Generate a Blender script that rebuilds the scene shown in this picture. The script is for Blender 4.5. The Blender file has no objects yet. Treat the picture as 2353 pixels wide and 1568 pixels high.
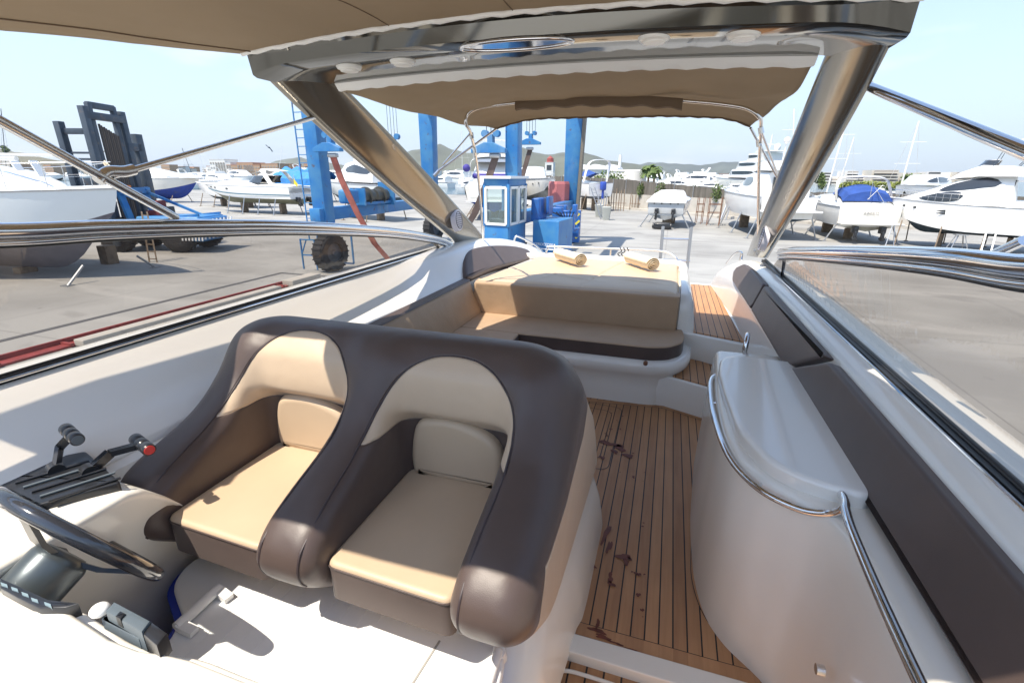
import bpy, bmesh, math, random
import numpy as np
from mathutils import Vector, Matrix
random.seed(7)
S = bpy.context.scene
COL = S.collection
PI = math.pi
# ------------------------------------------------------------------ camera
# the camera stands at the origin; +Y runs aft along the boat, +X to port, the yard is at z = GZ
GZ = -4.0
PITCH, YAW, ROLL = math.radians(19.0), math.radians(17.6), math.radians(0.4)
fw = Vector((-math.sin(YAW)*math.cos(PITCH), math.cos(YAW)*math.cos(PITCH), -math.sin(PITCH)))
r0 = Vector((math.cos(YAW), math.sin(YAW), 0)); u0 = r0.cross(fw)
rt = r0*math.cos(ROLL)+u0*math.sin(ROLL); up = u0*math.cos(ROLL)-r0*math.sin(ROLL)
cd = bpy.data.cameras.new('camera'); cam = bpy.data.objects.new('camera', cd); COL.objects.link(cam)
M3 = Matrix((rt, up, -fw)).transposed()
cam.matrix_world = M3.to_4x4()
cd.sensor_width = 36.0; cd.lens = 1098/2352*36; cd.clip_start = 0.02; cd.clip_end = 20000
S.camera = cam
# surveying helpers: turn a measured direction into a point on a known plane
def ray(x, y): return fw*1098 + rt*(x-1176) - up*(y-784)
def ZP(x, y, z): d = ray(x, y); return d*(z/d.z)
def YP(x, y, v): d = ray(x, y); return d*(v/d.y)
def XP(x, y, v): d = ray(x, y); return d*(v/d.x)
# ------------------------------------------------------------------ sky and sun
LDIR = Vector((.32, .42, -1.0)).normalized()      # the way the light travels
w = bpy.data.worlds.new('World'); S.world = w; w.use_nodes = True
nt = w.node_tree; bg = nt.nodes['Background']
sky = nt.nodes.new('ShaderNodeTexSky'); sky.sky_type = 'NISHITA'; sky.sun_disc = False
sky.sun_elevation = math.asin(-LDIR.z)
sky.sun_rotation = math.atan2(-LDIR.x, -LDIR.y) % (2*PI)
sky.air_density = 1.0; sky.dust_density = 0.35; sky.ozone_density = 2.2; sky.altitude = 0
# pale summer haze towards the horizon, faint wisps of cloud
def wn(t, **k):
    q = nt.nodes.new(t)
    for a, b in k.items(): setattr(q, a, b)
    return q
tcw = wn('ShaderNodeTexCoord'); sx = wn('ShaderNodeSeparateXYZ'); nt.links.new(tcw.outputs['Generated'], sx.inputs[0])
mrw = wn('ShaderNodeMapRange'); mrw.inputs[1].default_value = 0; mrw.inputs[2].default_value = .42; mrw.inputs[3].default_value = .95; mrw.inputs[4].default_value = .08; nt.links.new(sx.outputs[2], mrw.inputs[0])
mw = wn('ShaderNodeMix', data_type='RGBA'); mw.inputs[7].default_value = (1.85, 2.4, 3.2, 1); nt.links.new(mrw.outputs[0], mw.inputs[0]); nt.links.new(sky.outputs[0], mw.inputs[6])
mpw = wn('ShaderNodeMapping'); mpw.inputs['Scale'].default_value = (1.5, 1.5, 5); nt.links.new(tcw.outputs['Generated'], mpw.inputs[0])
nzw = wn('ShaderNodeTexNoise'); nzw.inputs['Scale'].default_value = 3.2; nzw.inputs['Detail'].default_value = 7; nt.links.new(mpw.outputs[0], nzw.inputs[0])
cw = wn('ShaderNodeMapRange'); cw.inputs[1].default_value = .60; cw.inputs[2].default_value = .80; cw.inputs[4].default_value = .45; nt.links.new(nzw.outputs[0], cw.inputs[0])
mw2 = wn('ShaderNodeMix', data_type='RGBA'); mw2.inputs[7].default_value = (4.0, 4.2, 4.4, 1); nt.links.new(cw.outputs[0], mw2.inputs[0]); nt.links.new(mw.outputs[2], mw2.inputs[6])
nt.links.new(mw2.outputs[2], bg.inputs[0]); bg.inputs[1].default_value = 0.12
sl = bpy.data.lights.new('sun', 'SUN'); so = bpy.data.objects.new('sun', sl); COL.objects.link(so)
sl.energy = 2.45; sl.angle = math.radians(.5); sl.color = (1, .955, .88)
so.rotation_euler = LDIR.to_track_quat('-Z', 'Y').to_euler()
S.view_settings.view_transform = 'Standard'; S.view_settings.look = 'None'
S.view_settings.exposure = 1.5; S.view_settings.use_white_balance = True; S.view_settings.white_balance_temperature = 7050; S.view_settings.gamma = 1
S.render.engine = 'CYCLES'
S.cycles.max_bounces = 10; S.cycles.transparent_max_bounces = 24

# ------------------------------------------------------------------ materials
def mat(name, col, rough=.5, metal=0, coat=0, noise=0, nscale=8, bump=0, bscale=120, spec=.5, sheen=0, var=None, stretch=(1,1,1), bdist=.01):
    m = bpy.data.materials.new(name); m.use_nodes = True
    n = m.node_tree.nodes; l = m.node_tree.links; p = n['Principled BSDF']
    p.inputs['Base Color'].default_value = (*col, 1)
    p.inputs['Roughness'].default_value = rough; p.inputs['Metallic'].default_value = metal
    p.inputs['Coat Weight'].default_value = coat; p.inputs['Coat Roughness'].default_value = .05
    p.inputs['Specular IOR Level'].default_value = spec
    if sheen: p.inputs['Sheen Weight'].default_value = sheen
    tc = n.new('ShaderNodeTexCoord'); mp = n.new('ShaderNodeMapping'); mp.inputs['Scale'].default_value = stretch
    l.new(tc.outputs['Object'], mp.inputs[0])
    if noise:
        t = n.new('ShaderNodeTexNoise'); t.inputs['Scale'].default_value = nscale; t.inputs['Detail'].default_value = 6
        l.new(mp.outputs[0], t.inputs['Vector'])
        r = n.new('ShaderNodeMix'); r.data_type = 'RGBA'
        c2 = var if var else tuple(c*(1-noise) for c in col)
        r.inputs[6].default_value = (*col, 1); r.inputs[7].default_value = (*c2, 1)
        cr = n.new('ShaderNodeMapRange'); cr.inputs[1].default_value = .35; cr.inputs[2].default_value = .68
        l.new(t.outputs[0], cr.inputs[0]); l.new(cr.outputs[0], r.inputs[0]); l.new(r.outputs[2], p.inputs['Base Color'])
    if bump:
        t = n.new('ShaderNodeTexNoise'); t.inputs['Scale'].default_value = bscale; t.inputs['Detail'].default_value = 3
        l.new(mp.outputs[0], t.inputs['Vector'])
        b = n.new('ShaderNodeBump'); b.inputs['Strength'].default_value = bump; b.inputs['Distance'].default_value = bdist
        l.new(t.outputs[0], b.inputs['Height']); l.new(b.outputs[0], p.inputs['Normal'])
    return m
def glass(name, tint, refl=.9, haze=.0, hcol=(.5,.5,.5)):
    m = bpy.data.materials.new(name); m.use_nodes = True; n = m.node_tree.nodes; l = m.node_tree.links
    n.remove(n['Principled BSDF']); out = n['Material Output']
    tr = n.new('ShaderNodeBsdfTransparent'); tr.inputs[0].default_value = (*tint, 1)
    gl = n.new('ShaderNodeBsdfGlossy'); gl.inputs['Roughness'].default_value = .02; gl.inputs[0].default_value = (refl, refl, refl, 1)
    lw = n.new('ShaderNodeLayerWeight'); lw.inputs[0].default_value = .5; pw = n.new('ShaderNodeMath'); pw.operation = 'POWER'; pw.inputs[1].default_value = 5; l.new(lw.outputs['Facing'], pw.inputs[0])
    fr = n.new('ShaderNodeMapRange'); fr.inputs[3].default_value = .05; fr.inputs[4].default_value = .75; l.new(pw.outputs[0], fr.inputs[0])
    mx = n.new('ShaderNodeMixShader'); l.new(fr.outputs[0], mx.inputs[0]); l.new(tr.outputs[0], mx.inputs[1]); l.new(gl.outputs[0], mx.inputs[2])
    last = mx
    if haze:
        df = n.new('ShaderNodeBsdfDiffuse'); df.inputs[0].default_value = (*hcol, 1)
        m2 = n.new('ShaderNodeMixShader'); m2.inputs[0].default_value = haze
        l.new(mx.outputs[0], m2.inputs[1]); l.new(df.outputs[0], m2.inputs[2]); last = m2
    l.new(last.outputs[0], out.inputs[0]); return m
def teak(name, pitch=.052, off=0.0, axis='X', col=(.52,.275,.13), dark=(.34,.165,.075), seams=True):
    m = bpy.data.materials.new(name); m.use_nodes = True; n = m.node_tree.nodes; l = m.node_tree.links; p = n['Principled BSDF']
    tc = n.new('ShaderNodeTexCoord'); sp = n.new('ShaderNodeSeparateXYZ'); l.new(tc.outputs['Object'], sp.inputs[0])
    a = sp.outputs[0] if axis == 'X' else sp.outputs[1]
    def math_(op, x, y=None):
        k = n.new('ShaderNodeMath'); k.operation = op
        for i, v in enumerate((x, y)):
            if v is None: continue
            if isinstance(v, (int, float)): k.inputs[i].default_value = v
            else: l.new(v, k.inputs[i])
        return k.outputs[0]
    q = math_('DIVIDE', math_('ADD', a, off), pitch)
    fr = math_('FRACT', q); fl = math_('FLOOR', q)
    line = math_('MULTIPLY', math_('LESS_THAN', math_('ABSOLUTE', math_('SUBTRACT', fr, .5)), .055), 1.0)
    mp = n.new('ShaderNodeMapping'); mp.inputs['Scale'].default_value = (60, 4, 10) if axis == 'X' else (4, 60, 10)
    cmb = n.new('ShaderNodeVectorMath'); cmb.operation = 'ADD'
    cx = n.new('ShaderNodeCombineXYZ'); l.new(math_('MULTIPLY', math_('FLOOR', math_('ADD', q, .5)), 3.7), cx.inputs[1])
    l.new(tc.outputs['Object'], cmb.inputs[0]); l.new(cx.outputs[0], cmb.inputs[1]); l.new(cmb.outputs[0], mp.inputs[0])
    t = n.new('ShaderNodeTexNoise'); t.inputs['Scale'].default_value = 1.0; t.inputs['Detail'].default_value = 6; l.new(mp.outputs[0], t.inputs['Vector'])
    wn = n.new('ShaderNodeTexWhiteNoise'); wn.noise_dimensions = '1D'; l.new(math_('FLOOR', math_('ADD', q, .5)), wn.inputs['W'])
    t2 = n.new('ShaderNodeTexNoise'); t2.inputs['Scale'].default_value = 5; t2.inputs['Detail'].default_value = 4; l.new(tc.outputs['Object'], t2.inputs['Vector'])
    f = math_('ADD', math_('MULTIPLY', t.outputs[0], .75), math_('ADD', math_('MULTIPLY', wn.outputs[0], .42), math_('MULTIPLY', t2.outputs[0], .5)))
    mr = n.new('ShaderNodeMapRange'); mr.inputs[1].default_value = .45; mr.inputs[2].default_value = 1.1; l.new(f, mr.inputs[0])
    mx = n.new('ShaderNodeMix'); mx.data_type = 'RGBA'; mx.inputs[6].default_value = (*dark, 1); mx.inputs[7].default_value = (*col, 1); l.new(mr.outputs[0], mx.inputs[0])
    res = mx.outputs[2]
    if seams:
        m2 = n.new('ShaderNodeMix'); m2.data_type = 'RGBA'; m2.inputs[7].default_value = (.012,.012,.014,1)
        l.new(line, m2.inputs[0]); l.new(res, m2.inputs[6]); res = m2.outputs[2]
    l.new(res, p.inputs['Base Color']); p.inputs['Roughness'].default_value = .55
    b = n.new('ShaderNodeBump'); b.inputs['Strength'].default_value = .15; b.inputs['Distance'].default_value = .004
    l.new(t.outputs[0], b.inputs['Height']); l.new(b.outputs[0], p.inputs['Normal'])
    return m

GEL = mat('gelcoat', (.86,.835,.775), .20, coat=.5, noise=.03, nscale=2, bump=.005, bscale=2.2, bdist=.02)
GELW = mat('gelcoat_cream', (.86,.82,.735), .22, coat=.5, bump=.02, bscale=2, bdist=.03, noise=.05, nscale=3)
NONSKID = mat('nonskid_white', (.80,.79,.76), .6, bump=.3, bscale=500, bdist=.002)
BROWN = mat('brown_leather', (.088,.058,.049), .45, bump=.25, bscale=420, bdist=.0015, noise=.18, nscale=6, sheen=.1)
TAN = mat('tan_leather', (.56,.42,.285), .48, bump=.25, bscale=420, bdist=.0015, noise=.07, nscale=5)
TANC = mat('tan_cushion', (.47,.325,.21), .55, bump=.5, bscale=9, bdist=.012, noise=.08, nscale=7)
CANVAS = mat('canvas_tan', (.33,.25,.165), .9, bump=.5, bscale=5, bdist=.02, noise=.14, nscale=3, stretch=(1,.6,1))
def translucent(m, f, tint):
    n = m.node_tree.nodes; l = m.node_tree.links; p = n['Principled BSDF']; t = n.new('ShaderNodeBsdfTranslucent'); t.inputs[0].default_value = (*tint, 1)
    x = n.new('ShaderNodeMixShader'); x.inputs[0].default_value = f; l.new(p.outputs[0], x.inputs[1]); l.new(t.outputs[0], x.inputs[2]); l.new(x.outputs[0], n['Material Output'].inputs[0])
translucent(CANVAS, .20, (.66,.54,.40))
CANVASD = mat('canvas_brown', (.16,.11,.07), .9, bump=.3, bscale=300, bdist=.001)
STEEL = mat('stainless', (.72,.72,.73), .07, metal=1)
STEELW = mat('stainless_satin', (.75,.73,.70), .22, metal=1)
ARCHM = mat('arch_metallic', (.26,.235,.195), .17, metal=.8, coat=.25, noise=.05, nscale=1.5)
BEAMM = mat('beam_metallic', (.12,.115,.10), .07, metal=.85, coat=.5, noise=.05, nscale=1.5)
BLACK = mat('black_rubber', (.012,.013,.015), .35)
BLACKP = mat('black_plastic', (.018,.019,.022), .3, coat=.3)
GREYP = mat('grey_plastic', (.10,.125,.14), .4)
CREAMSTRIP = mat('white_vinyl', (.90,.885,.84), .5)
PLW = mat('white_plastic', (.85,.85,.84), .35, noise=.02, nscale=4)
PLB = mat('blue_plastic', (.012,.045,.42), .35)
LAMPW = mat('lamp_white', (.92,.90,.84), .3)
RED = mat('red_plastic', (.6,.03,.03), .35)
TOWEL = mat('towel_cream', (.80,.67,.48), .95, bump=.7, bscale=260, bdist=.003)
TEAK = teak('teak_deck'); TEAKP = teak('teak_plain', seams=False)
WINE = mat('wine_stain', (.17,.045,.022), .5, noise=.3, nscale=30)
WGLASS = glass('tinted_glass', (.66,.62,.575), .8, haze=.06, hcol=(.45,.42,.42))
# yard materials
BLUEM = mat('lift_blue', (.012,.15,.40), .45, noise=.25, nscale=1.6, var=(.05,.21,.40), bump=.15, bscale=3, bdist=.02)
BLUED = mat('lift_blue_dark', (.015,.12,.40), .4, noise=.2, nscale=2)
DGREY = mat('mast_grey', (.055,.075,.10), .5, noise=.3, nscale=2)
TYRE = mat('tyre', (.03,.03,.033), .85, noise=.3, nscale=5)
STRAP = mat('strap_red', (.42,.13,.10), .85, noise=.35, nscale=3)
STRAPD = mat('strap_brown', (.12,.085,.075), .85, noise=.3, nscale=3)
WHITEP = mat('boat_white', (.80,.80,.78), .22, coat=.3, noise=.05, nscale=.7)
CREAMP = mat('boat_cream', (.74,.71,.64), .25, coat=.3, noise=.05, nscale=.7)
HULLG = mat('boat_pale_grey', (.60,.635,.64), .12, coat=.8, noise=.04, nscale=.5)
ANTIB = mat('antifoul_blue', (.02,.06,.33), .7, noise=.3, nscale=2)
ANTID = mat('antifoul_dark', (.03,.055,.075), .75, noise=.4, nscale=1.5)
ANTIG = mat('antifoul_grey', (.33,.35,.36), .75, noise=.35, nscale=1.5)
WIN = mat('window_dark', (.025,.03,.035), .06, coat=1)
COVB = mat('cover_blue', (.025,.085,.33), .8, bump=.6, bscale=4, bdist=.06, noise=.3, nscale=2)
TARP = mat('tarp_bright_blue', (.03,.24,.62), .5, bump=.8, bscale=2, bdist=.15, noise=.3, nscale=1)
COVP = mat('cover_purple', (.06,.05,.26), .8)
WOOD = mat('prop_wood', (.27,.20,.14), .85, noise=.4, nscale=5)
RUST = mat('rusty_steel', (.25,.12,.07), .8, noise=.4, nscale=6)
REDM = mat('rail_red', (.33,.05,.045), .6, noise=.3, nscale=4)
GALV = mat('galvanised', (.42,.43,.44), .35, metal=.7)
CONC = mat('concrete_wall', (.50,.47,.42), .9, noise=.22, nscale=.8, bump=.2, bscale=6)
FENCEM = mat('reed_fence', (.155,.14,.12), .95, noise=.45, nscale=3, stretch=(1,1,.12))
CARW = mat('car_white', (.80,.80,.80), .2, coat=1)
CARR = mat('car_red', (.55,.03,.02), .2, coat=1)
APT = mat('render_cream', (.62,.57,.49), .9, noise=.1, nscale=.1)
APTW = mat('render_white', (.74,.72,.68), .9, noise=.1, nscale=.1)
APTD = mat('facade_window', (.30,.27,.24), .5)  # even grey-brown of the distant windows
TERRA = mat('render_ochre', (.50,.32,.20), .9, noise=.2, nscale=.1)
ROOFW = mat('roof_white', (.78,.77,.75), .6)
LEAF = mat('leaf_green', (.12,.18,.045), .7, noise=.5, nscale=1.5)
LEAFY = mat('leaf_yellow_green', (.26,.30,.06), .7, noise=.5, nscale=1.5)
PALMT = mat('palm_trunk', (.30,.21,.13), .9, noise=.4, nscale=4)
HATCH = mat('stripes_white', (.75,.75,.75), .5)
YEL = mat('hazard_yellow', (.65,.55,.05), .5)

def dirt(m, col, scale, lo, hi, amt, st=(1,1,1)):
    n = m.node_tree.nodes; l = m.node_tree.links; p = n['Principled BSDF']; i = p.inputs['Base Color']
    tc = n.new('ShaderNodeTexCoord'); mp = n.new('ShaderNodeMapping'); mp.inputs['Scale'].default_value = st; l.new(tc.outputs['Object'], mp.inputs[0])
    t = n.new('ShaderNodeTexNoise'); t.inputs['Scale'].default_value = scale; t.inputs['Detail'].default_value = 9; t.inputs['Roughness'].default_value = .62; l.new(mp.outputs[0], t.inputs[0])
    r = n.new('ShaderNodeMapRange'); r.inputs[1].default_value = lo; r.inputs[2].default_value = hi; r.inputs[4].default_value = amt; l.new(t.outputs[0], r.inputs[0])
    k = n.new('ShaderNodeMix'); k.data_type = 'RGBA'; k.inputs[7].default_value = (*col, 1)
    if i.is_linked: l.new(i.links[0].from_socket, k.inputs[6])
    else: k.inputs[6].default_value = i.default_value
    l.new(r.outputs[0], k.inputs[0]); l.new(k.outputs[2], i)
dirt(BLUEM, (.10,.05,.03), 3.5, .60, .68, .75); dirt(BLUEM, (.22,.33,.42), 1.2, .55, .75, .6, (1,1,.3)); dirt(BLUED, (.06,.04,.03), 4, .56, .66, .8)
dirt(WHITEP, (.52,.50,.44), .8, .55, .8, .5, (1,1,.35)); dirt(CREAMP, (.50,.46,.38), .8, .55, .8, .5, (1,1,.35)); dirt(CONC, (.22,.20,.17), 1.2, .55, .72, .7, (1,1,.3)); dirt(ANTID, (.20,.20,.17), 2, .55, .7, .6); dirt(ANTIG, (.15,.15,.14), 2, .55, .7, .6); dirt(ANTIB, (.10,.12,.2), 2, .55, .7, .6)
dirt(DGREY, (.14,.10,.08), 3, .58, .68, .6); dirt(TEAK, (.26,.17,.10), 2, .5, .75, .4)
# ------------------------------------------------------------------ mesh helpers
def link(o, parent=None):
    COL.objects.link(o)
    if parent is not None: o.parent = parent
    return o
def tag(o, label=None, cat=None, group=None, kind=None):
    if label: o['label'] = label
    if cat: o['category'] = cat
    if group: o['group'] = group
    if kind: o['kind'] = kind
    return o
class MB:
    def __init__(s): s.v = []; s.f = []; s.mi = []; s.m = 0
    def add(s, vs, fs):
        b = len(s.v); s.v += [tuple(v) for v in vs]; s.f += [tuple(b+i for i in f) for f in fs]; s.mi += [s.m]*len(fs); return s
    def build(s, name, mats, parent=None, smooth=35, bevel=0, bseg=2, subd=0, normals=True, loc=None):
        me = bpy.data.meshes.new(name); me.from_pydata(s.v, [], s.f)
        if not isinstance(mats, (list, tuple)): mats = [mats]
        for m in mats: me.materials.append(m)
        if len(mats) > 1: me.polygons.foreach_set('material_index', s.mi)
        if normals:
            bm = bmesh.new(); bm.from_mesh(me)
            if bevel:
                bmesh.ops.remove_doubles(bm, verts=bm.verts, dist=1e-5)
                bmesh.ops.recalc_face_normals(bm, faces=bm.faces)
                ed = [e for e in bm.edges if len(e.link_faces) == 2 and e.calc_face_angle(0) > math.radians(30)]
                bmesh.ops.bevel(bm, geom=ed, offset=bevel, segments=bseg, profile=.5, affect='EDGES', clamp_overlap=True)
            bmesh.ops.recalc_face_normals(bm, faces=bm.faces); bm.to_mesh(me); bm.free()
        if smooth:
            me.polygons.foreach_set('use_smooth', [True]*len(me.polygons)); me.set_sharp_from_angle(angle=math.radians(smooth))
        o = bpy.data.objects.new(name, me); link(o, parent)
        if subd:
            k = o.modifiers.new('s', 'SUBSURF'); k.levels = subd; k.render_levels = subd
        if loc: o.location = loc
        return o
    def box(s, c, d, rz=0, M=None):
        x, y, z = d[0]/2, d[1]/2, d[2]/2
        R = M if M is not None else Matrix.Rotation(rz, 3, 'Z')
        vs = [Vector(c)+R@Vector((a*x, b*y, e*z)) for a in (-1,1) for b in (-1,1) for e in (-1,1)]
        return s.add(vs, [(0,1,3,2),(4,6,7,5),(0,4,5,1),(2,3,7,6),(0,2,6,4),(1,5,7,3)])
    def bar(s, a, b, w, h=None, upv=(0,0,1)):
        a = Vector(a); b = Vector(b); h = h or w; d = (b-a).normalized(); u = Vector(upv)
        if abs(d.dot(u)) > .98: u = Vector((1,0,0))
        x = d.cross(u).normalized(); z = x.cross(d)
        vs = [p+x*(i*w/2)+z*(j*h/2) for p in (a, b) for i, j in ((-1,-1),(1,-1),(1,1),(-1,1))]
        return s.add(vs, [(3,2,1,0),(4,5,6,7),(0,1,5,4),(1,2,6,5),(2,3,7,6),(3,0,4,7)])
    def tube(s, pts, r, n=10, closed=False, caps=True):
        P = [Vector(p) for p in pts]; k = len(P); rr = r if isinstance(r, (list, tuple)) else [r]*k
        T = []
        for i in range(k):
            a = P[(i-1) % k] if (closed or i > 0) else P[i]; b = P[(i+1) % k] if (closed or i < k-1) else P[i]
            t = (b-a); T.append(t.normalized() if t.length > 1e-9 else Vector((0,0,1)))
        u = Vector((0,0,1)) if abs(T[0].z) < .9 else Vector((1,0,0)); N = (u-T[0]*u.dot(T[0])).normalized(); vs = []
        for i in range(k):
            N = (N-T[i]*N.dot(T[i])).normalized(); B = T[i].cross(N)
            vs += [P[i]+(N*math.cos(2*PI*j/n)+B*math.sin(2*PI*j/n))*rr[i] for j in range(n)]
        fs = []
        for i in range(k if closed else k-1):
            a = i*n; b = ((i+1) % k)*n
            fs += [(a+j, a+(j+1) % n, b+(j+1) % n, b+j) for j in range(n)]
        if caps and not closed: fs += [tuple(range(n-1, -1, -1)), tuple((k-1)*n+j for j in range(n))]
        return s.add(vs, fs)
    def loft(s, rings, closed=True, caps=True):
        n = len(rings[0]); vs = [p for r in rings for p in r]; fs = []
        for i in range(len(rings)-1):
            for j in range(n if closed else n-1):
                k = (j+1) % n; fs.append((i*n+j, i*n+k, (i+1)*n+k, (i+1)*n+j))
        if caps and closed: fs += [tuple(range(n-1, -1, -1)), tuple((len(rings)-1)*n+j for j in range(n))]
        return s.add(vs, fs)
    def slab(s, out, O, U, V, th, bev=0, seg=3):
        """outline out (2D list) on plane O,U,V, grown by th along the normal, with rounded top rim"""
        O = Vector(O); U = Vector(U).normalized(); V = Vector(V); V = (V-U*V.dot(U)).normalized(); N = U.cross(V)
        n = len(out); area = sum(out[i][0]*out[(i+1) % n][1]-out[(i+1) % n][0]*out[i][1] for i in range(n))
        if area < 0: out = out[::-1]
        def inset(d):
            res = []
            for i in range(n):
                a = Vector(out[i-1]); b = Vector(out[i]); c = Vector(out[(i+1) % n])
                e1 = (b-a).normalized(); e2 = (c-b).normalized(); n1 = Vector((-e1.y, e1.x)); n2 = Vector((-e2.y, e2.x))
                h = n1+n2; h = h/max(.35, h.dot(n1)) if h.length > 1e-6 else n1
                res.append(b+h*d)
            return res
        rings = [[O+U*p[0]+V*p[1] for p in out]]
        if bev:
            for i in range(seg+1):
                a = i/seg*PI/2; q = inset(bev*(1-math.cos(a)))
                rings.append([O+U*p[0]+V*p[1]+N*(th-bev+bev*math.sin(a)) for p in q])
            if i == seg: rings.append([O+U*p[0]+V*p[1]+N*th for p in inset(bev+.005)])
        else: rings.append([O+U*p[0]+V*p[1]+N*th for p in out])
        return s.loft(rings)
    def prism(s, out, z0, z1, bev=0, seg=3): return s.slab(out, (0,0,z0), (1,0,0), (0,1,0), z1-z0, bev, seg)
    def rbox(s, c, d, r=.02, rz=0, seg=3, M=None):
        bm = bmesh.new(); bmesh.ops.create_cube(bm, size=1)
        for v in bm.verts: v.co = Vector((v.co.x*d[0], v.co.y*d[1], v.co.z*d[2]))
        bmesh.ops.bevel(bm, geom=bm.edges[:], offset=min(r, min(d)*.49), segments=seg, profile=.5, affect='EDGES')
        R = M if M is not None else Matrix.Rotation(rz, 3, 'Z'); bm.verts.index_update()
        s.add([Vector(c)+R@v.co for v in bm.verts], [[v.index for v in f.verts] for f in bm.faces]); bm.free(); return s
    def disc(s, c, ax, r, th, n=24, r2=None):
        ax = Vector(ax).normalized(); c = Vector(c); return s.tube([c, c+ax*th], [r, r2 if r2 else r], n)
    def ball(s, c, r, n=10, sc=(1,1,1)):
        bm = bmesh.new(); bmesh.ops.create_uvsphere(bm, u_segments=n*2, v_segments=n, radius=r); bm.verts.index_update()
        s.add([Vector(c)+Vector((v.co.x*sc[0], v.co.y*sc[1], v.co.z*sc[2])) for v in bm.verts], [[v.index for v in f.verts] for f in bm.faces]); bm.free(); return s
def crm(pts, k=6, closed=False):
    P = [Vector(p) for p in pts]; n = len(P); out = []
    for i in range(n if closed else n-1):
        a = P[(i-1) % n] if (closed or i > 0) else P[0]*2-P[1]; b = P[i]; c = P[(i+1) % n]; d = P[(i+2) % n] if (closed or i < n-2) else P[-1]*2-P[-2]
        for j in range(k):
            t = j/k; out.append(.5*((2*b)+(c-a)*t+(2*a-5*b+4*c-d)*t*t+(3*b-a-3*c+d)*t**3))
    if not closed: out.append(P[-1])
    return out
def rounded(poly, r, k=5):
    """round the corners of a 2D/3D polygon; r may be a list"""
    n = len(poly); out = []
    for i in range(n):
        rr = r[i] if isinstance(r, (list, tuple)) else r
        a = Vector(poly[i-1]); b = Vector(poly[i]); c = Vector(poly[(i+1) % n])
        if rr <= 0: out.append(b); continue
        d1 = (a-b); d2 = (c-b); q = min(rr, d1.length*.45, d2.length*.45); p1 = b+d1.normalized()*q; p2 = b+d2.normalized()*q
        out += [p1*(1-t)**2+b*2*t*(1-t)+p2*t*t for t in [j/k for j in range(k+1)]]
    return out
def empty(name, loc=(0,0,0), rz=0, parent=None):
    o = bpy.data.objects.new(name, None); o.location = loc; o.rotation_euler = (0,0,rz); o.empty_display_size = .2; return link(o, parent)
def copy_tree(o, parent=None):
    c = o.copy(); COL.objects.link(c); c.parent = parent
    for ch in list(o.children): copy_tree(ch, c)
    return c
def text(txt, size, M, m, name='lettering', parent=None, ext=.002, align='CENTER', shear=0):
    cu = bpy.data.curves.new(name, 'FONT'); cu.body = txt; cu.size = size; cu.extrude = ext; cu.align_x = align; cu.align_y = 'CENTER'; cu.shear = shear
    t = bpy.data.objects.new('tmp', cu); COL.objects.link(t); dg = bpy.context.evaluated_depsgraph_get(); dg.update()
    me = bpy.data.meshes.new_from_object(t.evaluated_get(dg)); COL.objects.unlink(t); bpy.data.objects.remove(t)
    me.name = name; me.materials.clear(); me.materials.append(m); me.transform(M)
    o = bpy.data.objects.new(name, me); link(o, parent); return o
def frame(o, x, y):
    x = Vector(x).normalized(); y = Vector(y); y = (y-x*y.dot(x)).normalized(); z = x.cross(y)
    m = Matrix((x, y, z)).transposed().to_4x4(); m.translation = Vector(o); return m
# =================================================================== OUR BOAT
boat = tag(empty('motor_boat', (0,0,0)), 'white open sports cruiser seen from its own helm, with taupe arch and teak cockpit', 'motor boat')
# ---- starboard coaming: one lofted moulding from helm to stern
def V3s(y, l): return [Vector((x, y, z)) for x, z in l]
s0 = [(-1.62,-1.66),(-1.66,-1.2),(-1.70,-.93),(-1.735,-.885),(-1.86,-.825),(-2.00,-.748),(-2.08,-.70),(-2.14,-.678),(-2.24,-.675),(-2.33,-.70),(-2.40,-.80)]
s1 = [(-1.62,-1.66),(-1.66,-1.2),(-1.70,-.94),(-1.722,-.88),(-1.80,-.77),(-1.86,-.70),(-1.94,-.665),(-2.04,-.655),(-2.20,-.668),(-2.30,-.70),(-2.38,-.80)]
s2 = [(-1.60,-1.66),(-1.62,-1.2),(-1.655,-.94),(-1.675,-.885),(-1.76,-.76),(-1.83,-.70),(-1.90,-.66),(-2.00,-.65),(-2.15,-.665),(-2.26,-.70),(-2.34,-.80)]
s3 = [(-1.52,-1.66),(-1.54,-1.2),(-1.57,-.94),(-1.59,-.885),(-1.67,-.79),(-1.74,-.735),(-1.82,-.70),(-1.93,-.695),(-2.06,-.71),(-2.18,-.75),(-2.28,-.86)]
s4 = [(-1.42,-1.66),(-1.44,-1.25),(-1.47,-1.0),(-1.49,-.96),(-1.54,-.90),(-1.59,-.86),(-1.66,-.84),(-1.75,-.84),(-1.88,-.87),(-2.02,-.93),(-2.12,-1.0)]
s5 = [(-1.34,-1.66),(-1.36,-1.35),(-1.38,-1.15),(-1.40,-1.10),(-1.44,-1.06),(-1.50,-1.03),(-1.57,-1.02),(-1.65,-1.02),(-1.75,-1.05),(-1.86,-1.12),(-1.94,-1.2)]
rings = []
ky = [(-1.2,s0),(1.0,s0),(2.4,s0),(3.5,s0),(4.2,s1),(4.8,s2),(5.45,s3),(6.0,s4),(6.35,s5)]
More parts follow.
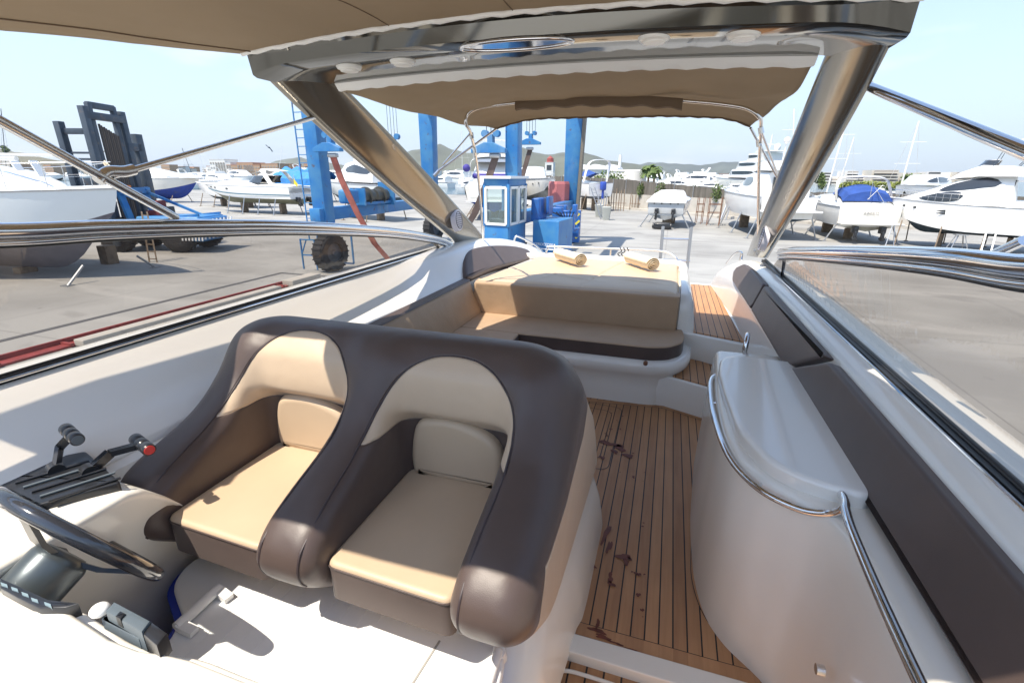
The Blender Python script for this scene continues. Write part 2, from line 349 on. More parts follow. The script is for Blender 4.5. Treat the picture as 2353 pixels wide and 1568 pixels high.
def catm(ky, sub=4):
    out = []
    for i in range(len(ky)-1):
        A = ky[max(0,i-1)]; B = ky[i]; C = ky[i+1]; D = ky[min(len(ky)-1,i+2)]
        for j in range(sub):
            t = j/sub; y = B[0]+(C[0]-B[0])*t; l = []
            for k in range(len(B[1])):
                l.append(tuple(.5*((2*B[1][k][q])+(C[1][k][q]-A[1][k][q])*t+(2*A[1][k][q]-5*B[1][k][q]+4*C[1][k][q]-D[1][k][q])*t*t+(3*B[1][k][q]-A[1][k][q]-3*C[1][k][q]+D[1][k][q])*t**3) for q in (0,1)))
            out.append((y, l))
    out.append(ky[-1]); return out
def densify(l, k=3): return [(p.x, p.y) for p in [Vector((q.x, q.y)) for q in crm([(a, b, 0) for a, b in l], k)]]
m = MB(); R_ = [V3s(y, densify(l)) for y, l in catm(ky)]
m.loft(R_, closed=False); m.add(R_[-1], [tuple(range(len(R_[-1])))])
m.build('starboard_coaming', GEL, boat, smooth=60, normals=False)
# ---- port coaming
p0 = [(.60,-1.66),(.64,-1.2),(.655,-.95),(.672,-.90),(.70,-.82),(.728,-.73),(.755,-.69),(.80,-.668),(.86,-.668),(1.00,-.69),(1.06,-.78)]
p1 = [(.60,-1.66),(.64,-1.2),(.655,-.95),(.672,-.90),(.70,-.82),(.728,-.74),(.755,-.71),(.80,-.69),(.86,-.69),(.97,-.72),(1.03,-.82)]
p2 = [(.56,-1.66),(.60,-1.2),(.62,-.97),(.635,-.92),(.655,-.85),(.68,-.79),(.71,-.765),(.76,-.75),(.81,-.76),(.89,-.80),(.95,-.90)]
p3 = [(.50,-1.66),(.54,-1.25),(.56,-1.10),(.57,-1.05),(.585,-1.01),(.605,-.98),(.64,-.965),(.68,-.965),(.73,-.98),(.80,-1.03),(.85,-1.12)]
p4 = [(.46,-1.66),(.50,-1.40),(.52,-1.32),(.53,-1.29),(.54,-1.27),(.56,-1.25),(.59,-1.24),(.62,-1.24),(.66,-1.26),(.70,-1.3),(.74,-1.36)]
m = MB(); R_ = [V3s(y, densify(l)) for y, l in catm([(-1.2,p0),(1.,p0),(2.5,p0),(3.6,p0),(4.4,p1),(5.1,p2),(5.8,p3),(6.15,p4)])]
m.loft(R_, closed=False); m.add(R_[-1], [tuple(range(len(R_[-1])))])
m.build('port_coaming', GEL, boat, smooth=60, normals=False)
# rounded sun-catching ridge on the port coaming beside the front panel
# ---- hull outside
def hullring(y, xs, xp, zt):
    c = -.66
    l = [(xs, zt),(xs+.03,zt-.25),(c+(xs-c)*.86,-2.4),(c+(xs-c)*.72,-2.85),(c,-3.5),(c+(xp-c)*.72,-2.85),(c+(xp-c)*.86,-2.4),(xp-.03,zt-.25),(xp,zt)]
    return [Vector((a, y, b)) for a, b in l]
m = MB(); m.loft([hullring(-4.5,-1.6,.28,-.75), hullring(-3,-2.1,.78,-.76), hullring(-1,-2.4,1.05,-.78), hullring(1,-2.42,1.07,-.79), hullring(4,-2.40,1.05,-.8), hullring(5.4,-2.30,.94,-.92), hullring(6.3,-2.0,.74,-1.35)], closed=False)
m.add(hullring(6.3,-2.0,.74,-1.35), [tuple(range(9))])
m.build('hull', GEL, boat, smooth=50, normals=False)
# foredeck (behind the camera, catches and throws back daylight)
m = MB(); m.box((-.66,-2.7,-.72),(3.2,4.2,.06)); m.build('foredeck', NONSKID, boat)
# ---- cockpit sole, threshold, lower teak
sole = [(-1.6,1.37),(.62,1.37),(.62,4.2),(-1.6,4.2)]
m = MB(); m.prism(sole, -1.70, -1.652); o = m.build('cockpit_sole', teak('teak_sole', .0518, .0), boat)
m = MB(); m.prism([(-.42,1.295),(.62,1.285),(.62,1.372),(-.42,1.372)], -1.74, -1.640, .006); m.build('threshold', GELW, boat)
m = MB(); m.prism([(-1.6,-1.2),(.6,-1.2),(.6,1.30),(-1.6,1.30)], -1.74, -1.688); m.build('companionway_sole', teak('teak_lower', .062, .02), boat)
# white lip ring on the lower teak
m = MB(); m.tube(crm([ZP(1240,1590,-1.68), ZP(1252,1562,-1.68), ZP(1278,1543,-1.68), ZP(1305,1540,-1.68), ZP(1350,1552,-1.68), ZP(1405,1570,-1.68), ZP(1500,1604,-1.68)],6), .007, 8); m.build('hatch_trim', GELW, boat)
# margin boards with black caulking
def board(pts, wd, z, name='margin_board', side=1):
    c = crm([Vector((p[0], p[1], z)) for p in pts], 6); n = len(c); L_ = []; Rr = []; B1 = []; B2 = []
    for i in range(n):
        t = (c[min(i+1,n-1)]-c[max(i-1,0)]).normalized(); q = Vector((-t.y, t.x, 0))*side
        L_.append(c[i]); Rr.append(c[i]+q*wd); B1.append(c[i]-q*.003); B2.append(c[i]+q*(wd+.003))
    m = MB(); m.m = 0
    vs = L_+Rr; m.add(vs, [(i, i+1, n+i+1, n+i) for i in range(n-1)])
    m.m = 1
    vs = [v-Vector((0,0,.0006)) for v in B1+B2]; m.add(vs, [(i, i+1, n+i+1, n+i) for i in range(n-1)])
    return m.build(name, [TEAKP, BLACK], boat, normals=False)
zb = -1.650
board([(-.19,1.378),(.1,1.376),(.3,1.374),(.47,1.374)], .055, zb)
board([(.60,1.42),(.47,1.445),(.385,1.50),(.30,1.62),(.262,1.78),(.262,1.95),(.285,2.25),(.30,2.5)], .048, zb+.0012, side=-1)
board([(-.5,3.39),(-.1,3.435),(.07,3.46),(.105,3.455)], .045, zb, side=1)
board([(.09,3.465),(.25,3.40),(.44,3.325),(.62,3.25)], .042, zb+.0012, side=1)
# two oval caulked outlines in the deck
m = MB()
def seam(pts, closed=True, wd=.005, z=zb+.001):
    c = rounded([Vector((p[0],p[1],z)) for p in pts], .07, 6) if closed else [Vector((p[0],p[1],z)) for p in pts]
    n = len(c)
    for i in range(n if closed else n-1):
        a = c[i]; b = c[(i+1) % n]; t = (b-a); 
        if t.length < 1e-5: continue
        t.normalize(); q = Vector((-t.y, t.x, 0))*wd/2
        m.add([a-q, b-q, b+q, a+q], [(0,1,2,3)])
seam([(-.62,2.62),(-.255,2.60),(-.25,3.28),(-.62,3.30)]); seam([(-.62,2.52),(-.19,2.50),(-.185,3.36),(-.62,3.38)])
m.build('caulked_seam', BLACK, boat, smooth=0, normals=False)
# spilled wine
m = MB()
def blob(c, r, sx=1, sy=1, rot=0, n=18, z=-1.6478):
    ph = [random.uniform(0, 6) for _ in range(4)]; vs = []
    for i in range(n):
        a = i/n*2*PI; rr = r*(1+.28*math.sin(2*a+ph[0])+.2*math.sin(3*a+ph[1])+.15*math.sin(5*a+ph[2])); x = rr*math.cos(a)*sx; y = rr*math.sin(a)*sy
        vs.append((c[0]+x*math.cos(rot)-y*math.sin(rot), c[1]+x*math.sin(rot)+y*math.cos(rot), z))
    m.add(vs, [tuple(range(n))])
def bp(x, y, r, sx=1, sy=1, rot=0): p = ZP(x, y, -1.648); blob((p.x, p.y), r, sx, sy, rot)
bp(1400,1018,.028,2.2,.9,-.1); bp(1425,1028,.03,1.3,1,-.6); bp(1443,1046,.022,1.2,1.2,-1.0); bp(1412,1036,.02,1,1); bp(1383,1050,.014,1.5,1)
bp(1392,1225,.016,.8,4,-.1); bp(1399,1255,.012,.8,4,-.1); bp(1434,1278,.018,1.6,1.2,0); bp(1438,1290,.012,1,1.6,0); bp(1402,1326,.013,.9,2,0); bp(1404,1340,.012,1.3,1,0)
bp(1372,1447,.014,2,.8,-.1); bp(1385,1462,.012,3,.6,-.05); bp(1415,1476,.009,3,.5,-.05); bp(1450,1490,.006,4,.4,-.05); bp(1373,1432,.008,1,2.4,0)
for x, y in ((1425,985),(1417,965),(1430,955),(1405,948),(1398,940),(1454,1040),(1476,1208),(1478,1200),(1460,1316),(1467,1318),(1452,1312),(1480,1318),(1395,1000),(1403,985),(1388,1010),(1445,1280),(1466,1365),(1475,1400),(1365,1300),(1372,1195),(1455,1095),(1390,995)): bp(x, y, random.uniform(.004,.009), 1, 1.3, random.random())
for _ in range(14): blob((random.uniform(-.3,.4), random.uniform(1.5,3.3)), random.uniform(.0015,.004))
tag(m.build('wine_stain', WINE, boat, smooth=0, normals=False), 'dark red wine spilled in drops and streaks on the teak', kind='stuff')
# ---- wet bar moulding with wall running forward
foot = [(.296,2.75),(.285,2.5),(.262,2.15),(.262,1.80),(.295,1.62),(.385,1.49),(.475,1.41),(.535,1.25),(.545,.9),(.545,-1.2),(.68,-1.2),(.68,2.75)]
def grow(P, d):
    n = len(P); out = []
    for i in range(n):
        t = (P[(i+1) % n]-P[i-1]); t = t.normalized() if t.length > 1e-9 else Vector((1,0)); out.append(P[i]+Vector((t.y,-t.x))*d)
    return out
fr0 = crm([(.30,2.75,0),(.283,2.5,0),(.264,2.2,0),(.262,1.95,0),(.270,1.78,0),(.30,1.62,0),(.36,1.51,0),(.44,1.43,0),(.505,1.35,0),(.538,1.22,0),(.545,1.0,0),(.545,.6,0),(.545,-1.2,0)], 8)
P0 = [Vector((p.x,p.y)) for p in fr0]; A0 = sum(P0[i].x*P0[(i+1) % len(P0)].y-P0[(i+1) % len(P0)].x*P0[i].y for i in range(len(P0)))
m = MB(); rr = []
for z, d in ((-1.70,.0),(-1.45,-.006),(-1.2,-.013),(-1.0,-.019),(-.965,-.021),(-.942,-.025),(-.926,-.032),(-.916,-.043),(-.912,-.056)):
    q = []
    for k, p in enumerate(P0):
        t = (P0[min(k+1,len(P0)-1)]-P0[max(k-1,0)]).normalized(); nn = Vector((t.y,-t.x)); nn = nn if nn.x < 0 or (abs(nn.x) < .3 and nn.y < 0) else -nn; q.append(p+nn*d)
    rr.append([Vector((p.x,p.y,z)) for p in q]+[Vector((.70,-1.2,z)), Vector((.70,2.75,z))])
m.loft(rr); m.build('wet_bar', GELW, boat, smooth=50)
lid = [(.42,2.57),(.325,2.50),(.302,2.32),(.303,2.10),(.32,1.74),(.387,1.53),(.48,1.455),(.632,1.415),(.668,1.47),(.672,2.55)]
m = MB(); m.prism(rounded([Vector(p) for p in lid], [.1,.09,.06,.06,.08,.08,.07,.05,.05,.05], 5), -.915, -.862, .018, 4); ld = m.build('wet_bar_lid', GEL, boat, smooth=50)
m = MB(); m.box((.681,2.0,-.866),(.008,1.1,.010)); m.build('lid_hinge', STEEL, ld)
m = MB(); m.tube([(.686, 2.17,-.862),(.686, 2.24,-.862)], .006, 8); m.tube([(.684, 1.72,-.862),(.684, 1.86,-.862)], .006, 8); m.build('hinge_pin', STEEL, ld)
m = MB()
rl = [(.335,2.46,-.945),(.292,2.42,-.95),(.272,2.28,-.95),(.268,2.0,-.95),(.295,1.68,-.95),(.365,1.50,-.95),(.465,1.415,-.945),(.53,1.375,-.915),(.550,1.345,-.875)]
m.tube(crm(rl, 8), .0115, 12); m.tube([(.272,2.12,-.95),(.325,2.12,-.952)], .006, 8); m.tube([(.37,1.503,-.95),(.40,1.56,-.952)], .006, 8)
m.tube(crm([(.575,1.45,-.905),(.572,1.43,-.88),(.565,1.38,-.872),(.552,1.33,-.87),(.538,1.2,-.868),(.524,.85,-.866),(.52,.2,-.866),(.52,-.6,-.866)],6), .0125, 12)
m.build('handrail', STEEL, boat, smooth=60)
m = MB(); m.tube(crm([(.475,2.74,-.93),(.475,2.75,-.86),(.48,2.78,-.83),(.49,2.84,-.83),(.495,2.87,-.86),(.495,2.88,-.93)],5), .014, 12); m.build('grab_handle', STEEL, boat, smooth=60)
# door catch low on the wall
m = MB(); c_ = XP(1893,1540,.524); m.disc(c_, (-1,0,0), .014, .02, 16); m.build('door_catch', STEELW, boat)
# ---- bench moulding
base = [(-1.7,3.44),(-1.02,3.45),(-.5,3.455),(-.02,3.46),(.10,3.50),(.19,3.60),(.235,3.75),(.25,4.1),(-1.7,4.1)]
m = MB(); rr = []
for z, e in ((-1.66,-.015),(-1.52,-.02),(-1.44,-.012),(-1.40,.015),(-1.365,.035),(-1.325,.04),(-1.30,.03),(-1.288,.0)):
    q = [Vector((p[0]+(e if p[0] > .05 else 0), p[1]-(e if p[1] < 3.8 else 0), z)) for p in rounded([Vector(p) for p in base], .12, 4)]; rr.append(q)
m.loft(rr)
m.prism([(-1.7,1.9),(-1.02,1.9),(-1.02,3.45),(-1.7,3.45)], -1.66, -1.29, .03)
m.build('bench_moulding', GEL, boat, smooth=50)
for p in ((1238,798),(1483,832)):
    m = MB(); c_ = YP(*p, 3.395); m.disc(c_, (0,-1,-.2), .016, .022, 14); m.build('bench_catch', RUST, boat)
# ---- steps
st1 = [(-.1,3.50),(.105,3.50),(.47,3.345),(.72,3.24),(.72,4.05),(-.1,4.05)]
m = MB(); m.prism(st1, -1.66, -1.408, .012); m.build('lower_step', GEL, boat)
t1 = [ZP(1546,863,-1.40), ZP(1660,895,-1.40), Vector((.64,3.28,-1.4)), Vector((.64,3.83,-1.4)), ZP(1650,842,-1.40), ZP(1587,823,-1.40), ZP(1572,845,-1.40)]
m = MB(); m.prism([(p.x, p.y) for p in t1], -1.412, -1.398); m.build('step_tread', teak('teak_step', .0518, .01), boat)
st2 = [(.155,3.98),(.285,3.93),(.62,3.79),(.70,3.76),(.70,6.05),(.10,6.05),(.10,3.98)]
m = MB(); m.prism(st2, -1.5, -1.188, .014); m.build('upper_step', GEL, boat)
t2 = [(.285,3.97),(.645,3.83),(.60,5.0),(.575,5.90),(.315,5.93)]
m = MB(); m.prism(t2, -1.192, -1.178); m.build('walkway_teak', teak('teak_walk', .0518, .03), boat)
m = MB(); m.prism([(-2.0,6.0),(.72,6.0),(.65,7.1),(-1.95,7.1)], -1.75, -1.66, .02); m.build('bathing_platform', TEAK, boat)
# ---- sunpad moulding with raised rim
m = MB(); m.prism([(-1.66,4.06),(.16,4.06),(.16,5.62),(-1.5,5.7)], -1.66, -.915, .02); m.build('sunpad_base', GEL, boat)
m = MB(); prof = [(3.99,-1.19),(4.0,-1.0),(4.03,-.90),(4.10,-.865),(4.4,-.86),(5.45,-.86),(5.58,-.88),(5.66,-.96),(5.7,-1.19)]
rr = []
for x, e in ((.158,0),(.160,.0),(.19,0),(.212,-.008),(.235,-.03),(.262,-.10),(.275,-.20),(.285,-.29)):
    rr.append([Vector((x if k < 99 else x, y, min(z, -.86+e) if z > -1.15 else -1.19)) for k, (y, z) in enumerate(prof)])
m.loft(rr); m.build('sunpad_side_moulding', GEL, boat, smooth=60)
m = MB(); m.tube(crm([(-1.55,5.42,-.885),(-1.35,5.52,-.885),(-.6,5.53,-.885),(.0,5.50,-.885),(.12,5.48,-.885),(.185,5.40,-.885),(.19,5.2,-.885)],6), .042, 14); m.build('sunpad_rim', GEL, boat, smooth=60)
# ---- stern rails
m = MB()
rp = [YP(1253,582,5.50), YP(1258,571,5.51), YP(1268,566,5.52), YP(1380,570,5.56), YP(1500,575,5.56), YP(1535,581,5.54), YP(1552,592,5.50), YP(1559,606,5.47)]
m.tube(crm(rp,5), .012, 10); a = YP(1403,572,5.56); m.tube([a, a-Vector((0,0,.1))], .010, 8)
m.build('stern_rail', STEELW, boat, smooth=60)
m = MB(); rp = [YP(1180,560,5.85), YP(1183,546,5.86), YP(1190,543,5.87), YP(1218,556,5.92), YP(1238,570,5.95), YP(1250,584,5.95)]
m.tube(crm(rp,5), .013, 10); m.build('stern_rail', STEELW, boat, smooth=60)
m = MB()
for k in range(3): 
    a = YP(1424+k*8,571,5.56); m.tube(crm([a+Vector((0,0,.012)), a+Vector((.02,-.01,-.03)), a+Vector((-.02,0,-.06)), a+Vector((.025,0,-.10))],4), .006, 6)
tag(m.build('tied_cord', BLACK), 'black cord knotted round the stern rail behind the sunpad', 'cord')
m = MB()
la = [YP(1523,520,6.9), YP(1521,610,6.9), YP(1588,522,6.9), YP(1584,612,6.9)]
m.tube([la[0], la[1]-Vector((0,0,1.6))], .021, 8); m.tube([la[2], la[3]-Vector((0,0,1.6))], .021, 8)
tag(lad := m.build('boarding_ladder', GALV), 'steel ladder standing up behind the stern of the boat', 'ladder')
for p, q in (((1523,548),(1587,550)), ((1522,596),(1585,600))):
    m = MB(); m.tube([YP(*p,6.9), YP(*q,6.9)], .012, 8); m.build('rung', STEELW, lad)
m = MB(); m.tube(crm([(.72,5.15,-.76),(.73,5.3,-.70),(.70,5.5,-.74),(.66,5.8,-.90)],5), .008, 8); m.tube([(.72,5.22,-.70),(.72,5.22,-.77)], .012, 8); m.build('quarter_rail', STEEL, boat, smooth=60)
# ---- brown coaming insert, starboard
ins = [(1068,612),(1069,590),(1078,574),(1100,565),(1140,561),(1180,563),(1207,569),(1219,578),(1221,590),(1212,597),(1180,604),(1140,614),(1105,628),(1085,637),(1072,634)]
A_ = Vector((-1.72,4.1,-.889)); B_ = Vector((-1.57,5.65,-.885)); C_ = Vector((-1.87,4.73,-.69)); Nn = (B_-A_).cross(C_-A_).normalized()
def onp(x, y, P0, N): d = ray(x, y); return d*(P0.dot(N)/d.dot(N))
if Nn.x < 0: Nn = -Nn
off_ = Nn*.055
W_ = [onp(x, y, A_+off_, Nn) for x, y in ins]; U_ = (B_-A_).normalized(); V_ = Nn.cross(U_)
out = [((p-A_).dot(U_), (p-A_).dot(V_)) for p in W_]
m = MB(); m.slab([(p.x, p.y) for p in crm([(a, b, 0) for a, b in out], 4, closed=True)], A_-Nn*.02, U_, V_, .075, .03, 4)
brn = m.build('coaming_pad', BROWN, boat, smooth=60)
# ---- port coaming panels (brown)
PO = Vector((.668,0,-.905)); PU = Vector((0,1,0)); PV = Vector((.06,0,.175))
PN = PU.cross(PV).normalized()
def panel(l, th=.042, r=.03):
    o = [Vector((a, b)) for a, b in l]; m = MB()
    U, V = (PU, PV) if PN.x < 0 else (-PU, PV)
    q = [(a, b) for a, b in o] if PN.x < 0 else [(-a, b) for a, b in o]
    m.slab([(p[0], p[1]) for p in rounded([Vector(p) for p in q], r, 4)], PO, U, V, th, .014, 4); return m.build('side_panel', BROWN, boat, smooth=60)
panel([(-1.2,.0),(2.52,.0),(2.15,.192),(-1.2,.192)]); panel([(2.555,-.005),(3.70,-.005),(3.71,.192),(2.21,.192)])
panel([(3.73,-.005),(4.86,-.02),(5.02,.04),(4.98,.10),(4.75,.175),(4.4,.192),(3.74,.192)], r=.05)
m = MB(); m.tube([(.738,-1.0,-.722),(.738,2.12,-.722)], .004, 8); m.build('panel_trim', BLACK, boat)
# ---- windscreen: rubber, glass, top rail
def rail_pts(side):
    if side < 0:
        l = [XP(0,531,-2.03), XP(250,521,-2.03), XP(500,517,-2.03), XP(700,519,-2.03), XP(900,531,-2.05), XP(1000,547,-2.07), XP(1035,560,-2.09)]
    else:
        l = [(.74,1.15,-.155),(.74,1.33,-.178),(.74,1.65,-.205),(.745,2.2,-.27),(.75,2.9,-.36),(.755,3.4,-.428),(.765,3.75,-.485)]; l = [Vector(p) for p in l]
    f = l[0]+(l[0]-l[1]).normalized()*0
    ext = [Vector((l[0].x, l[0].y-1.6, l[0].z+.10)), Vector((l[0].x, l[0].y-.9, l[0].z+.085)), Vector((l[0].x, l[0].y-.4, l[0].z+.045))]
    return crm(ext+l, 8)
for side in (-1, 1):
    P = rail_pts(side); bx = -2.125 if side < 0 else .822
    nm = 'windscreen'
    ws = empty('windscreen', (0,0,0), parent=boat)
    m = MB(); m.tube(P, .027, 18); m.build('top_rail', STEEL, ws, smooth=60)
    m = MB(); m.tube([p+Vector((.008*side*-1, 0, -.036)) for p in P], .010, 12); m.build('rail_bead', STEEL, ws, smooth=60)
    m = MB(); m.tube([p+Vector((0, 0, -.049)) for p in P], .006, 8); m.build('rail_seal', BLACK, ws, smooth=60)
    n = len(P); base_ = [Vector((bx, p.y, -.665)) for p in P]; yend = 4.55
    top = [p+Vector((0,0,-.03)) for p in P]
    top.append(Vector((bx+(.03 if side < 0 else -.03), 4.45 if side < 0 else 4.05, -.62))); base_.append(Vector((bx, 4.5 if side < 0 else 4.1, -.665)))
    n += 1; vs = base_+top; m = MB(); m.add(vs, [(i, i+1, n+i+1, n+i) for i in range(n-1)]); m.build('glass_pane', WGLASS, ws, smooth=0, normals=False)
    m = MB(); w_ = .045 if side > 0 else .028
    m.box((bx-(.0 if side < 0 else 0), 1.65, -.672),(w_, 5.9, .022)); m.rbox((bx+.006*side, 1.65, -.662),(w_*.45, 5.9, .02), .008); m.build('rubber_seal', BLACK, ws)
    m = MB(); m.tube([(bx-(w_/2+.006)*side, -1.2, -.669),(bx-(w_/2+.006)*side, 4.4 if side < 0 else 3.9, -.669)], .005, 8); m.build('chrome_strip', STEEL, ws)
    if side < 0: a, b = XP(975,540,-2.05), Vector((bx, 4.30, -.66))
    else: a, b = Vector((.765,3.62,-.47)), Vector((bx, 3.85, -.665))
    m = MB(); m.bar(a, b, .02, .014); m.build('glass_divider', BLACK, ws)
# ---- arch
arch = empty('radar_arch', (0,0,0), parent=boat)
def beam_ring(x):
    t = (x+.70)/1.42; cz = .068*(1-t*t); sw = .0
    ed = max(0, abs(t)-.80)/.2; dz = -.035*ed*ed
    l = [(2.195,.56),(2.15,.585),(2.14,.64),(2.20,.70),(2.45,.72),(2.66,.69),(2.70,.60),(2.69,.535),(2.655,.515),(2.43,.512),(2.24,.512),(2.215,.522)]
    return [Vector((x, y, z+cz*(1 if z > .55 else .55 if y > 2.5 else .68)-.012+dz*(1 if z < .56 else -.8))) for y, z in l]
m = MB(); m.loft([beam_ring(-2.10+2.82*i/40) for i in range(41)]); 
m.build('crossbeam', BEAMM, arch, smooth=28, bevel=0)
def legring(c, ax, hx, hy, n=20):
    out = []
    for i in range(n):
        a = 2*PI*i/n; cx_ = abs(math.cos(a))**.75*math.copysign(1, math.cos(a)); sy = abs(math.sin(a))**.9*math.copysign(1, math.sin(a))
        out.append(Vector(c)+Vector((cx_*hx+ax*sy*hy, sy*hy, 0)))
    return out
for sd in (-1, 1):
    cx0 = -2.03 if sd < 0 else .635; cx1 = -2.13 if sd < 0 else .85
    rr = []
    for i in range(15):
        t = i/14; e = t*t*(3-2*t); yc = 2.42+(5.18-2.42)*(t*.96+.04*e); z = .56+(-.72-.56)*t
        hx = .045+.010*t; hy = .215+.36*t**.8-.11*t; ax = (.32 if sd < 0 else -.22)*(1-t)**1.0; hx = hx if sd < 0 else hx*.9; hy = hy if sd < 0 else hy*(.98-.08*math.sin(PI*t))+(.06*t*-sd*-1)*0
        zl = [Vector(p) for p in legring((cx0+(cx1-cx0)*t**.9, yc, z), ax, hx, hy)]
        rr.append([Vector((p.x, p.y, p.z-(p.y-yc)*.12*t)) for p in zl])
    m = MB(); m.loft(rr); m.build('arch_leg', ARCHM, arch, smooth=60)
    # speaker on the inner face
    if sd < 0: c_ = XP(1049,506,-2.035); nv = Vector((1,.05,.12))
    else: c_ = XP(1757,546,.765); nv = Vector((-1,.05,.12))
    nv.normalize()
    m = MB(); m.disc(c_-nv*.02, nv, .112, .045, 32, .102); sp_ = m.build('speaker', PLW if 0 else mat('speaker_grey', (.66,.64,.70), .45), arch)
    m = MB()
    for k in range(-3, 4):
        h = math.sqrt(.074**2-(k*.020)**2); u_ = Vector((0,0,1)); v_ = nv.cross(u_).normalized(); u_ = v_.cross(nv)
        a = c_+nv*.028+u_*(k*.020); m.bar(a-v_*h, a+v_*h, .007, .006)
    m.tube([c_+nv*.026+(u_*math.cos(a_)+v_*math.sin(a_))*.084 for a_ in [i/28*2*PI for i in range(28)]], .005, 6, closed=True)
    m.build('speaker_grille', mat('speaker_slots', (.16,.16,.18), .5), sp_)
for p, z in (((802,157),.524),((925,143),.538),((1502,90),.540),((1708,82),.530)):
    c_ = ZP(p[0], p[1], z-.006); m = MB()
    m.loft([[c_+Vector((math.cos(a)*r, math.sin(a)*r, h)) for a in [i/28*2*PI for i in range(28)]] for r, h in ((.062,.02),(.064,.004),(.058,-.006),(.046,-.010),(.044,-.016),(.03,-.018))])
    m.build('downlight', LAMPW, arch, smooth=40)
# oval recess ring with a mirror panel
c_ = ZP(1183,103,.5445); m = MB()
m.tube([c_+Vector((math.cos(a)*.255, math.sin(a)*.085, 0)) for a in [i/48*2*PI for i in range(48)]], .009, 10, closed=True); m.build('oval_trim', STEEL, arch, smooth=60)
m = MB(); n = 48; m.add([c_+Vector((math.cos(i/n*2*PI)*.25, math.sin(i/n*2*PI)*.08, -.001)) for i in range(n)], [tuple(range(n))]); m.build('oval_mirror', STEEL, arch, smooth=0)
# white canvas tracks
m = MB(); fr_ = [Vector((-2.10+2.82*i/60, 2.175, .568+.068*(1-((-2.10+2.82*i/60+.70)/1.42)**2)-.004)) for i in range(61)]
m.tube([p+Vector((0,-.01,.004*math.sin(i*2.1))) for i, p in enumerate(fr_)], .013, 8); m.build('canopy_zip', CREAMSTRIP, arch, smooth=60)
m = MB()
for i in range(1):
    rr = []
    for j in range(61):
        x = -1.93+2.47*j/60; t = (x+.70)/1.42; z = .492+.040*(1-t*t); wv = .004*math.sin(j*1.7)
        rr.append([Vector((x,2.66,z+.02)),Vector((x,2.645,z)),Vector((x,2.66,z-.015)),Vector((x,2.68,z-.034+wv)),Vector((x,2.70,z-.034+wv)),Vector((x,2.72,z+.02))])
    m.loft(rr)
m.build('bimini_track', CREAMSTRIP, arch, smooth=40)
m = MB(); c_ = YP(1296,132,2.64); m.box(c_,(.085,.02,.022)); m.build('track_buckle', BLACK, arch)
# ---- struts
m = MB(); a = XP(0,278,-2.0); b = XP(405,500,-2.05); m.tube([a+(a-b)*1.2, a, b], .017, 12); j = XP(256,408,-2.03); c_ = XP(712,266,-2.17)
m.tube([j+Vector((.0,0,.005)), c_+Vector((.05,.1,.02))], .0125, 12)
m.tube(crm([j+Vector((0,-.05,-.012)), j+Vector((0,-.01,.02)), j+Vector((0,.05,.022)), j+Vector((0,.09,.03))],4), .021, 12); m.build('support_strut', STEELW, boat, smooth=60)
m = MB(); a = YP(1978,192,2.75); b = XP(2352,347,.80); m.tube([a, b, b+(b-a)*.8], .019, 12); m.tube([a, a+(b-a)*.06], .025, 12)
m.tube([XP(2352,552,.80), XP(2270,590,.80)], .012, 10); m.build('support_strut', STEEL, boat, smooth=60)
# =================================================================== canopies
def grid_surface(f, nu, nv, name, mt, parent=None, th=.0):
    m = MB(); vs = [f(i/nu, j/nv) for j in range(nv+1) for i in range(nu+1)]; m.add(vs, [(j*(nu+1)+i, j*(nu+1)+i+1, (j+1)*(nu+1)+i+1, (j+1)*(nu+1)+i) for j in range(nv) for i in range(nu)])
    o = m.build(name, mt, parent, smooth=60, normals=False)
    if th: k = o.modifiers.new('t', 'SOLIDIFY'); k.thickness = th; k.offset = 0
    return o
def hn(x, y): return math.sin(x*3.1+y*2.3)*.5+math.sin(x*7.3-y*4.1+1)*.3+math.sin(x*1.7+y*9.1+2)*.2
YF = .23
def canopy_f(u, v):
    # v: 0 at the arch, 1 at the front edge
    yf = YF+.0
    y0 = 2.17; ye = y0+(YF-y0)*v; bl = float(np.interp(ye, (.2,.6,1.32,1.72,2.2), (.30,.30,.25,.15,0))); x = -2.10-bl+(2.82+2*bl)*u
    t = 2*u-1
    yfront = YF
    y = y0+(yfront-y0)*v
    zz = .568+.068*(1-t*t) + .03*(1-t*t)*math.sin(PI*min(1, v)) 
    edge = max(0, abs(t)-.55)/.45
    droop = -.10*edge**1.5*min(1, (y0-y)/1.0)
    fold = (.007*math.sin((x*.9+(y0-y)*1.9)*5+hn(x, y))*min(1,(y0-y)*3)+.010*abs(math.sin((x*1.3-(y0-y)*2.6)*2.4+.7*hn(x*1.5,y*1.5)))**.5*min(1,(y0-y)*2)+.003*hn(x*3, y*3))*(1-edge*.8)
    return Vector((x, y, zz+droop+fold))
m = MB(); nu, nv = 100, 70; m.add([canopy_f(i/nu, j/nv) for j in range(nv+1) for i in range(nu+1)], [(j*(nu+1)+i, j*(nu+1)+i+1, (j+1)*(nu+1)+i+1, (j+1)*(nu+1)+i) for j in range(nv) for i in range(nu) if not (.125 < i/nu < .235 and canopy_f(i/nu,j/nv).y < .92) and not (canopy_f(i/nu,j/nv).x > .345+.13*(1.5-canopy_f(i/nu,j/nv).y) and canopy_f(i/nu,j/nv).y < 1.5)])  # unseen openings shaped so sunlight falls on the left seat and port coaming
can = m.build('canopy', CANVAS, None, smooth=60, normals=False); k = can.modifiers.new('t', 'SOLIDIFY'); k.thickness = .004; k.offset = 0
tag(can, 'tan canvas canopy stretched forward of the arch over the helm', 'canopy')
for uu in (.30,.5,.72):
    m = MB(); m.tube([canopy_f(uu, v/40)+Vector((0,0,-.0035)) for v in range(41 if uu > .3 else 22)], .0022, 5); m.build('seam', CANVASD, can)
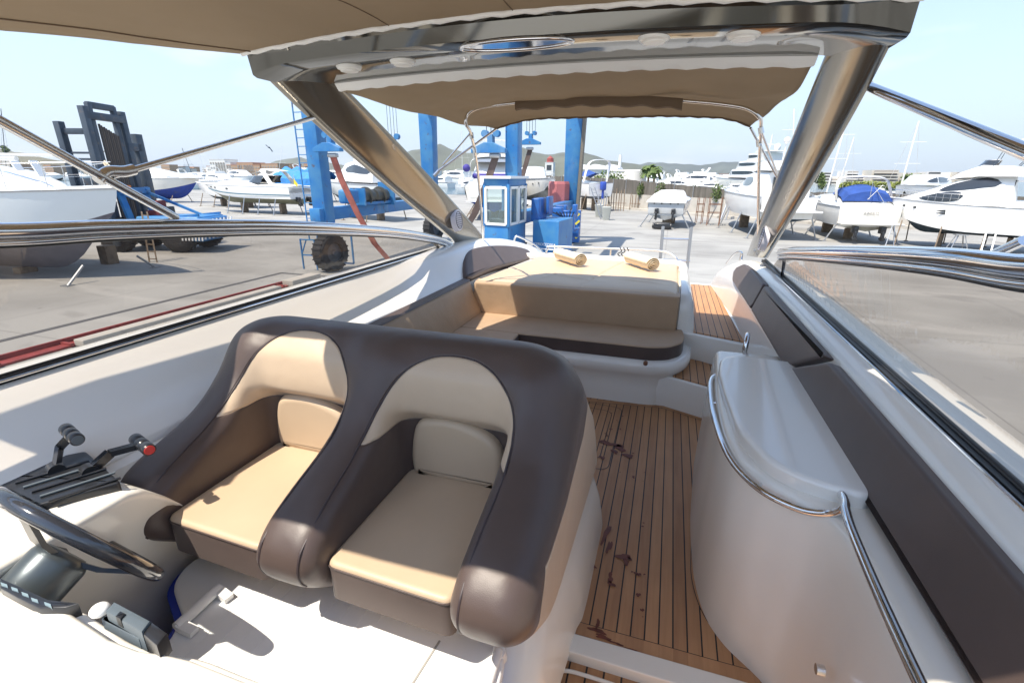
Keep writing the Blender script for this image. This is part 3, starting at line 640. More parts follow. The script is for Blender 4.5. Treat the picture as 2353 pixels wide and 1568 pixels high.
m = MB(); m.tube([canopy_f(.028, v/30)+Vector((0,0,-.005)) for v in range(31)], .0025, 6); m.build('hem_stitching', CANVASD, can)
def bim_edge(v, s):   # side edges of the bimini
    if s < 0: l = [Vector((-1.93,2.70,.475)), YP(900,248,3.05), YP(1010,276,3.45), YP(1085,290,3.78), YP(1142,296,3.94)]
    else: l = [Vector((.535,2.70,.482)), YP(1838,200,3.05), YP(1790,245,3.40), YP(1750,272,3.70), YP(1722,292,3.92)]
    return l
EL = crm(bim_edge(0,-1), 10); ER = crm(bim_edge(0,1), 10)
def bim_f(u, v):
    k = v*(len(EL)-1); i = min(int(k), len(EL)-2); a = EL[i].lerp(EL[i+1], k-i); b = ER[i].lerp(ER[i+1], k-i)
    t = 2*u-1; p = a.lerp(b, u); cr = float(np.interp(v, (0,.5,.70,1), (.058,.10,.118,.075)))*(1-abs(t)**(2.2+3.2*v)); endy = .10*v**2*(1-abs(t)**2)*0
    yb = -.0
    sag = -.008*math.sin(PI*min(1,v/.6))*(1-t*t)
    f = (.004*math.sin(12*t+v*5)+.012*abs(math.sin(5*t*(1+.5*v)+2.2*v))**.5)*math.sin(PI*v)+.003*hn(t*4, v*7)*min(1, v*4)
    cf = .006*max(0, abs(t)-.6)/.4*math.sin(v*16+t*6)*min(1, v*3)
    return p+Vector((0, 0, cr+sag+f+cf-.012*(1-v)*0))
bim = grid_surface(bim_f, 90, 50, 'bimini', CANVAS, None, .004); tag(bim, 'tan canvas bimini top behind the arch, on a steel hoop over the sunpad', 'bimini')
m = MB(); m.tube([bim_f(u/60, .985)+Vector((0,0,-.006+.003*math.sin(u*1.9))) for u in range(61)], .006, 6); m.build('hem', CANVASD, bim)
hoop = [YP(1110,548,4.95), YP(1098,400,4.05), YP(1083,312,3.62), YP(1070,285,3.5), YP(1075,262,3.5), YP(1105,247,3.5), YP(1180,237,3.5), YP(1280,229,3.5), YP(1375,226,3.5), YP(1480,227,3.5), YP(1570,232,3.5), YP(1660,240,3.5), YP(1715,250,3.5), YP(1742,268,3.5), YP(1748,292,3.62), YP(1743,400,4.1), YP(1741,560,4.9)]
m = MB(); m.tube(crm(hoop, 6), .0115, 10); m.build('hoop', STEELW, bim, smooth=60)
m = MB(); m.tube([YP(1140,296,3.92), YP(1008,392,3.6)], .009, 8); m.tube([YP(1078,308,3.6), YP(1018,378,3.62)], .0075, 8); m.tube([YP(1008,392,3.6), YP(997,404,3.58)], .013, 8)
m.build('brace', STEEL, bim, smooth=60); m = MB(); m.tube([YP(1724,294,3.9), YP(1786,408,4.2)], .009, 8); m.tube([YP(1748,300,3.62), YP(1790,412,4.2)], .007, 8); m.build('brace', STEEL, bim, smooth=60)
for p, y in (((1083,312),3.62),((1090,345),3.75),((1748,300),3.62),((1743,330),3.78)):
    m = MB(); m.tube([YP(p[0]-1,p[1]-7,y), YP(p[0]+1,p[1]+7,y)], .017, 10); m.build('clamp', STEELW, bim)
sl_ = crm([YP(1185,240,3.49), YP(1280,232,3.49), YP(1375,229,3.49), YP(1480,230,3.49), YP(1568,236,3.49)], 10)
m = MB(); m.loft([[p+Vector((0,-.018,.022)), p+Vector((0,-.028,0)), p+Vector((0,-.02,-.035+.006*math.sin(i*.9))), p+Vector((0,.012,-.04+.006*math.sin(i*.9))), p+Vector((0,.03,0)), p+Vector((0,.02,.025))] for i, p in enumerate(sl_)])
m.build('hoop_sleeve', CANVASD, bim, smooth=60)
# =================================================================== cushions
def cushion(out, z0, z1, name, r=.03, mt=TANC, side=None, parent=None, corner=.03):
    """top in one leather, side band in another"""
    q = rounded([Vector(p) for p in out], corner, 5)
    m = MB(); m.slab([(p.x, p.y) for p in q], (0,0,z0), (1,0,0), (0,1,0), z1-z0, r, 4)
    if side is not None:
        nf = len(m.f); n = len(q); m.mi = [1 if i < n else 0 for i in range(nf)]
        return m.build(name, [mt, side], parent, smooth=60)
    return m.build(name, mt, parent, smooth=60)
G_ = 'seat cushions round the cockpit bench'
c1 = cushion([(-1.70,3.49),(-1.01,3.475),(-.03,3.475),(.10,3.53),(.19,3.65),(.215,3.80),(.20,4.02),(-1.70,4.02)], -1.29, -1.178, 'bench_cushion', .012, TANC, BROWN, corner=.05)
tag(c1, 'tan bench cushion with dark brown front band, in front of the sunpad', 'cushion', G_)
c2 = cushion([(-1.70,1.95),(-1.045,1.95),(-1.04,3.47),(-1.70,3.485)], -1.29, -1.178, 'bench_cushion', .012, TANC, BROWN)
tag(c2, 'tan bench cushion with brown edge along the starboard side, partly behind the helm seat', 'cushion', G_)
m = MB(); m.slab([(-1.66,0),(.150,0),(.150,.30),(-1.60,.30)], (0,4.055,-1.178), (1,0,0), (0,-.12,1), .10, .02, 4)
bk = m.build('backrest_cushion', TANC, None, smooth=60); tag(bk, 'long tan backrest cushion below the front edge of the sunpad', 'cushion', 'backrest cushions of the bench')
m = MB(); m.loft([[Vector((x0, y, -1.178)), Vector((x0-.10, y, -.92)), Vector((x0-.115, y, -.893)), Vector((x0-.17, y, -.885)), Vector((x0-.20,y,-1.178))] for y, x0 in ((1.95,-1.555),(2.0,-1.545),(3.0,-1.545),(3.92,-1.545),(3.96,-1.555))])
sb = m.build('backrest_cushion', TANC, None, smooth=40, bevel=.008); tag(sb, 'tan backrest cushion along the starboard side of the bench, brown strip on top', 'cushion', 'backrest cushions of the bench')
m = MB(); m.loft([[Vector((-1.652, y, -.892)), Vector((-1.66, y, -.880)), Vector((-1.715, y, -.872)), Vector((-1.74,y,-.90))] for y in (1.95,2.9,3.95)]); m.build('top_strip', BROWN, sb)
# sunpad: soft rectangular mattress
def pad_f(u, v):
    xl = -1.62+.20*v; x = xl+(.148-xl)*u; y = 3.96+1.50*v; e = 1-max(abs(2*u-1)**14, abs(2*v-1)**18)
    z = -.915+.05*max(0, e)**.5
    z += .006*hn(x*1.6, y*1.5)*e
    d = abs((x+.62)-(y-4.2)*.18); z -= .012*math.exp(-(d/.012)**2)*e*(1 if y > 4.25 else .6)
    d2 = abs(y-4.42-.03*math.sin(x*3)+.05*x); z -= .006*math.exp(-(d2/.03)**2)*e
    for (cx_, cy_, sx_, ang) in ((-1.05,4.55,.28,.6),(-.80,4.30,.25,-.35),(-.98,4.32,.2,1.2),(-.45,4.40,.35,.15),(-.2,4.3,.25,-.2)):
        dx = x-cx_; dy = y-cy_; a = dx*math.cos(ang)+dy*math.sin(ang); b = -dx*math.sin(ang)+dy*math.cos(ang)
        z += .010*math.exp(-(b/.022)**2-(a/sx_)**2)
    return Vector((x, y, z))
TANP = mat('tan_sunpad', (.62,.465,.315), .5, bump=.35, bscale=6, bdist=.012, noise=.05, nscale=5)
pad = grid_surface(pad_f, 150, 120, 'sunpad', TANP, None); 
tag(pad, 'wide tan sunpad mattress at the stern with creased cover', 'sunpad')
m = MB(); m.loft([[pad_f(u/40, 0)+Vector((0,0,-.002)) for u in range(41)], [Vector((pad_f(u/40,0).x, 3.952, -.965)) for u in range(41)], [Vector((pad_f(u/40,0).x, 3.958, -.985)) for u in range(41)]], closed=False); m.build('front_flap', TANP, pad, smooth=60, normals=False)
# ---- rolled towels
def towel(px, py, qx, qy, lab):
    a = ZP(px, py, -.795); b = ZP(qx, qy, -.795); d = (b-a); L = d.length; d.normalize(); n = Vector((-d.y, d.x, 0)); u = Vector((0,0,1)); m = MB()
    rr = []
    def spir(t, rmax):  # spiral profile
        return [(math.cos(k*.42)*(.008+ (rmax-.008)*k/52), math.sin(k*.42)*(.008+(rmax-.008)*k/52)) for k in range(53)]
    for i in range(13):
        t = i/12; off = a+d*L*t; wob = 1+.05*math.sin(i*1.7)+.03*math.sin(i*3.3)
        rr.append([off+n*x*wob+u*(z*.9*wob)+d*(.010*math.sin(k*.42)*(1 if t > .5 else -1)*(1 if i in (0, 12) else 0)+(.016*(1-k/52) if i == 12 else 0)) for k, (x, z) in enumerate(spir(t, .072))])
    m.loft(rr, closed=False); o = m.build('rolled_towel', TOWEL, None, smooth=60, normals=False)
    k = o.modifiers.new('t', 'SOLIDIFY'); k.thickness = .005; k.offset = 0
    tag(o, lab, 'towel', 'rolled towels on the sunpad'); return o
towel(1283,583,1334,598,'cream rolled towel on the sunpad, the one nearer the blue travel lift'); towel(1444,591,1500,608,'cream rolled towel on the sunpad, the one nearer the teak walkway')
# =================================================================== HELM SEAT (implicit surface)
def surface_nets(F, xs, ys, zs):
    s = F < 0; nx, ny, nz = F.shape
    P = np.zeros((nx-1, ny-1, nz-1, 3)); C = np.zeros((nx-1, ny-1, nz-1))
    cor = [(i, j, k) for i in (0,1) for j in (0,1) for k in (0,1)]
    def sub(a, o): return a[o[0]:nx-1+o[0], o[1]:ny-1+o[1], o[2]:nz-1+o[2]]
    for a in cor:
        for ax in range(3):
            if a[ax]: continue
            b = list(a); b[ax] = 1; fa = sub(F, a); fb = sub(F, b); cr = (fa < 0) != (fb < 0)
            t = np.where(cr, fa/np.where(cr, fa-fb, 1), 0)
            for q in range(3): P[..., q] += np.where(cr, a[q]+(t if q == ax else 0), 0)
            C += cr
    act = C > 0; idx = -np.ones(act.shape, int); idx[act] = np.arange(act.sum())
    I = np.argwhere(act); pos = P[act]/C[act][:, None]+I
    h = np.array([xs[1]-xs[0], ys[1]-ys[0], zs[1]-zs[0]]); V = pos*h+np.array([xs[0], ys[0], zs[0]])
    quads = []
    for ax in range(3):
        o1, o2 = [q for q in range(3) if q != ax]
        a = [slice(1, -1)]*3; a[ax] = slice(0, -1); b = list(a); b[ax] = slice(1, None)
        cr = s[tuple(a)] != s[tuple(b)]; W = np.argwhere(cr)
        base = W.copy(); base[:, o1] += 1; base[:, o2] += 1   # grid vertex index
        def cell(d1, d2):
            c = base.copy(); c[:, o1] -= d1; c[:, o2] -= d2; return idx[c[:, 0], c[:, 1], c[:, 2]]
        q = np.stack([cell(1,1), cell(0,1), cell(0,0), cell(1,0)], 1)
        inside = s[tuple(base.T)]
        flip = inside if ax != 1 else ~inside
        q[~flip] = q[~flip][:, ::-1]; quads.append(q)
    Q = np.concatenate(quads); Q = Q[(Q >= 0).all(1)]
    return V, Q
def poly_sdf(px, py, poly):
    d = np.full(px.shape, 1e9); s = np.ones(px.shape); n = len(poly); j = n-1
    for i in range(n):
        ex = poly[j][0]-poly[i][0]; ey = poly[j][1]-poly[i][1]; wx = px-poly[i][0]; wy = py-poly[i][1]
        t = np.clip((wx*ex+wy*ey)/(ex*ex+ey*ey), 0, 1); bx = wx-ex*t; by = wy-ey*t; d = np.minimum(d, bx*bx+by*by)
        c1 = py >= poly[i][1]; c2 = py < poly[j][1]; c3 = ex*wy > ey*wx
        f = (c1 & c2 & c3) | (~c1 & ~c2 & ~c3); s = np.where(f, -s, s); j = i
    return s*np.sqrt(d)
def smax(a, b, k): h = np.maximum(k-np.abs(a-b), 0)/k; return np.maximum(a, b)+h*h*k/4
def smin(a, b, k): return -smax(-a, -b, k)
PROF = [(.90,-1.185),(.845,-1.13),(.815,-1.07),(.83,-1.01),(.885,-.955),(.99,-.905),(1.12,-.855),(1.21,-.80),(1.29,-.71),(1.35,-.61),(1.43,-.555),(1.53,-.55),(1.62,-.60),(1.80,-.83),(1.95,-1.0),(2.12,-1.24),(2.18,-1.42),(1.5,-1.38),(1.12,-1.33),(.98,-1.25)]
PROF = [(p.x, p.y) for p in crm([(a, b, 0) for a, b in PROF], 3, closed=True)]
XL, XR = -1.705, -.212
SEATS = (-1.262, -.642); CUSHZ = -1.05
def sst(t): t = np.clip(t, 0, 1); return t*t*(3-2*t)
def seat_fields(X, Y, Z):
    dp = poly_sdf(Y, Z, PROF)
    dx = np.abs(X-(XL+XR)/2)-(XR-XL)/2
    edge = np.clip((np.abs(X-(XL+XR)/2)-(XR-XL)/2+.26)/.26, 0, 1)
    dp = dp+.10*edge**2.4*np.clip((Z+.95)/.3, 0, 1)
    r = .095; a = dp+r; b = dx+r
    body = np.sqrt(np.maximum(a, 0)**2+np.maximum(b, 0)**2)+np.minimum(np.maximum(a, b), 0)-r
    cav = np.full(X.shape, 1e9)
    for xs in SEATS:
        t = np.clip((Z-CUSHZ)/.30, 0, 1); w = .200+.022*t
        yb = 1.405-.062*sst((Z+.85)/.07)+.05*sst((Z+.66)/.10)
        dxx = np.abs(X-xs)-w; dyy = Y-yb; rr = .07
        a1 = dxx+rr; b1 = dyy+rr
        d = np.sqrt(np.maximum(a1, 0)**2+np.maximum(b1, 0)**2)+np.minimum(np.maximum(a1, b1), 0)-rr
        cav = np.minimum(cav, d)
    f = smax(body, -cav, .075)
    return f, cav
hs = .0125
xs = np.arange(XL-.06, XR+.07, hs); ys = np.arange(.72, 2.32, hs); zs = np.arange(-1.50, -.48, hs)
X, Y, Z = np.meshgrid(xs, ys, zs, indexing='ij')
F_, cav_ = seat_fields(X, Y, Z)
V, Q = surface_nets(F_, xs, ys, zs)
me = bpy.data.meshes.new('seat_shell'); me.from_pydata(V.tolist(), [], Q.tolist())
f, c = seat_fields(V[:,0], V[:,1], V[:,2])
x, y, z = V.T
# tan inner band: an arch on the back of each bucket
arc = np.full(len(V), 1e9)
for k, xs_ in enumerate(SEATS):
    hh = .275 if k == 0 else .252; q = (np.abs((x-xs_)/.252)**2.3+np.maximum((z+.838)/hh, 0)**2.3)**(1/2.3)
    arc = np.minimum(arc, (q-1)*.25)
band = np.maximum(np.maximum(arc, -(z+.842)), 1.02-y)
band = np.maximum(band, y-1.52)
sl2 = np.interp(y, (.90,.938,.989,1.244,1.532,1.66,1.8), (-1.25,-1.10,-1.015,-1.0,-.915,-.75,-.60))
side = np.maximum(XR-.125-x, (z-sl2-.035)*.8)
side2 = np.maximum(x-(XL+.055), (z-sl2)*.8)
tn = np.minimum(np.minimum(band, side), side2)
at = me.attributes.new('tan_zone', 'FLOAT', 'POINT'); at.data.foreach_set('value', tn.astype(np.float32))
SEATM = mat('seat_leather', (.075,.052,.052), .42, sheen=.1)
n_ = SEATM.node_tree.nodes; l_ = SEATM.node_tree.links; p_ = n_['Principled BSDF']
a_ = n_.new('ShaderNodeAttribute'); a_.attribute_name = 'tan_zone'
mr = n_.new('ShaderNodeMapRange'); mr.inputs[1].default_value = .0012; mr.inputs[2].default_value = -.0012; l_.new(a_.outputs['Fac'], mr.inputs[0])
nz = n_.new('ShaderNodeTexNoise'); nz.inputs['Scale'].default_value = 5; nz.inputs['Detail'].default_value = 5
tc_ = n_.new('ShaderNodeTexCoord'); l_.new(tc_.outputs['Object'], nz.inputs['Vector'])
def cmix(a, b, f):
    k = n_.new('ShaderNodeMix'); k.data_type = 'RGBA'
    for i, v in ((6, a), (7, b)):
        if isinstance(v, tuple): k.inputs[i].default_value = (*v, 1)
        else: l_.new(v, k.inputs[i])
    l_.new(f, k.inputs[0]); return k.outputs[2]
cb = cmix((.072,.049,.042), (.100,.069,.058), nz.outputs[0]); ct = cmix((.56,.42,.29), (.63,.485,.345), nz.outputs[0])
l_.new(cmix(cb, ct, mr.outputs[0]), p_.inputs['Base Color'])
g_ = n_.new('ShaderNodeTexNoise'); g_.inputs['Scale'].default_value = 420; l_.new(tc_.outputs['Object'], g_.inputs['Vector'])
wr = n_.new('ShaderNodeTexNoise'); wr.inputs['Scale'].default_value = 7; wr.inputs['Detail'].default_value = 2; l_.new(tc_.outputs['Object'], wr.inputs['Vector'])
ab = n_.new('ShaderNodeMath'); ab.operation = 'ABSOLUTE'; l_.new(a_.outputs['Fac'], ab.inputs[0])
gr = n_.new('ShaderNodeMapRange'); gr.inputs[1].default_value = 0; gr.inputs[2].default_value = .006; l_.new(ab.outputs[0], gr.inputs[0])
b1 = n_.new('ShaderNodeBump'); b1.inputs['Strength'].default_value = .9; b1.inputs['Distance'].default_value = .004; l_.new(gr.outputs[0], b1.inputs['Height'])
b2 = n_.new('ShaderNodeBump'); b2.inputs['Strength'].default_value = .25; b2.inputs['Distance'].default_value = .0015; l_.new(g_.outputs[0], b2.inputs['Height']); l_.new(b1.outputs[0], b2.inputs['Normal'])
b3 = n_.new('ShaderNodeBump'); b3.inputs['Strength'].default_value = .28; b3.inputs['Distance'].default_value = .025; l_.new(wr.outputs[0], b3.inputs['Height']); l_.new(b2.outputs[0], b3.inputs['Normal'])
l_.new(b3.outputs[0], p_.inputs['Normal'])
me.materials.append(SEATM); bm = bmesh.new(); bm.from_mesh(me)
for _ in range(3): bmesh.ops.smooth_vert(bm, verts=bm.verts, factor=.5, use_axis_x=True, use_axis_y=True, use_axis_z=True)
bmesh.ops.recalc_face_normals(bm, faces=bm.faces); bm.to_mesh(me); bm.free()
me.polygons.foreach_set('use_smooth', [True]*len(me.polygons))
seat = tag(empty('helm_seat', (-.95,1.6,-1.65)), 'double helm seat with two tan bucket seats in a dark brown leather shell', 'helm seat')
def under(o, root): o.parent = root; o.matrix_parent_inverse = root.matrix_basis.inverted(); return o
bpy.context.view_layer.update()
sh = bpy.data.objects.new('seat_shell', me); COL.objects.link(sh); under(sh, seat)
for xs_ in SEATS:
    # seat cushion: tan top, brown band
    hw = .204; q = [(xs_-hw,.885),(xs_+hw,.870),(xs_+hw,1.41),(xs_-hw,1.41)]
    m = MB(); qq = rounded([Vector(p) for p in q], [.035,.035,.02,.02], 5); n = len(qq)
    m.slab([(p.x, p.y) for p in qq], (0,0,-1.185), (1,0,0), (0,1,0), .130, .016, 4)
    m.mi = [1 if i < n else 0 for i in range(len(m.f))]
    o = m.build('seat_cushion', [TAN, BROWN], None, smooth=60); 
    under(o, seat)
    m = MB(); m.tube([Vector((p.x, p.y, -1.071)) for p in qq], .0035, 6, closed=True); o2 = m.build('piping', BROWN, None, smooth=60); under(o2, o)
    # lumbar cushion
    prof2 = [(-.178,0),(.172,0),(.180,.10),(.168,.165),(.11,.215),(0,.245),(-.10,.238),(-.150,.215),(-.172,.16),(-.182,.08)]
    pts = [(p.x, p.y) for p in crm([(a, b, 0) for a, b in rounded([Vector(p) for p in prof2], [.03,.03,0,0,0,0,0,0,0,0], 3)], 3, closed=True)]
    m = MB(); m.slab(pts, (xs_-.004,1.42,-1.066), (1,0,0), (0,.03,1), .062, .026, 5); o = m.build('lumbar_cushion', TAN, None, smooth=60); under(o, seat)
# piping along the rim of each bucket and the outer edges (follows the colour seam on the shell)
def project(px, py, ztop=-.6):
    """height of the shell under a plan point"""
    zz = np.linspace(-.56, -1.3, 300); f, _ = seat_fields(np.full(300, px), np.full(300, py), zz); i = np.argmax(f < 0)
    return zz[i] if (f < 0).any() else None
def cast(o, d, n=500, L_=1.2):
    o = Vector(o); d = Vector(d); t = np.linspace(0, L_, n); f, _ = seat_fields(o.x+d.x*t, o.y+d.y*t, o.z+d.z*t); i = int(np.argmax(f < 0))
    return (o+d*float(t[i])) if (f < 0).any() else None
for k, xs_ in enumerate(SEATS):
    hh = .275 if k == 0 else .252; pl = []
    for sg in (-1, 1):
        part = []
        for z_ in np.linspace(-1.12, -.99, 7): part.append(cast((xs_+sg*.243, .6, z_), (0,1,0)))
        for y_ in np.linspace(.94, 1.15, 9): part.append(cast((xs_+sg*(.243+.009*(y_-.94)/.2), y_, -.4), (0,0,-1)))
        if sg < 0: pl += part
        else: tail = part[::-1]
        if sg < 0:
            for a in np.linspace(.12, PI-.12, 34): 
                cx_ = abs(math.cos(a))**(2/2.3)*math.copysign(1, math.cos(a)); sz = math.sin(a)**(2/2.3); pl.append(cast((xs_-.252*cx_, .7, -.838+hh*sz), (0,1,0)))
    pl += tail; pl = [p for p in pl if p is not None]; cl = [pl[0]]
    for p in pl[1:]:
        if .008 < (p-cl[-1]).length < .2: cl.append(p)
    m = MB(); m.tube(crm(cl, 3), .0034, 6); o = m.build('rim_piping', mat('piping', (.05,.035,.036), .5), None, smooth=60); under(o, seat)
# white pedestal
ped = [(-1.66,1.16),(-.34,1.14),(-.262,1.22),(-.235,1.5),(-.235,2.03),(-.28,2.12),(-1.66,2.12)]
m = MB(); rr = []
for z, e in ((-1.66,.080),(-1.60,.072),(-1.50,.055),(-1.42,.03),(-1.36,.005),(-1.30,-.01)):
    q = rounded([Vector(p) for p in ped], [.02,.1,.06,.1,.1,.08,.02], 4)
    rr.append([Vector((p.x+(e if p.x > -1 else 0)*min(1, max(0,(p.y-1.1)/.5)+.3), p.y+(e*.3 if p.y > 1.7 else (-.02-e*3.4 if p.x > -.6 and p.y < 1.3 else 0)), z)) for p in q])
m.loft(rr); o = m.build('pedestal', GELW, None, smooth=60); under(o, seat)
# =================================================================== side console, throttle, wheel, dash
m = MB()
# starboard side console moulding beside the seat
rr = []
for y_, zt_, xi in ((-1.2,-.889,-1.43),(.70,-.889,-1.43),(.79,-.892,-1.432),(.84,-.915,-1.437),(.90,-.985,-1.445),(.96,-1.07,-1.452),(1.10,-1.15,-1.46),(1.5,-1.22,-1.47),(1.95,-1.24,-1.48)):
    q = rounded([Vector((-1.74,-1.74)), Vector((xi-.17,-1.74)), Vector((xi-.15,-1.36)), Vector((xi-.07,-1.12)), Vector((xi,zt_)), Vector((-1.74,zt_+.01))], [0,0,.06,.10,.028,0], 5); rr.append([Vector((p.x,y_,p.y)) for p in q])
m.loft(rr); m.build('side_console', GELW, boat, smooth=50)
m = MB(); m.loft([[Vector((-1.66,y,-1.2)),Vector((-1.58,y,-1.15)),Vector((-1.60,y,-1.0)),Vector((-1.66,y,-.93)),Vector((-1.70,y,-.92))] for y in (.6,1.2,2.0)], closed=False); m.build('liner_shelf', GELW, boat, normals=False)
# helm bulkhead below the dash
m = MB(); m.prism([(-1.62,-1.2),(.0,-1.2),(.0,.20),(-.5,.24),(-1.3,.24),(-1.62,.24)], -1.74, -.9, .03); m.build('helm_bulkhead', GELW, boat)
dl = [ZP(-60,1330,-.78), ZP(0,1349,-.78), ZP(45,1375,-.78), ZP(88,1398,-.78), ZP(118,1390,-.78), ZP(150,1396,-.78), ZP(200,1430,-.78), ZP(255,1466,-.78), ZP(321,1491,-.78), ZP(380,1499,-.78), ZP(440,1513,-.78), ZP(560,1560,-.78), ZP(700,1600,-.78)]
dp_ = [(p.x, p.y) for p in dl]; dp_ += [(-.2,.2),(-.2,-.5),(-1.7,-.5),(-1.7,.36)]
m = MB(); m.prism(dp_, -.835, -.775, .014, 4); dash = m.build('dashboard', GELW, boat, smooth=60)
m = MB(); m.tube(crm([p+Vector((0,.012,-.045)) for p in dl[5:]],5), .014, 10); m.build('dash_lip', GELW, dash, smooth=60)
# throttle
th_ = tag(empty('throttle_control', (-1.65,.76,-.86)), 'black twin throttle control with slotted base plate, one knob with a red button', 'throttle'); bpy.context.view_layer.update()
zt = -.862; ox = Vector((0,0,0))
pc = [ZP(0,1073,zt), ZP(196,1035,zt), ZP(238,1060,zt), ZP(277,1106,zt), ZP(95,1156,zt), ZP(0,1110,zt)]
u_ = (pc[1]-pc[0]); 
m = MB(); m.prism(rounded([Vector((p.x, p.y)) for p in (ZP(-60,1086,zt), ZP(196,1035,zt), ZP(277,1106,zt), ZP(60,1166,zt))], .012, 4), zt-.03, zt, .004); under(m.build('base_plate', BLACKP, None), th_)
a0 = ZP(35,1108,zt+.004); a1 = ZP(205,1058,zt+.004); b0 = ZP(112,1150,zt+.004)
for k in range(5):
    t = k/4; s_ = a0.lerp(b0, t); e_ = s_+(a1-a0)*(1.0 if k < 4 else .95)
    m = MB(); m.tube([s_+Vector((0,0,-.001)), e_], .0042, 8); under(m.build('slot_rib', GREYP if k % 2 else BLACKP, None, smooth=60), th_)
def lever(foot, knob, kn2, red):
    root = None; f = Vector(foot); kq = Vector(knob); k2 = Vector(kn2); ax = (k2-kq)
    m = MB(); mid = f.lerp(kq, .45)+Vector((0,0,.012)); w = ax.normalized()
    for s in (-1, 0, 1): m.bar(f+w*s*.010, mid+w*s*.010, .006, .026); m.bar(mid+w*s*.010, (kq+ax*.5)+w*s*.010, .006, .018)
    m.disc(f-w*.02, w, .022, .04, 18); lv = m.build('lever', BLACKP, None, smooth=40); under(lv, th_)
    m = MB(); 
    for s0_, s1_ in ((-.05,.30),(.34,.66),(.70,1.02)): m.rbox; m.tube([kq+ax*s0_, kq+ax*(s0_+.03), kq+ax*(s1_-.03), kq+ax*s1_], [.016,.019,.019,.016], 20)
    m.tube([kq, k2], .013, 12); kb = m.build('knob', BLACKP, None, smooth=50); under(kb, th_)
    m = MB(); m.disc(k2, ax, .0165, .004, 20, .014); o = m.build('button', RED if red else GREYP, None, smooth=50); under(o, th_)
zk = -.77
lever(ZP(128,1078,-.86), YP(152,985,.86), YP(178,1010,.82), False)
lever(ZP(205,1082,-.86), YP(312,1008,.93), YP(343,1033,.89), True)
# steering wheel
wh = tag(empty('steering_wheel', (-1.30,.55,-.93)), 'black glossy steering wheel on a tilted hub at the helm', 'steering wheel'); bpy.context.view_layer.update()
wc = YP(70,1175,.60)
wR = .205; p1 = YP(352,1316,.66)
view = wc.normalized()
e1 = (p1-wc); e1 = e1/e1.length
nrm = e1.cross(view).normalized()
if nrm.z < 0: nrm = -nrm
nrm = (nrm+view*-.03).normalized(); e2 = nrm.cross(e1).normalized(); e1 = e2.cross(nrm)
wc = p1-e1*wR
RIM = mat('wheel_rim', (.03,.035,.045), .12, coat=1)
m = MB(); m.tube([wc+e1*math.cos(a)*wR+e2*math.sin(a)*wR for a in [i/64*2*PI for i in range(64)]], .019, 16, closed=True); under(m.build('rim', RIM, None, smooth=60), wh)
hub_ = wc-nrm*.055
for a in (0.2, 2.3, 4.3):
    m = MB(); d_ = e1*math.cos(a)+e2*math.sin(a); s_ = d_.cross(nrm)
    m.loft([[hub_+d_*r+nrm*h+s_*w+nrm*t_ for w, t_ in ((-ww,-.006),(ww,-.006),(ww,.006),(-ww,.006))] for r, h, ww in ((.03,0,.03),(.09,.01,.022),(.15,.035,.018),(.195,.052,.02))]); under(m.build('spoke', BLACKP, None, smooth=50), wh)
m = MB(); m.tube([hub_-nrm*.12, hub_-nrm*.10, hub_-nrm*.012, hub_, hub_+nrm*.012], [.060,.068,.068,.064,.050], 28); under(m.build('hub', mat('hub_grey', (.09,.11,.12), .3, metal=.4), None, smooth=50), wh)
m = MB(); m.tube([hub_-nrm*.12, hub_-nrm*.20], [.085,.095], 28); under(m.build('column_boot', BLACKP, None, smooth=50), wh)
# switch block on the dash
sw = tag(empty('switch_unit', (-.95,.42,-.75)), 'grey and black switch block with a white knob on the dashboard edge', 'switch'); bpy.context.view_layer.update()
def SP(x, y, z=-.755): return ZP(x, y, z)
def slabpx(pts, z0, z1, name, mt, bev=.003, root=sw):
    q = [ZP(x, y, z1) for x, y in pts]; m = MB(); m.prism([(p.x, p.y) for p in q], z0, z1, bev, 2); o = m.build(name, mt, None, smooth=40); under(o, root); return o
slabpx([(262,1380),(345,1424),(325,1450),(242,1402)], -.79, -.742, 'switch_body', GREYP); slabpx([(345,1424),(384,1452),(360,1482),(325,1452)], -.79, -.748, 'switch_base', BLACKP)
slabpx([(240,1410),(330,1455),(318,1466),(232,1420)], -.79, -.765, 'lower_rocker', GREYP)
slabpx([(276,1402),(288,1408),(276,1420),(265,1414)], -.76, -.738, 'slot', BLACK, .001)
m = MB(); c_ = ZP(229,1400,-.75); m.ball(c_, .016, 8, (1,1,.7)); under(m.build('knob', LAMPW, None, smooth=60), sw)
kp = tag(empty('dash_keypad', (-1.1,.4,-.77)), 'black keypad of small grey-blue buttons along the dashboard rim', 'keypad'); bpy.context.view_layer.update()
slabpx([(0,1326),(60,1352),(110,1375),(180,1384),(150,1394),(90,1396),(40,1372),(0,1350)], -.79, -.760, 'panel', BLACKP, root=kp)
for k, (x_, y_) in enumerate(((10,1340),(34,1350),(58,1362),(80,1375),(110,1385))):
    slabpx([(x_-9,y_-4),(x_+6,y_+1),(x_+8,y_+8),(x_-7,y_+3)], -.765, -.7575, 'button', mat('btn', (.22,.30,.33), .4) if k == 0 else bpy.data.materials['btn'], 0, kp)
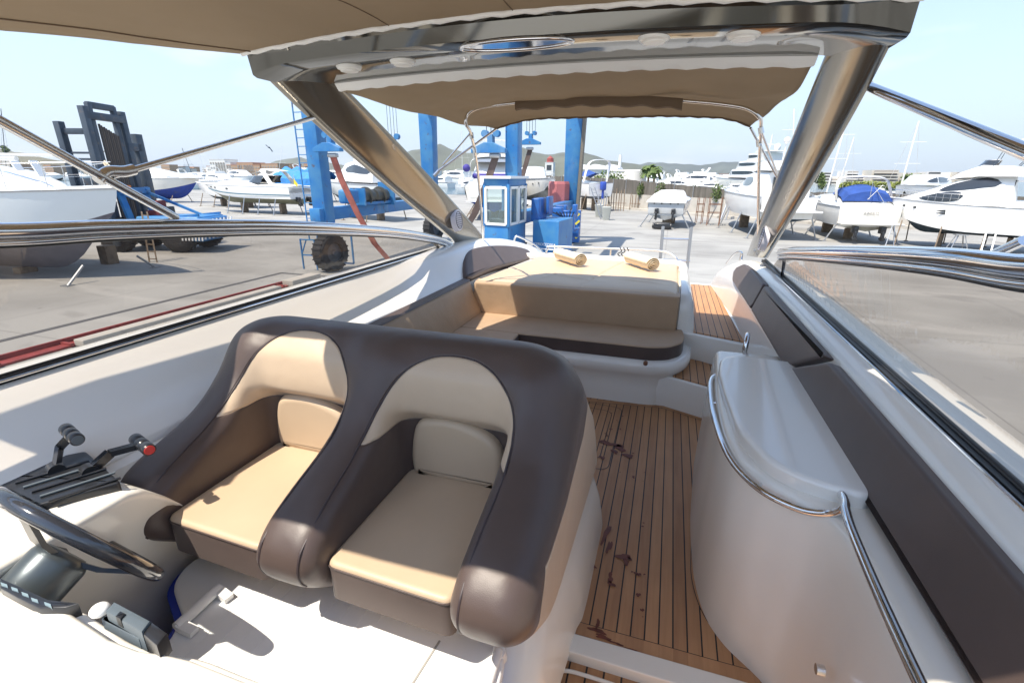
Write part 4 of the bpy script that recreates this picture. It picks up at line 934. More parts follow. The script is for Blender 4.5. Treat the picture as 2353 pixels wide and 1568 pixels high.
# =================================================================== COOLER
cb_ = tag(empty('cool_box', (-.85,.85,-1.7)), 'large cool box with white lid, blue body and white end handles, before the helm seat', 'cool box'); bpy.context.view_layer.update()
lidp = [(-1.33,.35),(-.335,.35),(-.315,.9),(-.335,1.02),(-.42,1.10),(-1.42,1.12),(-1.53,1.06),(-1.56,.97),(-1.52,.88),(-1.37,.80),(-1.33,.72)]
q = [(p.x, p.y) for p in rounded([Vector(p) for p in lidp], [.03,.05,.05,.05,.05,.06,.05,.05,.05,.02,.02], 4)]
m = MB(); m.prism(q, -1.392, -1.352, .012, 3)
for k in range(9): m.bar((-1.24+k*.06,.42,-1.3515), (-1.24+k*.06,1.0,-1.3515), .014, .002)
under(m.build('lid', PLW, None, smooth=50), cb_)
m = MB(); m.bar((-.536,.975,-1.3508), (-.60,.36,-1.3508), .006, .003); under(m.build('lid_seam', mat('seam_grey', (.35,.34,.32), .6), None), cb_)
m = MB(); q2 = [(x_-.01 if x_ > -1 else x_-.035, y_-.005) for x_, y_ in q]; m.prism(q2, -1.728, -1.394); under(m.build('body', PLB, None, smooth=50), cb_)
m = MB(); ha = ZP(505,1348,-1.33); hb = ZP(405,1440,-1.33)
m.tube([ha, hb], .017, 12); m.bar(ha+Vector((0,-.01,0)), ha+Vector((.06,-.02,-.01)), .03, .02); m.bar(hb+Vector((0,.01,0)), hb+Vector((.06,.01,-.01)), .03, .02); under(m.build('handle', PLW, None, smooth=50), cb_)
m = MB(); ha = ZP(1145,1494,-1.34); hb = ZP(1115,1590,-1.34); m.tube([ha, hb], .014, 12); m.disc(ha, (0,.4,-1), .02, .06, 12); under(m.build('handle', PLW, None, smooth=50), cb_)
# =================================================================== THE YARD
def plane(name, pts, m, z=None): mb = MB(); mb.add(pts, [tuple(range(len(pts)))]); return mb.build(name, m, None, smooth=0, normals=False)
def ground_mat():
    m = bpy.data.materials.new('yard_concrete'); m.use_nodes = True; n = m.node_tree.nodes; l = m.node_tree.links; p = n['Principled BSDF']
    tc = n.new('ShaderNodeTexCoord')
    def noise(sc, det, st=(1,1,1), rot=0, dist=0):
        mp = n.new('ShaderNodeMapping'); mp.inputs['Scale'].default_value = st; mp.inputs['Rotation'].default_value[2] = rot; l.new(tc.outputs['Object'], mp.inputs[0])
        t = n.new('ShaderNodeTexNoise'); t.inputs['Scale'].default_value = sc; t.inputs['Detail'].default_value = det; t.inputs['Distortion'].default_value = dist; l.new(mp.outputs[0], t.inputs[0]); return t.outputs[0]
    def mr(x, a, b, c=0, d=1):
        k = n.new('ShaderNodeMapRange'); k.inputs[1].default_value = a; k.inputs[2].default_value = b; k.inputs[3].default_value = c; k.inputs[4].default_value = d; l.new(x, k.inputs[0]); return k.outputs[0]
    def mix(a, b, f):
        k = n.new('ShaderNodeMix'); k.data_type = 'RGBA'
        for i, v in ((6, a), (7, b)):
            if isinstance(v, tuple): k.inputs[i].default_value = (*v, 1)
            else: l.new(v, k.inputs[i])
        l.new(f, k.inputs[0]); return k.outputs[2]
    c = mix((.335,.33,.31), (.245,.24,.225), mr(noise(.22, 7), .4, .65))
    c = mix(c, (.40,.39,.365), mr(noise(.5, 8, (.25,1,1), .15, 1.2), .52, .72, 0, .8))
    c = mix(c, (.20,.19,.18), mr(noise(1.1, 8, (.3,1,1), -.1, 1.5), .62, .75, 0, .55))
    c = mix(c, (.17,.165,.16), mr(noise(.35, 5, (1,1,1), 0, .6), .66, .74, 0, .5))
    # dark tyre tracks and oil drips
    c = mix(c, (.13,.125,.12), mr(noise(.8, 3, (1,.06,1), .35, .3), .66, .74, 0, .4))
    c = mix(c, (.07,.068,.065), mr(noise(1.7, 4, (1,1,1), 0, .2), .74, .80, 0, .7))
    # slab joints
    sp = n.new('ShaderNodeSeparateXYZ'); l.new(tc.outputs['Object'], sp.inputs[0])
    for ax, per in ((0, 6.0), (1, 7.5)):
        d = n.new('ShaderNodeMath'); d.operation = 'PINGPONG'; l.new(sp.outputs[ax], d.inputs[0]); d.inputs[1].default_value = per/2
        q = n.new('ShaderNodeMath'); q.operation = 'LESS_THAN'; l.new(d.outputs[0], q.inputs[0]); q.inputs[1].default_value = .018
        h = n.new('ShaderNodeMath'); h.operation = 'MULTIPLY'; l.new(q.outputs[0], h.inputs[0]); h.inputs[1].default_value = .5
        c = mix(c, (.12,.115,.11), h.outputs[0])
    l.new(c, p.inputs['Base Color']); p.inputs['Roughness'].default_value = .85
    b = n.new('ShaderNodeBump'); b.inputs['Strength'].default_value = .3; b.inputs['Distance'].default_value = .03; l.new(noise(3, 8), b.inputs['Height']); l.new(b.outputs[0], p.inputs['Normal'])
    return m
tag(plane('ground', [(-5900,-2000,GZ),(5900,-2000,GZ),(5900,5800,GZ),(-5900,5800,GZ)], ground_mat()), kind='structure')
WATER = mat('harbour_water', (.03,.09,.12), .12, bump=.4, bscale=.6, bdist=.1)
tag(plane('water', [(-2200,105,GZ+.03),(1400,105,GZ+.03),(1400,1500,GZ+.03),(-2200,1500,GZ+.03)], WATER), kind='structure')
# hills
def hills(name, pts, y, depth, col):
    hm = mat(name+'_scrub', col, 1, noise=.45, nscale=.006, var=tuple(c*.62 for c in col)); m = MB(); rows = []
    xs_ = [p[0] for p in pts]; n = 160
    for r, (k, dy) in enumerate(((0,-depth),(.35,-depth*.7),(.62,-depth*.42),(.84,-depth*.2),(1,0),(.6,depth*.6),(0,depth))):
        row = []
        for i in range(n+1):
            x = xs_[0]+(xs_[-1]-xs_[0])*i/n; z = np.interp(x, xs_, [p[1] for p in pts]); z *= 1+.02*math.sin(x*.02)+.015*math.sin(x*.053+1)
            spur = 1+.22*math.sin(x*.012+r*1.1)*(1-k)+.1*math.sin(x*.03+r*2)*(1-k)
            row.append(Vector((x, y+dy*spur, GZ+z*k*(1 if k == 1 else spur))))
        rows.append(row)
    m.loft(rows, closed=False); tag(m.build(name, hm, None, smooth=60, normals=False), kind='structure')
D1 = 3200
def hp(l, D): return [((ray(x, y).x/ray(x, y).y)*D, (ray(x, y).z/ray(x, y).y)*D-GZ) for x, y in l]
hills('hills', hp([(560,392),(620,378),(655,366),(690,362),(730,370),(800,382),(880,372),(950,345),(985,335),(1010,332),(1040,345),(1090,352),(1130,345),(1165,345),(1195,337),(1225,350),(1250,356),(1290,350),(1325,347),(1360,356),(1400,368),(1450,376),(1500,384),(1550,400),(1640,415)], D1), D1, 500, (.12,.13,.09))
hills('hills', hp([(1380,395),(1440,384),(1490,374),(1520,373),(1560,377),(1610,379),(1660,373),(1700,372),(1760,385),(1850,400),(1950,412)], 4600), 4600, 700, (.10,.12,.105))
hills('hills', hp([(-260,300),(-120,310),(0,345),(60,352),(120,368),(200,385),(300,396),(380,402)], 900), 900, 180, (.16,.15,.10))
# ------------------------------------------------------------------ boats
def smooth01(t): t = max(0, min(1, t)); return t*t*(3-2*t)
def hull_ring(t, L, B, H, rake=.12, flare=.75, fine=2.2, sheer=.18, dead=.17):
    """t 0 stern .. 1 bow; returns sheer, chine, keel as (x, y, z)"""
    bs = B/2*(1-max(0, (t-.42)/.58)**fine)*(.93+.07*smooth01(t*4))
    zs = H*(1-sheer+sheer*t**1.6); zk = H*.72*max(0, (t-.72)/.28)**2.0; zc = H*dead+H*.42*max(0, (t-.35)/.65)**2.2
    zc = max(zc, zk); xs_ = L*t; xk = L*(t-rake*max(0, (t-.6)/.4)**1.4)
    return (xs_, bs, zs), (L*(t-rake*.45*max(0,(t-.6)/.4)**1.4), bs*(flare+.14*(1-t)), zc), (xk, .0, zk)
def boat_hull(root, L, B, H, top=WHITEP, bot=ANTID, deck=WHITEP, band=None, **kw):
    N = 22; R = [hull_ring(i/N, L, B, H, **kw) for i in range(N+1)]
    m = MB()
    for s in (-1, 1):
        m.loft([[Vector((a[0], s*a[1], a[2])), Vector(((a[0]*.7+c[0]*.3), s*(a[1]*.93+c[1]*.07), a[2]*.6+c[2]*.4)), Vector((c[0], s*c[1], c[2]))] for a, c, k in R], closed=False)
    a, c, k = R[0]; m.add([(0,-a[1],a[2]),(0,a[1],a[2]),(0,c[1],c[2]),(0,-c[1],c[2])], [(0,1,2,3)])
    h = m.build('hull', top, root, smooth=40, normals=True)
    m = MB()
    for s in (-1, 1): m.loft([[Vector((c[0], s*c[1], c[2])), Vector((c[0]*.5+k[0]*.5, s*c[1]*.52, (c[2]+k[2])/2+.02*H)), Vector((k[0], 0, k[2]))] for a, c, k in R], closed=False)
    m.add([(0,c[1],c[2]) if 0 else (0,R[0][1][1],R[0][1][2]),(0,-R[0][1][1],R[0][1][2]),(0,0,0)], [(0,1,2)])
    m.build('hull_bottom', bot, root, smooth=40)
    m = MB(); m.loft([[Vector((a[0], -a[1]*.985, a[2]-.02)), Vector((a[0], 0, a[2]+.04*H)), Vector((a[0], a[1]*.985, a[2]-.02))] for a, c, k in R], closed=False); m.build('deck', deck, root, smooth=40, normals=False)
    m = MB()
    for s in (-1, 1): m.tube([Vector((a[0], s*a[1], a[2])) for a, c, k in R], .035*B/4+.012, 6)
    m.build('rubbing_strake', band or GALV, root, smooth=60)
    return R
def house(root, L, B, H, secs, name='superstructure', mt=WHITEP, win=None, tum=.78):
    """secs: (x, halfwidth, base z, height)"""
    def ring(x, w, z, h, o=0): return [Vector((x, s*ww, zz)) for s, ww, zz in ((-1,w+o,z),(-1,w*.985+o,z+h*.35),(-1,w*(tum+.09)+o,z+h*.78),(-1,w*(tum-.03),z+h*.97+o),(1,w*.4,z+h*1.02+o))][:4]+[Vector((x, 0, z+h*1.04+o))]+[Vector((x, ww, zz)) for ww, zz in ((w*(tum-.03),z+h*.97+o),(w*(tum+.09)+o,z+h*.78),(w*.985+o,z+h*.35),(w+o,z))]
    m = MB(); m.loft([ring(*s) for s in secs], closed=False)
    for s in (secs[0], secs[-1]): m.add(ring(*s), [tuple(range(9))])
    o = m.build(name, mt, root, smooth=35)
    if win:
        for (x0, x1, f0, f1) in win:
            m = MB()
            for sd in (-1, 1):
                rr = []
                for i in range(13):
                    t = i/12; x = x0+(x1-x0)*t; a = next(((p, q) for p, q in zip(secs, secs[1:]) if (p[0]-x)*(q[0]-x) <= 1e-9), None)
                    if a is None: continue
                    p, q = a; k = (x-p[0])/((q[0]-p[0]) or 1); w = p[1]+(q[1]-p[1])*k; z = p[2]+(q[2]-p[2])*k; h = p[3]+(q[3]-p[3])*k
                    def yw(f):
                        return np.interp(f, (0,.35,.78,.97), (w, w*.985, w*(tum+.09), w*(tum-.03)))
                    ends = math.sin(PI*min(1, max(0, t)))**.35; fm = (f0+f1)/2; ff0 = fm-(fm-f0)*ends; ff1 = fm+(f1-fm)*ends
                    rr.append([Vector((x, sd*(yw(f)+.018), z+h*f)) for f in (ff0, (ff0+ff1)/2, ff1)])
                if len(rr) > 1: m.loft(rr, closed=False)
            m.build('side_window', WIN, o, smooth=60, normals=False)
    return o
def rails(root, R, t0, t1, h, n=6, m_=None, inset=.93):
    m = MB(); m_ = m_ or STEELW; K = [r for i, r in enumerate(R) if t0 <= i/22 <= t1]
    for s in (-1, 1):
        P = [Vector((a[0], s*a[1]*inset, a[2]+h)) for a, c, k in K]; m.tube([P[0]-Vector((0,0,h*.8))]+P, .016, 6); m.tube([p-Vector((0,0,h*.45)) for p in P], .008, 5)
        st = max(1, len(P)//n)
        for p in P[::st]: m.tube([p, p-Vector((0,0,h+.02))], .013, 6)
    m.build('guard_rail', m_, root, smooth=60)
def props(root, L, B, zk, n=3, zlow=None, mt=WOOD, lean=.5, tr=(.12,.75), yk=.42):
    zl = zlow if zlow is not None else zk
    for i in range(n):
        x = L*(tr[0]+(tr[1]-tr[0])*i/(max(1, n-1)))
        for s in (-1, 1):
            m = MB(); m.tube([(x, s*B*(yk+.10+lean*.12), zl), (x, s*B*(yk-.02), -zl*.0+.55*abs(zk)+.25)], .05, 7); m.box((x, s*B*(yk+.10+lean*.12), zl+.02), (.3,.3,.04)); m.build('prop', mt, root)
    for x in (.2, .6):
        m = MB(); m.rbox((L*x, 0, zl/2-.0), (.35,.7,-zl), .02) if zl < 0 else None; m.build('keel_block', WOOD, root)
def place(root, stern, bow, zk):
    d = Vector((bow[0]-stern[0], bow[1]-stern[1])); root.location = (stern[0], stern[1], GZ+zk); root.rotation_euler = (0,0,math.atan2(d.y, d.x)); return d.length
def arch_frame(root, x, w, z, h, rake=-.5, mt=WHITEP, th=.16, dp=.4, name='radar_arch'):
    m = MB(); P = crm([(x,-w,z),(x+rake*.55,-w*.97,z+h*.55),(x+rake,-w*.80,z+h*.95),(x+rake*1.05,0,z+h*1.04),(x+rake,w*.80,z+h*.95),(x+rake*.55,w*.97,z+h*.55),(x,w,z)], 5)
    m.loft([[p+Vector((dp/2,0,0))-Vector((0,0,0)), p+Vector((0,0,th*.4)), p-Vector((dp/2,0,0)), p+Vector((0,0,-th*.3))] for p in P]); return m.build(name, mt, root, smooth=50)
def portholes(root, L, B, H, ts, dz=.30, r=.13, **kw):
    for t in ts:
        for s in (-1, 1):
            a, c, k = hull_ring(t, L, B, H, **kw); f = dz; p = Vector((a[0]*(1-f)+c[0]*f, s*(a[1]*(1-f*.35)+c[1]*f*.35+.02), a[2]*(1-f)+c[2]*f)); m = MB()
            m.loft([[p+Vector((math.cos(q)*r*1.5*e, s*o, math.sin(q)*r*.62*e)) for q in [i/16*2*PI for i in range(16)]] for e, o in ((1.1,-.05),(1.1,.0),(1,.02))]); m.build('porthole', WIN, root)
def lab(o, l, c='boat', g=None): tag(o, l, c, g)
# -- A: big pale hull close by on the left
A = empty('fishing_yacht'); bowA = YP(268,432,13.9); LA = 13.5
LA = place(A, (bowA.x-LA*math.cos(.17), bowA.y-LA*math.sin(.17)), (bowA.x, bowA.y), .25)
HA = bowA.z-GZ-.25
R = boat_hull(A, LA, 4.3, HA, top=HULLG, bot=mat('antifoul_lavender',(.16,.16,.20),.7,noise=.2,nscale=2), rake=.06, flare=.84, fine=2.6, sheer=.10, dead=.30)
house(A, LA, 4.3, HA, [(3.0,1.6,HA*.9,1.3),(6.0,1.6,HA*.92,1.25),(7.4,1.45,HA*.94,1.0),(9.2,1.15,HA*.95,.72),(10.4,.80,HA*.97,.30),(10.8,.60,HA*.98,.05)], name='coachroof')
for s in (-1,1):
    for xx, yy in ((8.35,1.27),(6.2,1.56)):
        m = MB(); c_ = Vector((xx, s*(yy+.03), HA*.945+.36)); m.loft([[c_+Vector((math.cos(q)*.26*e, s*o, math.sin(q)*.095*e)) for q in [i/20*2*PI for i in range(20)]] for e, o in ((1.25,-.06),(1.25,.01),(1.0,.03))]); ph = m.build('porthole', WHITEP, A); m = MB(); m.loft([[c_+Vector((math.cos(q)*.24*e, s*o, math.sin(q)*.085*e)) for q in [i/20*2*PI for i in range(20)]] for e, o in ((1,.0),(1,.035))]); m.build('pane', WIN, ph)
rails(A, R, .2, 1.0, .95, n=7, inset=.95)
m = MB(); m.tube([(LA*.98,0,HA+.93),(LA*.99,.0,HA+.65),(LA*.97,.05,HA+.3)], .05, 6); m.tube([(LA*.98,.03,HA+.98),(LA*1.0,-.05,HA+.8),(LA*.98,.05,HA+.55)], .03, 6); m.build('rope_coil', TOWEL, A)
m = MB(); m.tube([(2, -1.2, HA+1.3),(12.2, -.3, HA+1.15)], .05, 8); m.tube([(2.5,-.9,HA+1.2),(10,-.5,HA+1.05)], .09, 8); m.build('stowed_pole', WHITEP, A)
for xx in (9.8, 8.9):
    m = MB(); m.bar((xx,.5,HA+.2),(xx-.35,.5,HA+1.0),.3,.06); m.build('deck_support', WHITEP, A)
props(A, LA, 4.3, .25, n=3, zlow=-.25, mt=GALV, tr=(.25,.92), yk=.30)
lab(A, 'large pale grey hulled yacht with guard rails and oval porthole, nearest boat on the left')
# -- forklift
fk = tag(empty('boat_forklift'), 'blue marine forklift with tall dark grey mast behind the pale grey hull', 'forklift')
fa = Vector((-28.16,18.18,GZ)); fb = Vector((-24.88,19.12,GZ)); fd = (fb-fa).normalized(); fn = Vector((-fd.y, fd.x, 0)); fz = Vector((0,0,1)); hd = math.atan2(fd.y, fd.x)
def FK(a, b, c): return fa+fd*a+fn*b+fz*c     # a along (to rear), b away from us, c up
def wheel(root, c, ax, r, w, rim=BLUED, hub=GALV):
    ax = Vector(ax).normalized(); c = Vector(c); m = MB(); m.loft([[c+ax*o+(Vector((0,0,1))*math.sin(q)+ax.cross(Vector((0,0,1)))*math.cos(q))*rr for q in [i/32*2*PI for i in range(32)]] for o, rr in ((-w/2,r*.55),(-w/2,r*.9),(-w*.38,r*.99),(0,r),(w*.38,r*.99),(w/2,r*.9),(w/2,r*.55),(w*.3,r*.5),(-w*.3,r*.5))]); t = m.build('wheel', TYRE, root, smooth=40)
    m = MB()
    for i in range(22):
        q = i/22*2*PI; p = c+(Vector((0,0,1))*math.sin(q)+ax.cross(Vector((0,0,1)))*math.cos(q))*r*.99; m.box(p, (.05,.05,.05), M=Matrix.Rotation(0,3,'Z')) if 0 else m.bar(p-ax*w*.42, p+ax*w*.42, r*.10, r*.06)
    m.build('tread', TYRE, t)
    m = MB()
    for s in (-1, 1): m.tube([c+ax*s*w*.30, c+ax*s*w*.34], [r*.55, r*.50], 24); m.tube([c+ax*s*w*.34, c+ax*s*w*.46], [r*.2, r*.16], 16)
    m.build('rim', rim, t, smooth=40); return t
for a in (0, 3.41):
    for b in (0.35, 2.6): wheel(fk, FK(a, b, .92), fn, .92 if a > 1 else .95, .55)
m = MB(); m.rbox(FK(1.5,1.4,1.15), (5.0,1.9,.75), .08, rz=hd); m.rbox(FK(3.0,1.4,1.65), (3.4,2.3,.45), .1, rz=hd); m.rbox(FK(4.3,1.4,1.2), (1.2,2.6,1.2), .15, rz=hd); m.build('chassis', BLUEM, fk)
m = MB()
for k in range(8):
    a = FK(4.95,.15+k*.34,.72); m.bar(a, a+fn*.28+fz*1.0, .04, .10)
m2 = FK(3.75,.07,.72)
for k in range(7): m.bar(FK(3.75+k*.18,.07,.66), FK(3.92+k*.18,.07,1.75), .03, .09)
m.build('hazard_stripes', HATCH, fk)
m = MB(); gx = [FK(1.4,.55,1.5), FK(1.2,.55,3.35), FK(2.2,.55,1.5), FK(2.05,.55,3.35)]
for b in (.55, 2.3):
    m.bar(FK(.85,b,1.5), FK(.55,b,3.1), .30, .18); m.bar(FK(.55,b,3.1), FK(.75,b,3.25), .3, .2); m.bar(FK(.8,b,3.0), FK(3.9,b,1.7), .13)
m.bar(FK(.6,.4,3.15), FK(.6,2.5,3.15), .30, .32); m.bar(FK(2.6,.5,1.75), FK(4.6,.5,1.95), .12); m.bar(FK(2.6,2.4,1.75), FK(4.6,2.4,1.95), .12); m.build('overhead_guard', BLUEM, fk)
m = MB(); m.rbox(FK(.55,1.2,3.36), (.22,.22,.14), .03); m.build('beacon', mat('orange', (.8,.2,.03), .4), fk)
m = MB(); m.rbox(FK(1.7,1.4,1.95), (.8,.7,.35), .06, rz=hd); m.rbox(FK(2.0,1.4,2.3), (.18,.65,.7), .06, rz=hd); m.build('seat', mat('worn_red', (.18,.03,.03), .8), fk)
m = MB(); m.rbox(FK(3.1,.5,2.1), (.35,.35,.6), .05); m.build('exhaust_box', BLACKP, fk)
# mast: three nested upright pairs, leaning forward (to -fd)
m = MB()
def up_(b, a0, c0, c1, w, d=.26, ln=.10): m.bar(FK(a0, b, c0), FK(a0-ln*(c1-c0), b, c1), w, d, upv=fd)
for b in (.05, 2.35): up_(b, .20, .35, 7.15, .34, .30, .004)
for b in (.45, 1.95): up_(b, .15, .7, 7.35, .24, .22, .004)
m.bar(FK(.18,.0,6.75), FK(.18,2.4,6.75), .30, .35); m.bar(FK(.12,.4,7.25), FK(.12,2.0,7.25), .22, .30); m.bar(FK(.2,0,4.3), FK(.2,2.4,4.3), .2, .3); m.bar(FK(.2,0,1.2), FK(.2,2.4,1.2), .2, .3); m.build('mast', DGREY, fk, bevel=.02)
m = MB()
m.bar(FK(-1.25,.1,2.2), FK(-1.3,.1,6.45), .36, .3, upv=fd); m.bar(FK(-1.25,.1,6.0), FK(.2,.1,6.0), .12, .28)
for q_ in (5.0, 4.7, 3.6): m.bar(FK(-1.25,.1,q_), FK(.2,.1,q_), .1, .1 if q_ > 4 else .4)
m.build('fork_carriage', DGREY, fk, bevel=.02); m = MB(); m.bar(FK(.2,3.1,2.4), FK(.2,3.1,6.1), .5, .3, upv=fd); m.bar(FK(.2,2.2,5.4), FK(.2,3.1,5.4), .3, .4); m.bar(FK(.2,2.2,3.0), FK(.2,3.1,3.0), .3, .4)
m.build('fork_carriage', DGREY, fk, bevel=.02)
m = MB()
for k in range(9): b = .72+k*.13; m.tube([FK(.25,b,1.6), FK(.22,b,6.4-.06*k)], .035 if k % 2 else .055, 6)
m.build('hydraulic_hoses', mat('hose', (.05,.04,.035), .6), fk)
# -- travel lift
tl = tag(empty('travel_lift'), 'big blue boat travel lift with tall columns, slings and operator cab', 'travel lift')
def col(root, x, y, w0, w1, dpt=.9, z0=-1.9, z1=5.5, lean=0):
    m = MB(); m.loft([[Vector((x-w0/2,y-dpt/2,z0)),Vector((x+w0/2,y-dpt/2,z0)),Vector((x+w0/2,y+dpt/2,z0)),Vector((x-w0/2,y+dpt/2,z0))],[Vector((x-w1/2+lean,y-dpt/2,z1)),Vector((x+w1/2+lean,y-dpt/2,z1)),Vector((x+w1/2+lean,y+dpt/2,z1)),Vector((x-w1/2+lean,y+dpt/2,z1))]]); return m.build('column', BLUEM, root, bevel=.03)
C1 = (-14.1,17.7); C2 = (-14.7,28.9); C3 = (-5.98,18.9); C4 = (-6.0,30.9)
col(tl, *C1, .62, .60, .6); col(tl, *C2, .75, .98, .7, lean=.05); col(tl, *C3, .50, .50, .6); col(tl, *C4, .80, 1.08, .7, lean=.1)
def beam_(a, b, z, h, w=.5): m = MB(); m.bar((a[0],a[1],z),(b[0],b[1],z),w,h); return m.build('side_beam', BLUEM, tl, bevel=.02)
beam_((C1[0],C1[1]-.6),(C2[0],C2[1]+.8),-1.57,.52); beam_((C3[0],C3[1]-.6),(C4[0],C4[1]+.8),-1.62,.5)
m = MB(); m.bar((C1[0],C1[1],5.3),(C2[0],C2[1],5.3),.6,.7); m.build('top_beam', BLUEM, tl, bevel=.02); m = MB(); m.bar((C3[0],C3[1],5.3),(C4[0],C4[1],5.3),.6,.7); m.build('top_beam', BLUEM, tl, bevel=.02)
m = MB(); m.bar((C2[0],C2[1],5.6),(C4[0],C4[1],5.6),.7,.8); m.build('cross_beam', BLUEM, tl, bevel=.02)
m = MB(); m.bar((C4[0]+.52,C4[1]-.3,-1.9),(C4[0]+.76,C4[1]-.3,5.5),.16,.5,upv=(0,1,0)); m.build('cable_duct', mat('duct', (.17,.15,.12), .7), tl)
for x_, y_ in (C1, (C1[0]-.0,C1[1]+2.0), C2, C3, C4):
    if (x_, y_) == (C1[0], C1[1]+2.0): continue
    wheel(tl, (x_+.1, y_, GZ+.80), (.12,1,0) if 0 else (1,-.18,0), .80, .62, rim=DGREY)
    m = MB(); m.bar((x_,y_,GZ+1.55),(x_,y_,-1.8),.55,.6); m.build('wheel_leg', BLUED, tl)
# guard frames round the near tyre
m = MB()
for dx in (-1.0,-.28):
    m.bar((C1[0]+dx,C1[1]-.5,GZ+.1),(C1[0]+dx,C1[1]-.5,GZ+1.4),.05)
for z_ in (GZ+.72, GZ+1.38): m.bar((C1[0]-1.0,C1[1]-.5,z_),(C1[0]-.28,C1[1]-.5,z_),.05)
m.bar((C1[0]-1.0,C1[1]-.5,GZ+.75),(C1[0]-.7,C1[1]-.5,GZ+1.36),.04)
m.bar((C1[0]+.95,C1[1]+.4,GZ+.3),(C1[0]+.95,C1[1]+.4,GZ+1.6),.06); m.bar((C1[0]+.3,C1[1]+.4,GZ+1.6),(C1[0]+.95,C1[1]+.4,GZ+1.6),.06); m.bar((C1[0]+.3,C1[1]+.4,GZ+.3),(C1[0]+.95,C1[1]+.4,GZ+.3),.06)
m.build('wheel_guard', BLUEM, tl)
# access ladder on the near column
m = MB(); lx = C1[0]-.85; ly = C1[1]-.1
for dx in (0,.42): m.bar((lx+dx,ly,GZ+1.3),(lx+dx,ly,4.6),.04)
for k in range(22): m.bar((lx,ly,GZ+1.6+k*.32),(lx+.42,ly,GZ+1.6+k*.32),.03)
m.build('access_ladder', BLUEM, tl)
# winch on the beam
m = MB(); wx, wy = C1[0]+.1, C1[1]+3.6
m.box((wx,wy-1.2,-.95),(.8,.08,.8)); m.box((wx,wy+1.3,-.85),(.9,.12,1.1)); m.bar((wx,wy-1.2,-1.25),(wx,wy+1.3,-1.25),.5,.12); m.build('winch_frame', BLUEM, tl); m = MB(); m.rbox((wx,wy-1.9,-.9),(.6,.8,.6),.1); m.build('winch_motor', BLUEM, tl)
m = MB(); 
for k in range(2): m.tube([(wx,wy-1.1+k*1.2,-.92),(wx,wy-.1+k*1.2,-.92)], .30, 20); m.tube([(wx,wy-.62+k*1.2,-.92),(wx,wy-.55+k*1.2,-.92)], .42, 20)
m.build('cable_drum', mat('wire_rope', (.10,.10,.09), .5, metal=.5), tl, smooth=40)
# hook blocks, spreaders, slings
def hook(px, py, y, w, h, sling=None, cables=4, tx=None, strapm=STRAP, dirv=(1,0,0)):
    c_ = YP(px, py, y); m = MB(); dv = Vector(dirv).normalized()
    m.slab([(-w/2,-h*.18),(w/2,-h*.18),(w/2,h*.05),(w*.12,h*.42),(-w*.12,h*.42),(-w/2,h*.05)], c_-Vector((0,.12,0)), dv, (0,0,1), -.24 if 0 else .24, .01, 1)
    sp_ = m.build('spreader', BLUEM, tl)
    m = MB()
    for k in (-1, 1):
        q = c_+dv*k*w*.17+Vector((0,0,h*.95)); m.disc(q-Vector((0,.12,0)), (0,1,0), h*.21, .24, 20)
    m.bar(c_+Vector((0,0,h*.3)), c_+Vector((0,0,h*.9)), w*.22, .2); m.build('pulley_block', BLUEM, sp_, smooth=40)
    m = MB()
    for k in range(cables): q = c_+dv*((k-(cables-1)/2)*w*.13)+Vector((0,0,h*1.0)); m.tube([q, Vector((q.x, q.y, 5.3))], .014, 5)
    m.build('cable', DGREY, sp_)
    if sling:
        P = [YP(*p) for p in sling]; m = MB(); rr = []
        for i, p in enumerate(P): rr.append([p-Vector((.14,0,.0)), p+Vector((.14,0,.0)), p+Vector((.14,.05,0)), p-Vector((.14,-.05,0))])
        m.loft(rr); m.build('sling', strapm, sp_); m = MB(); m.rbox(P[0]+Vector((0,0,.08)), (.42,.22,.16), .05); m.build('shackle', GALV, sp_)
hook(762,343,17.2,1.25,.55,[(765,362,17.1),(782,410,17.2),(820,490,17.5),(860,560,18.0),(895,600,18.2)],cables=4)
hook(905,345,27.9,1.6,.8,None,cables=4)
hook(1128,345,18.2,1.35,.6,[(1137,363,18.1),(1118,420,18.1),(1090,490,18.2),(1060,540,18.3)],cables=3,strapm=STRAPD)
hook(1219,329,28.6,1.3,.55,[(1217,345,28.5),(1198,410,28.4),(1180,470,28.4)],cables=4,strapm=STRAPD)
# cab
m = MB(); F0 = (-6.55,17.2); F1 = (-5.58,17.05); Bk1 = (-5.55,19.1); Bk0 = (-6.5,19.2); zr = -.02; zf = -2.75
pl = [F0,F1,Bk1,Bk0]
cabr = empty('operator_cab', parent=tl)
def wall(a, b, z0, z1, t=.06, mt=BLUEM, nm='cab_wall'): m = MB(); m.bar((a[0],a[1],(z0+z1)/2),(b[0],b[1],(z0+z1)/2),t,z1-z0); return m.build(nm, mt, cabr, bevel=.008)
for a, b in ((F0,F1),(F1,Bk1),(Bk0,F0),(Bk1,Bk0)):
    wall(a, b, -3.3, -1.72); wall(a, b, -.32, zr-.04)
m = MB()
for p in pl: m.box((p[0],p[1],-1.0),(.11,.11,1.5))
m.build('corner_post', BLUEM, cabr, bevel=.01)
def winf(a, b, z0, z1):
    a = Vector((a[0],a[1],0)); b = Vector((b[0],b[1],0)); d = (b-a).normalized(); o = Vector((d.y,-d.x,0))*.04; m = MB(); a2 = a+d*.07; b2 = b-d*.07
    for z in (z0, z1): m.bar(a2+o+Vector((0,0,z)), b2+o+Vector((0,0,z)), .07, .09)
    for p in (a2, b2): m.bar(p+o+Vector((0,0,z0)), p+o+Vector((0,0,z1)), .07, .09, upv=d)
    fr = m.build('window_frame', WHITEP, cabr); m = MB(); m.add([a2+Vector((0,0,z0)), b2+Vector((0,0,z0)), b2+Vector((0,0,z1)), a2+Vector((0,0,z1))], [(0,1,2,3)]); m.build('pane', CABG, fr, smooth=0)
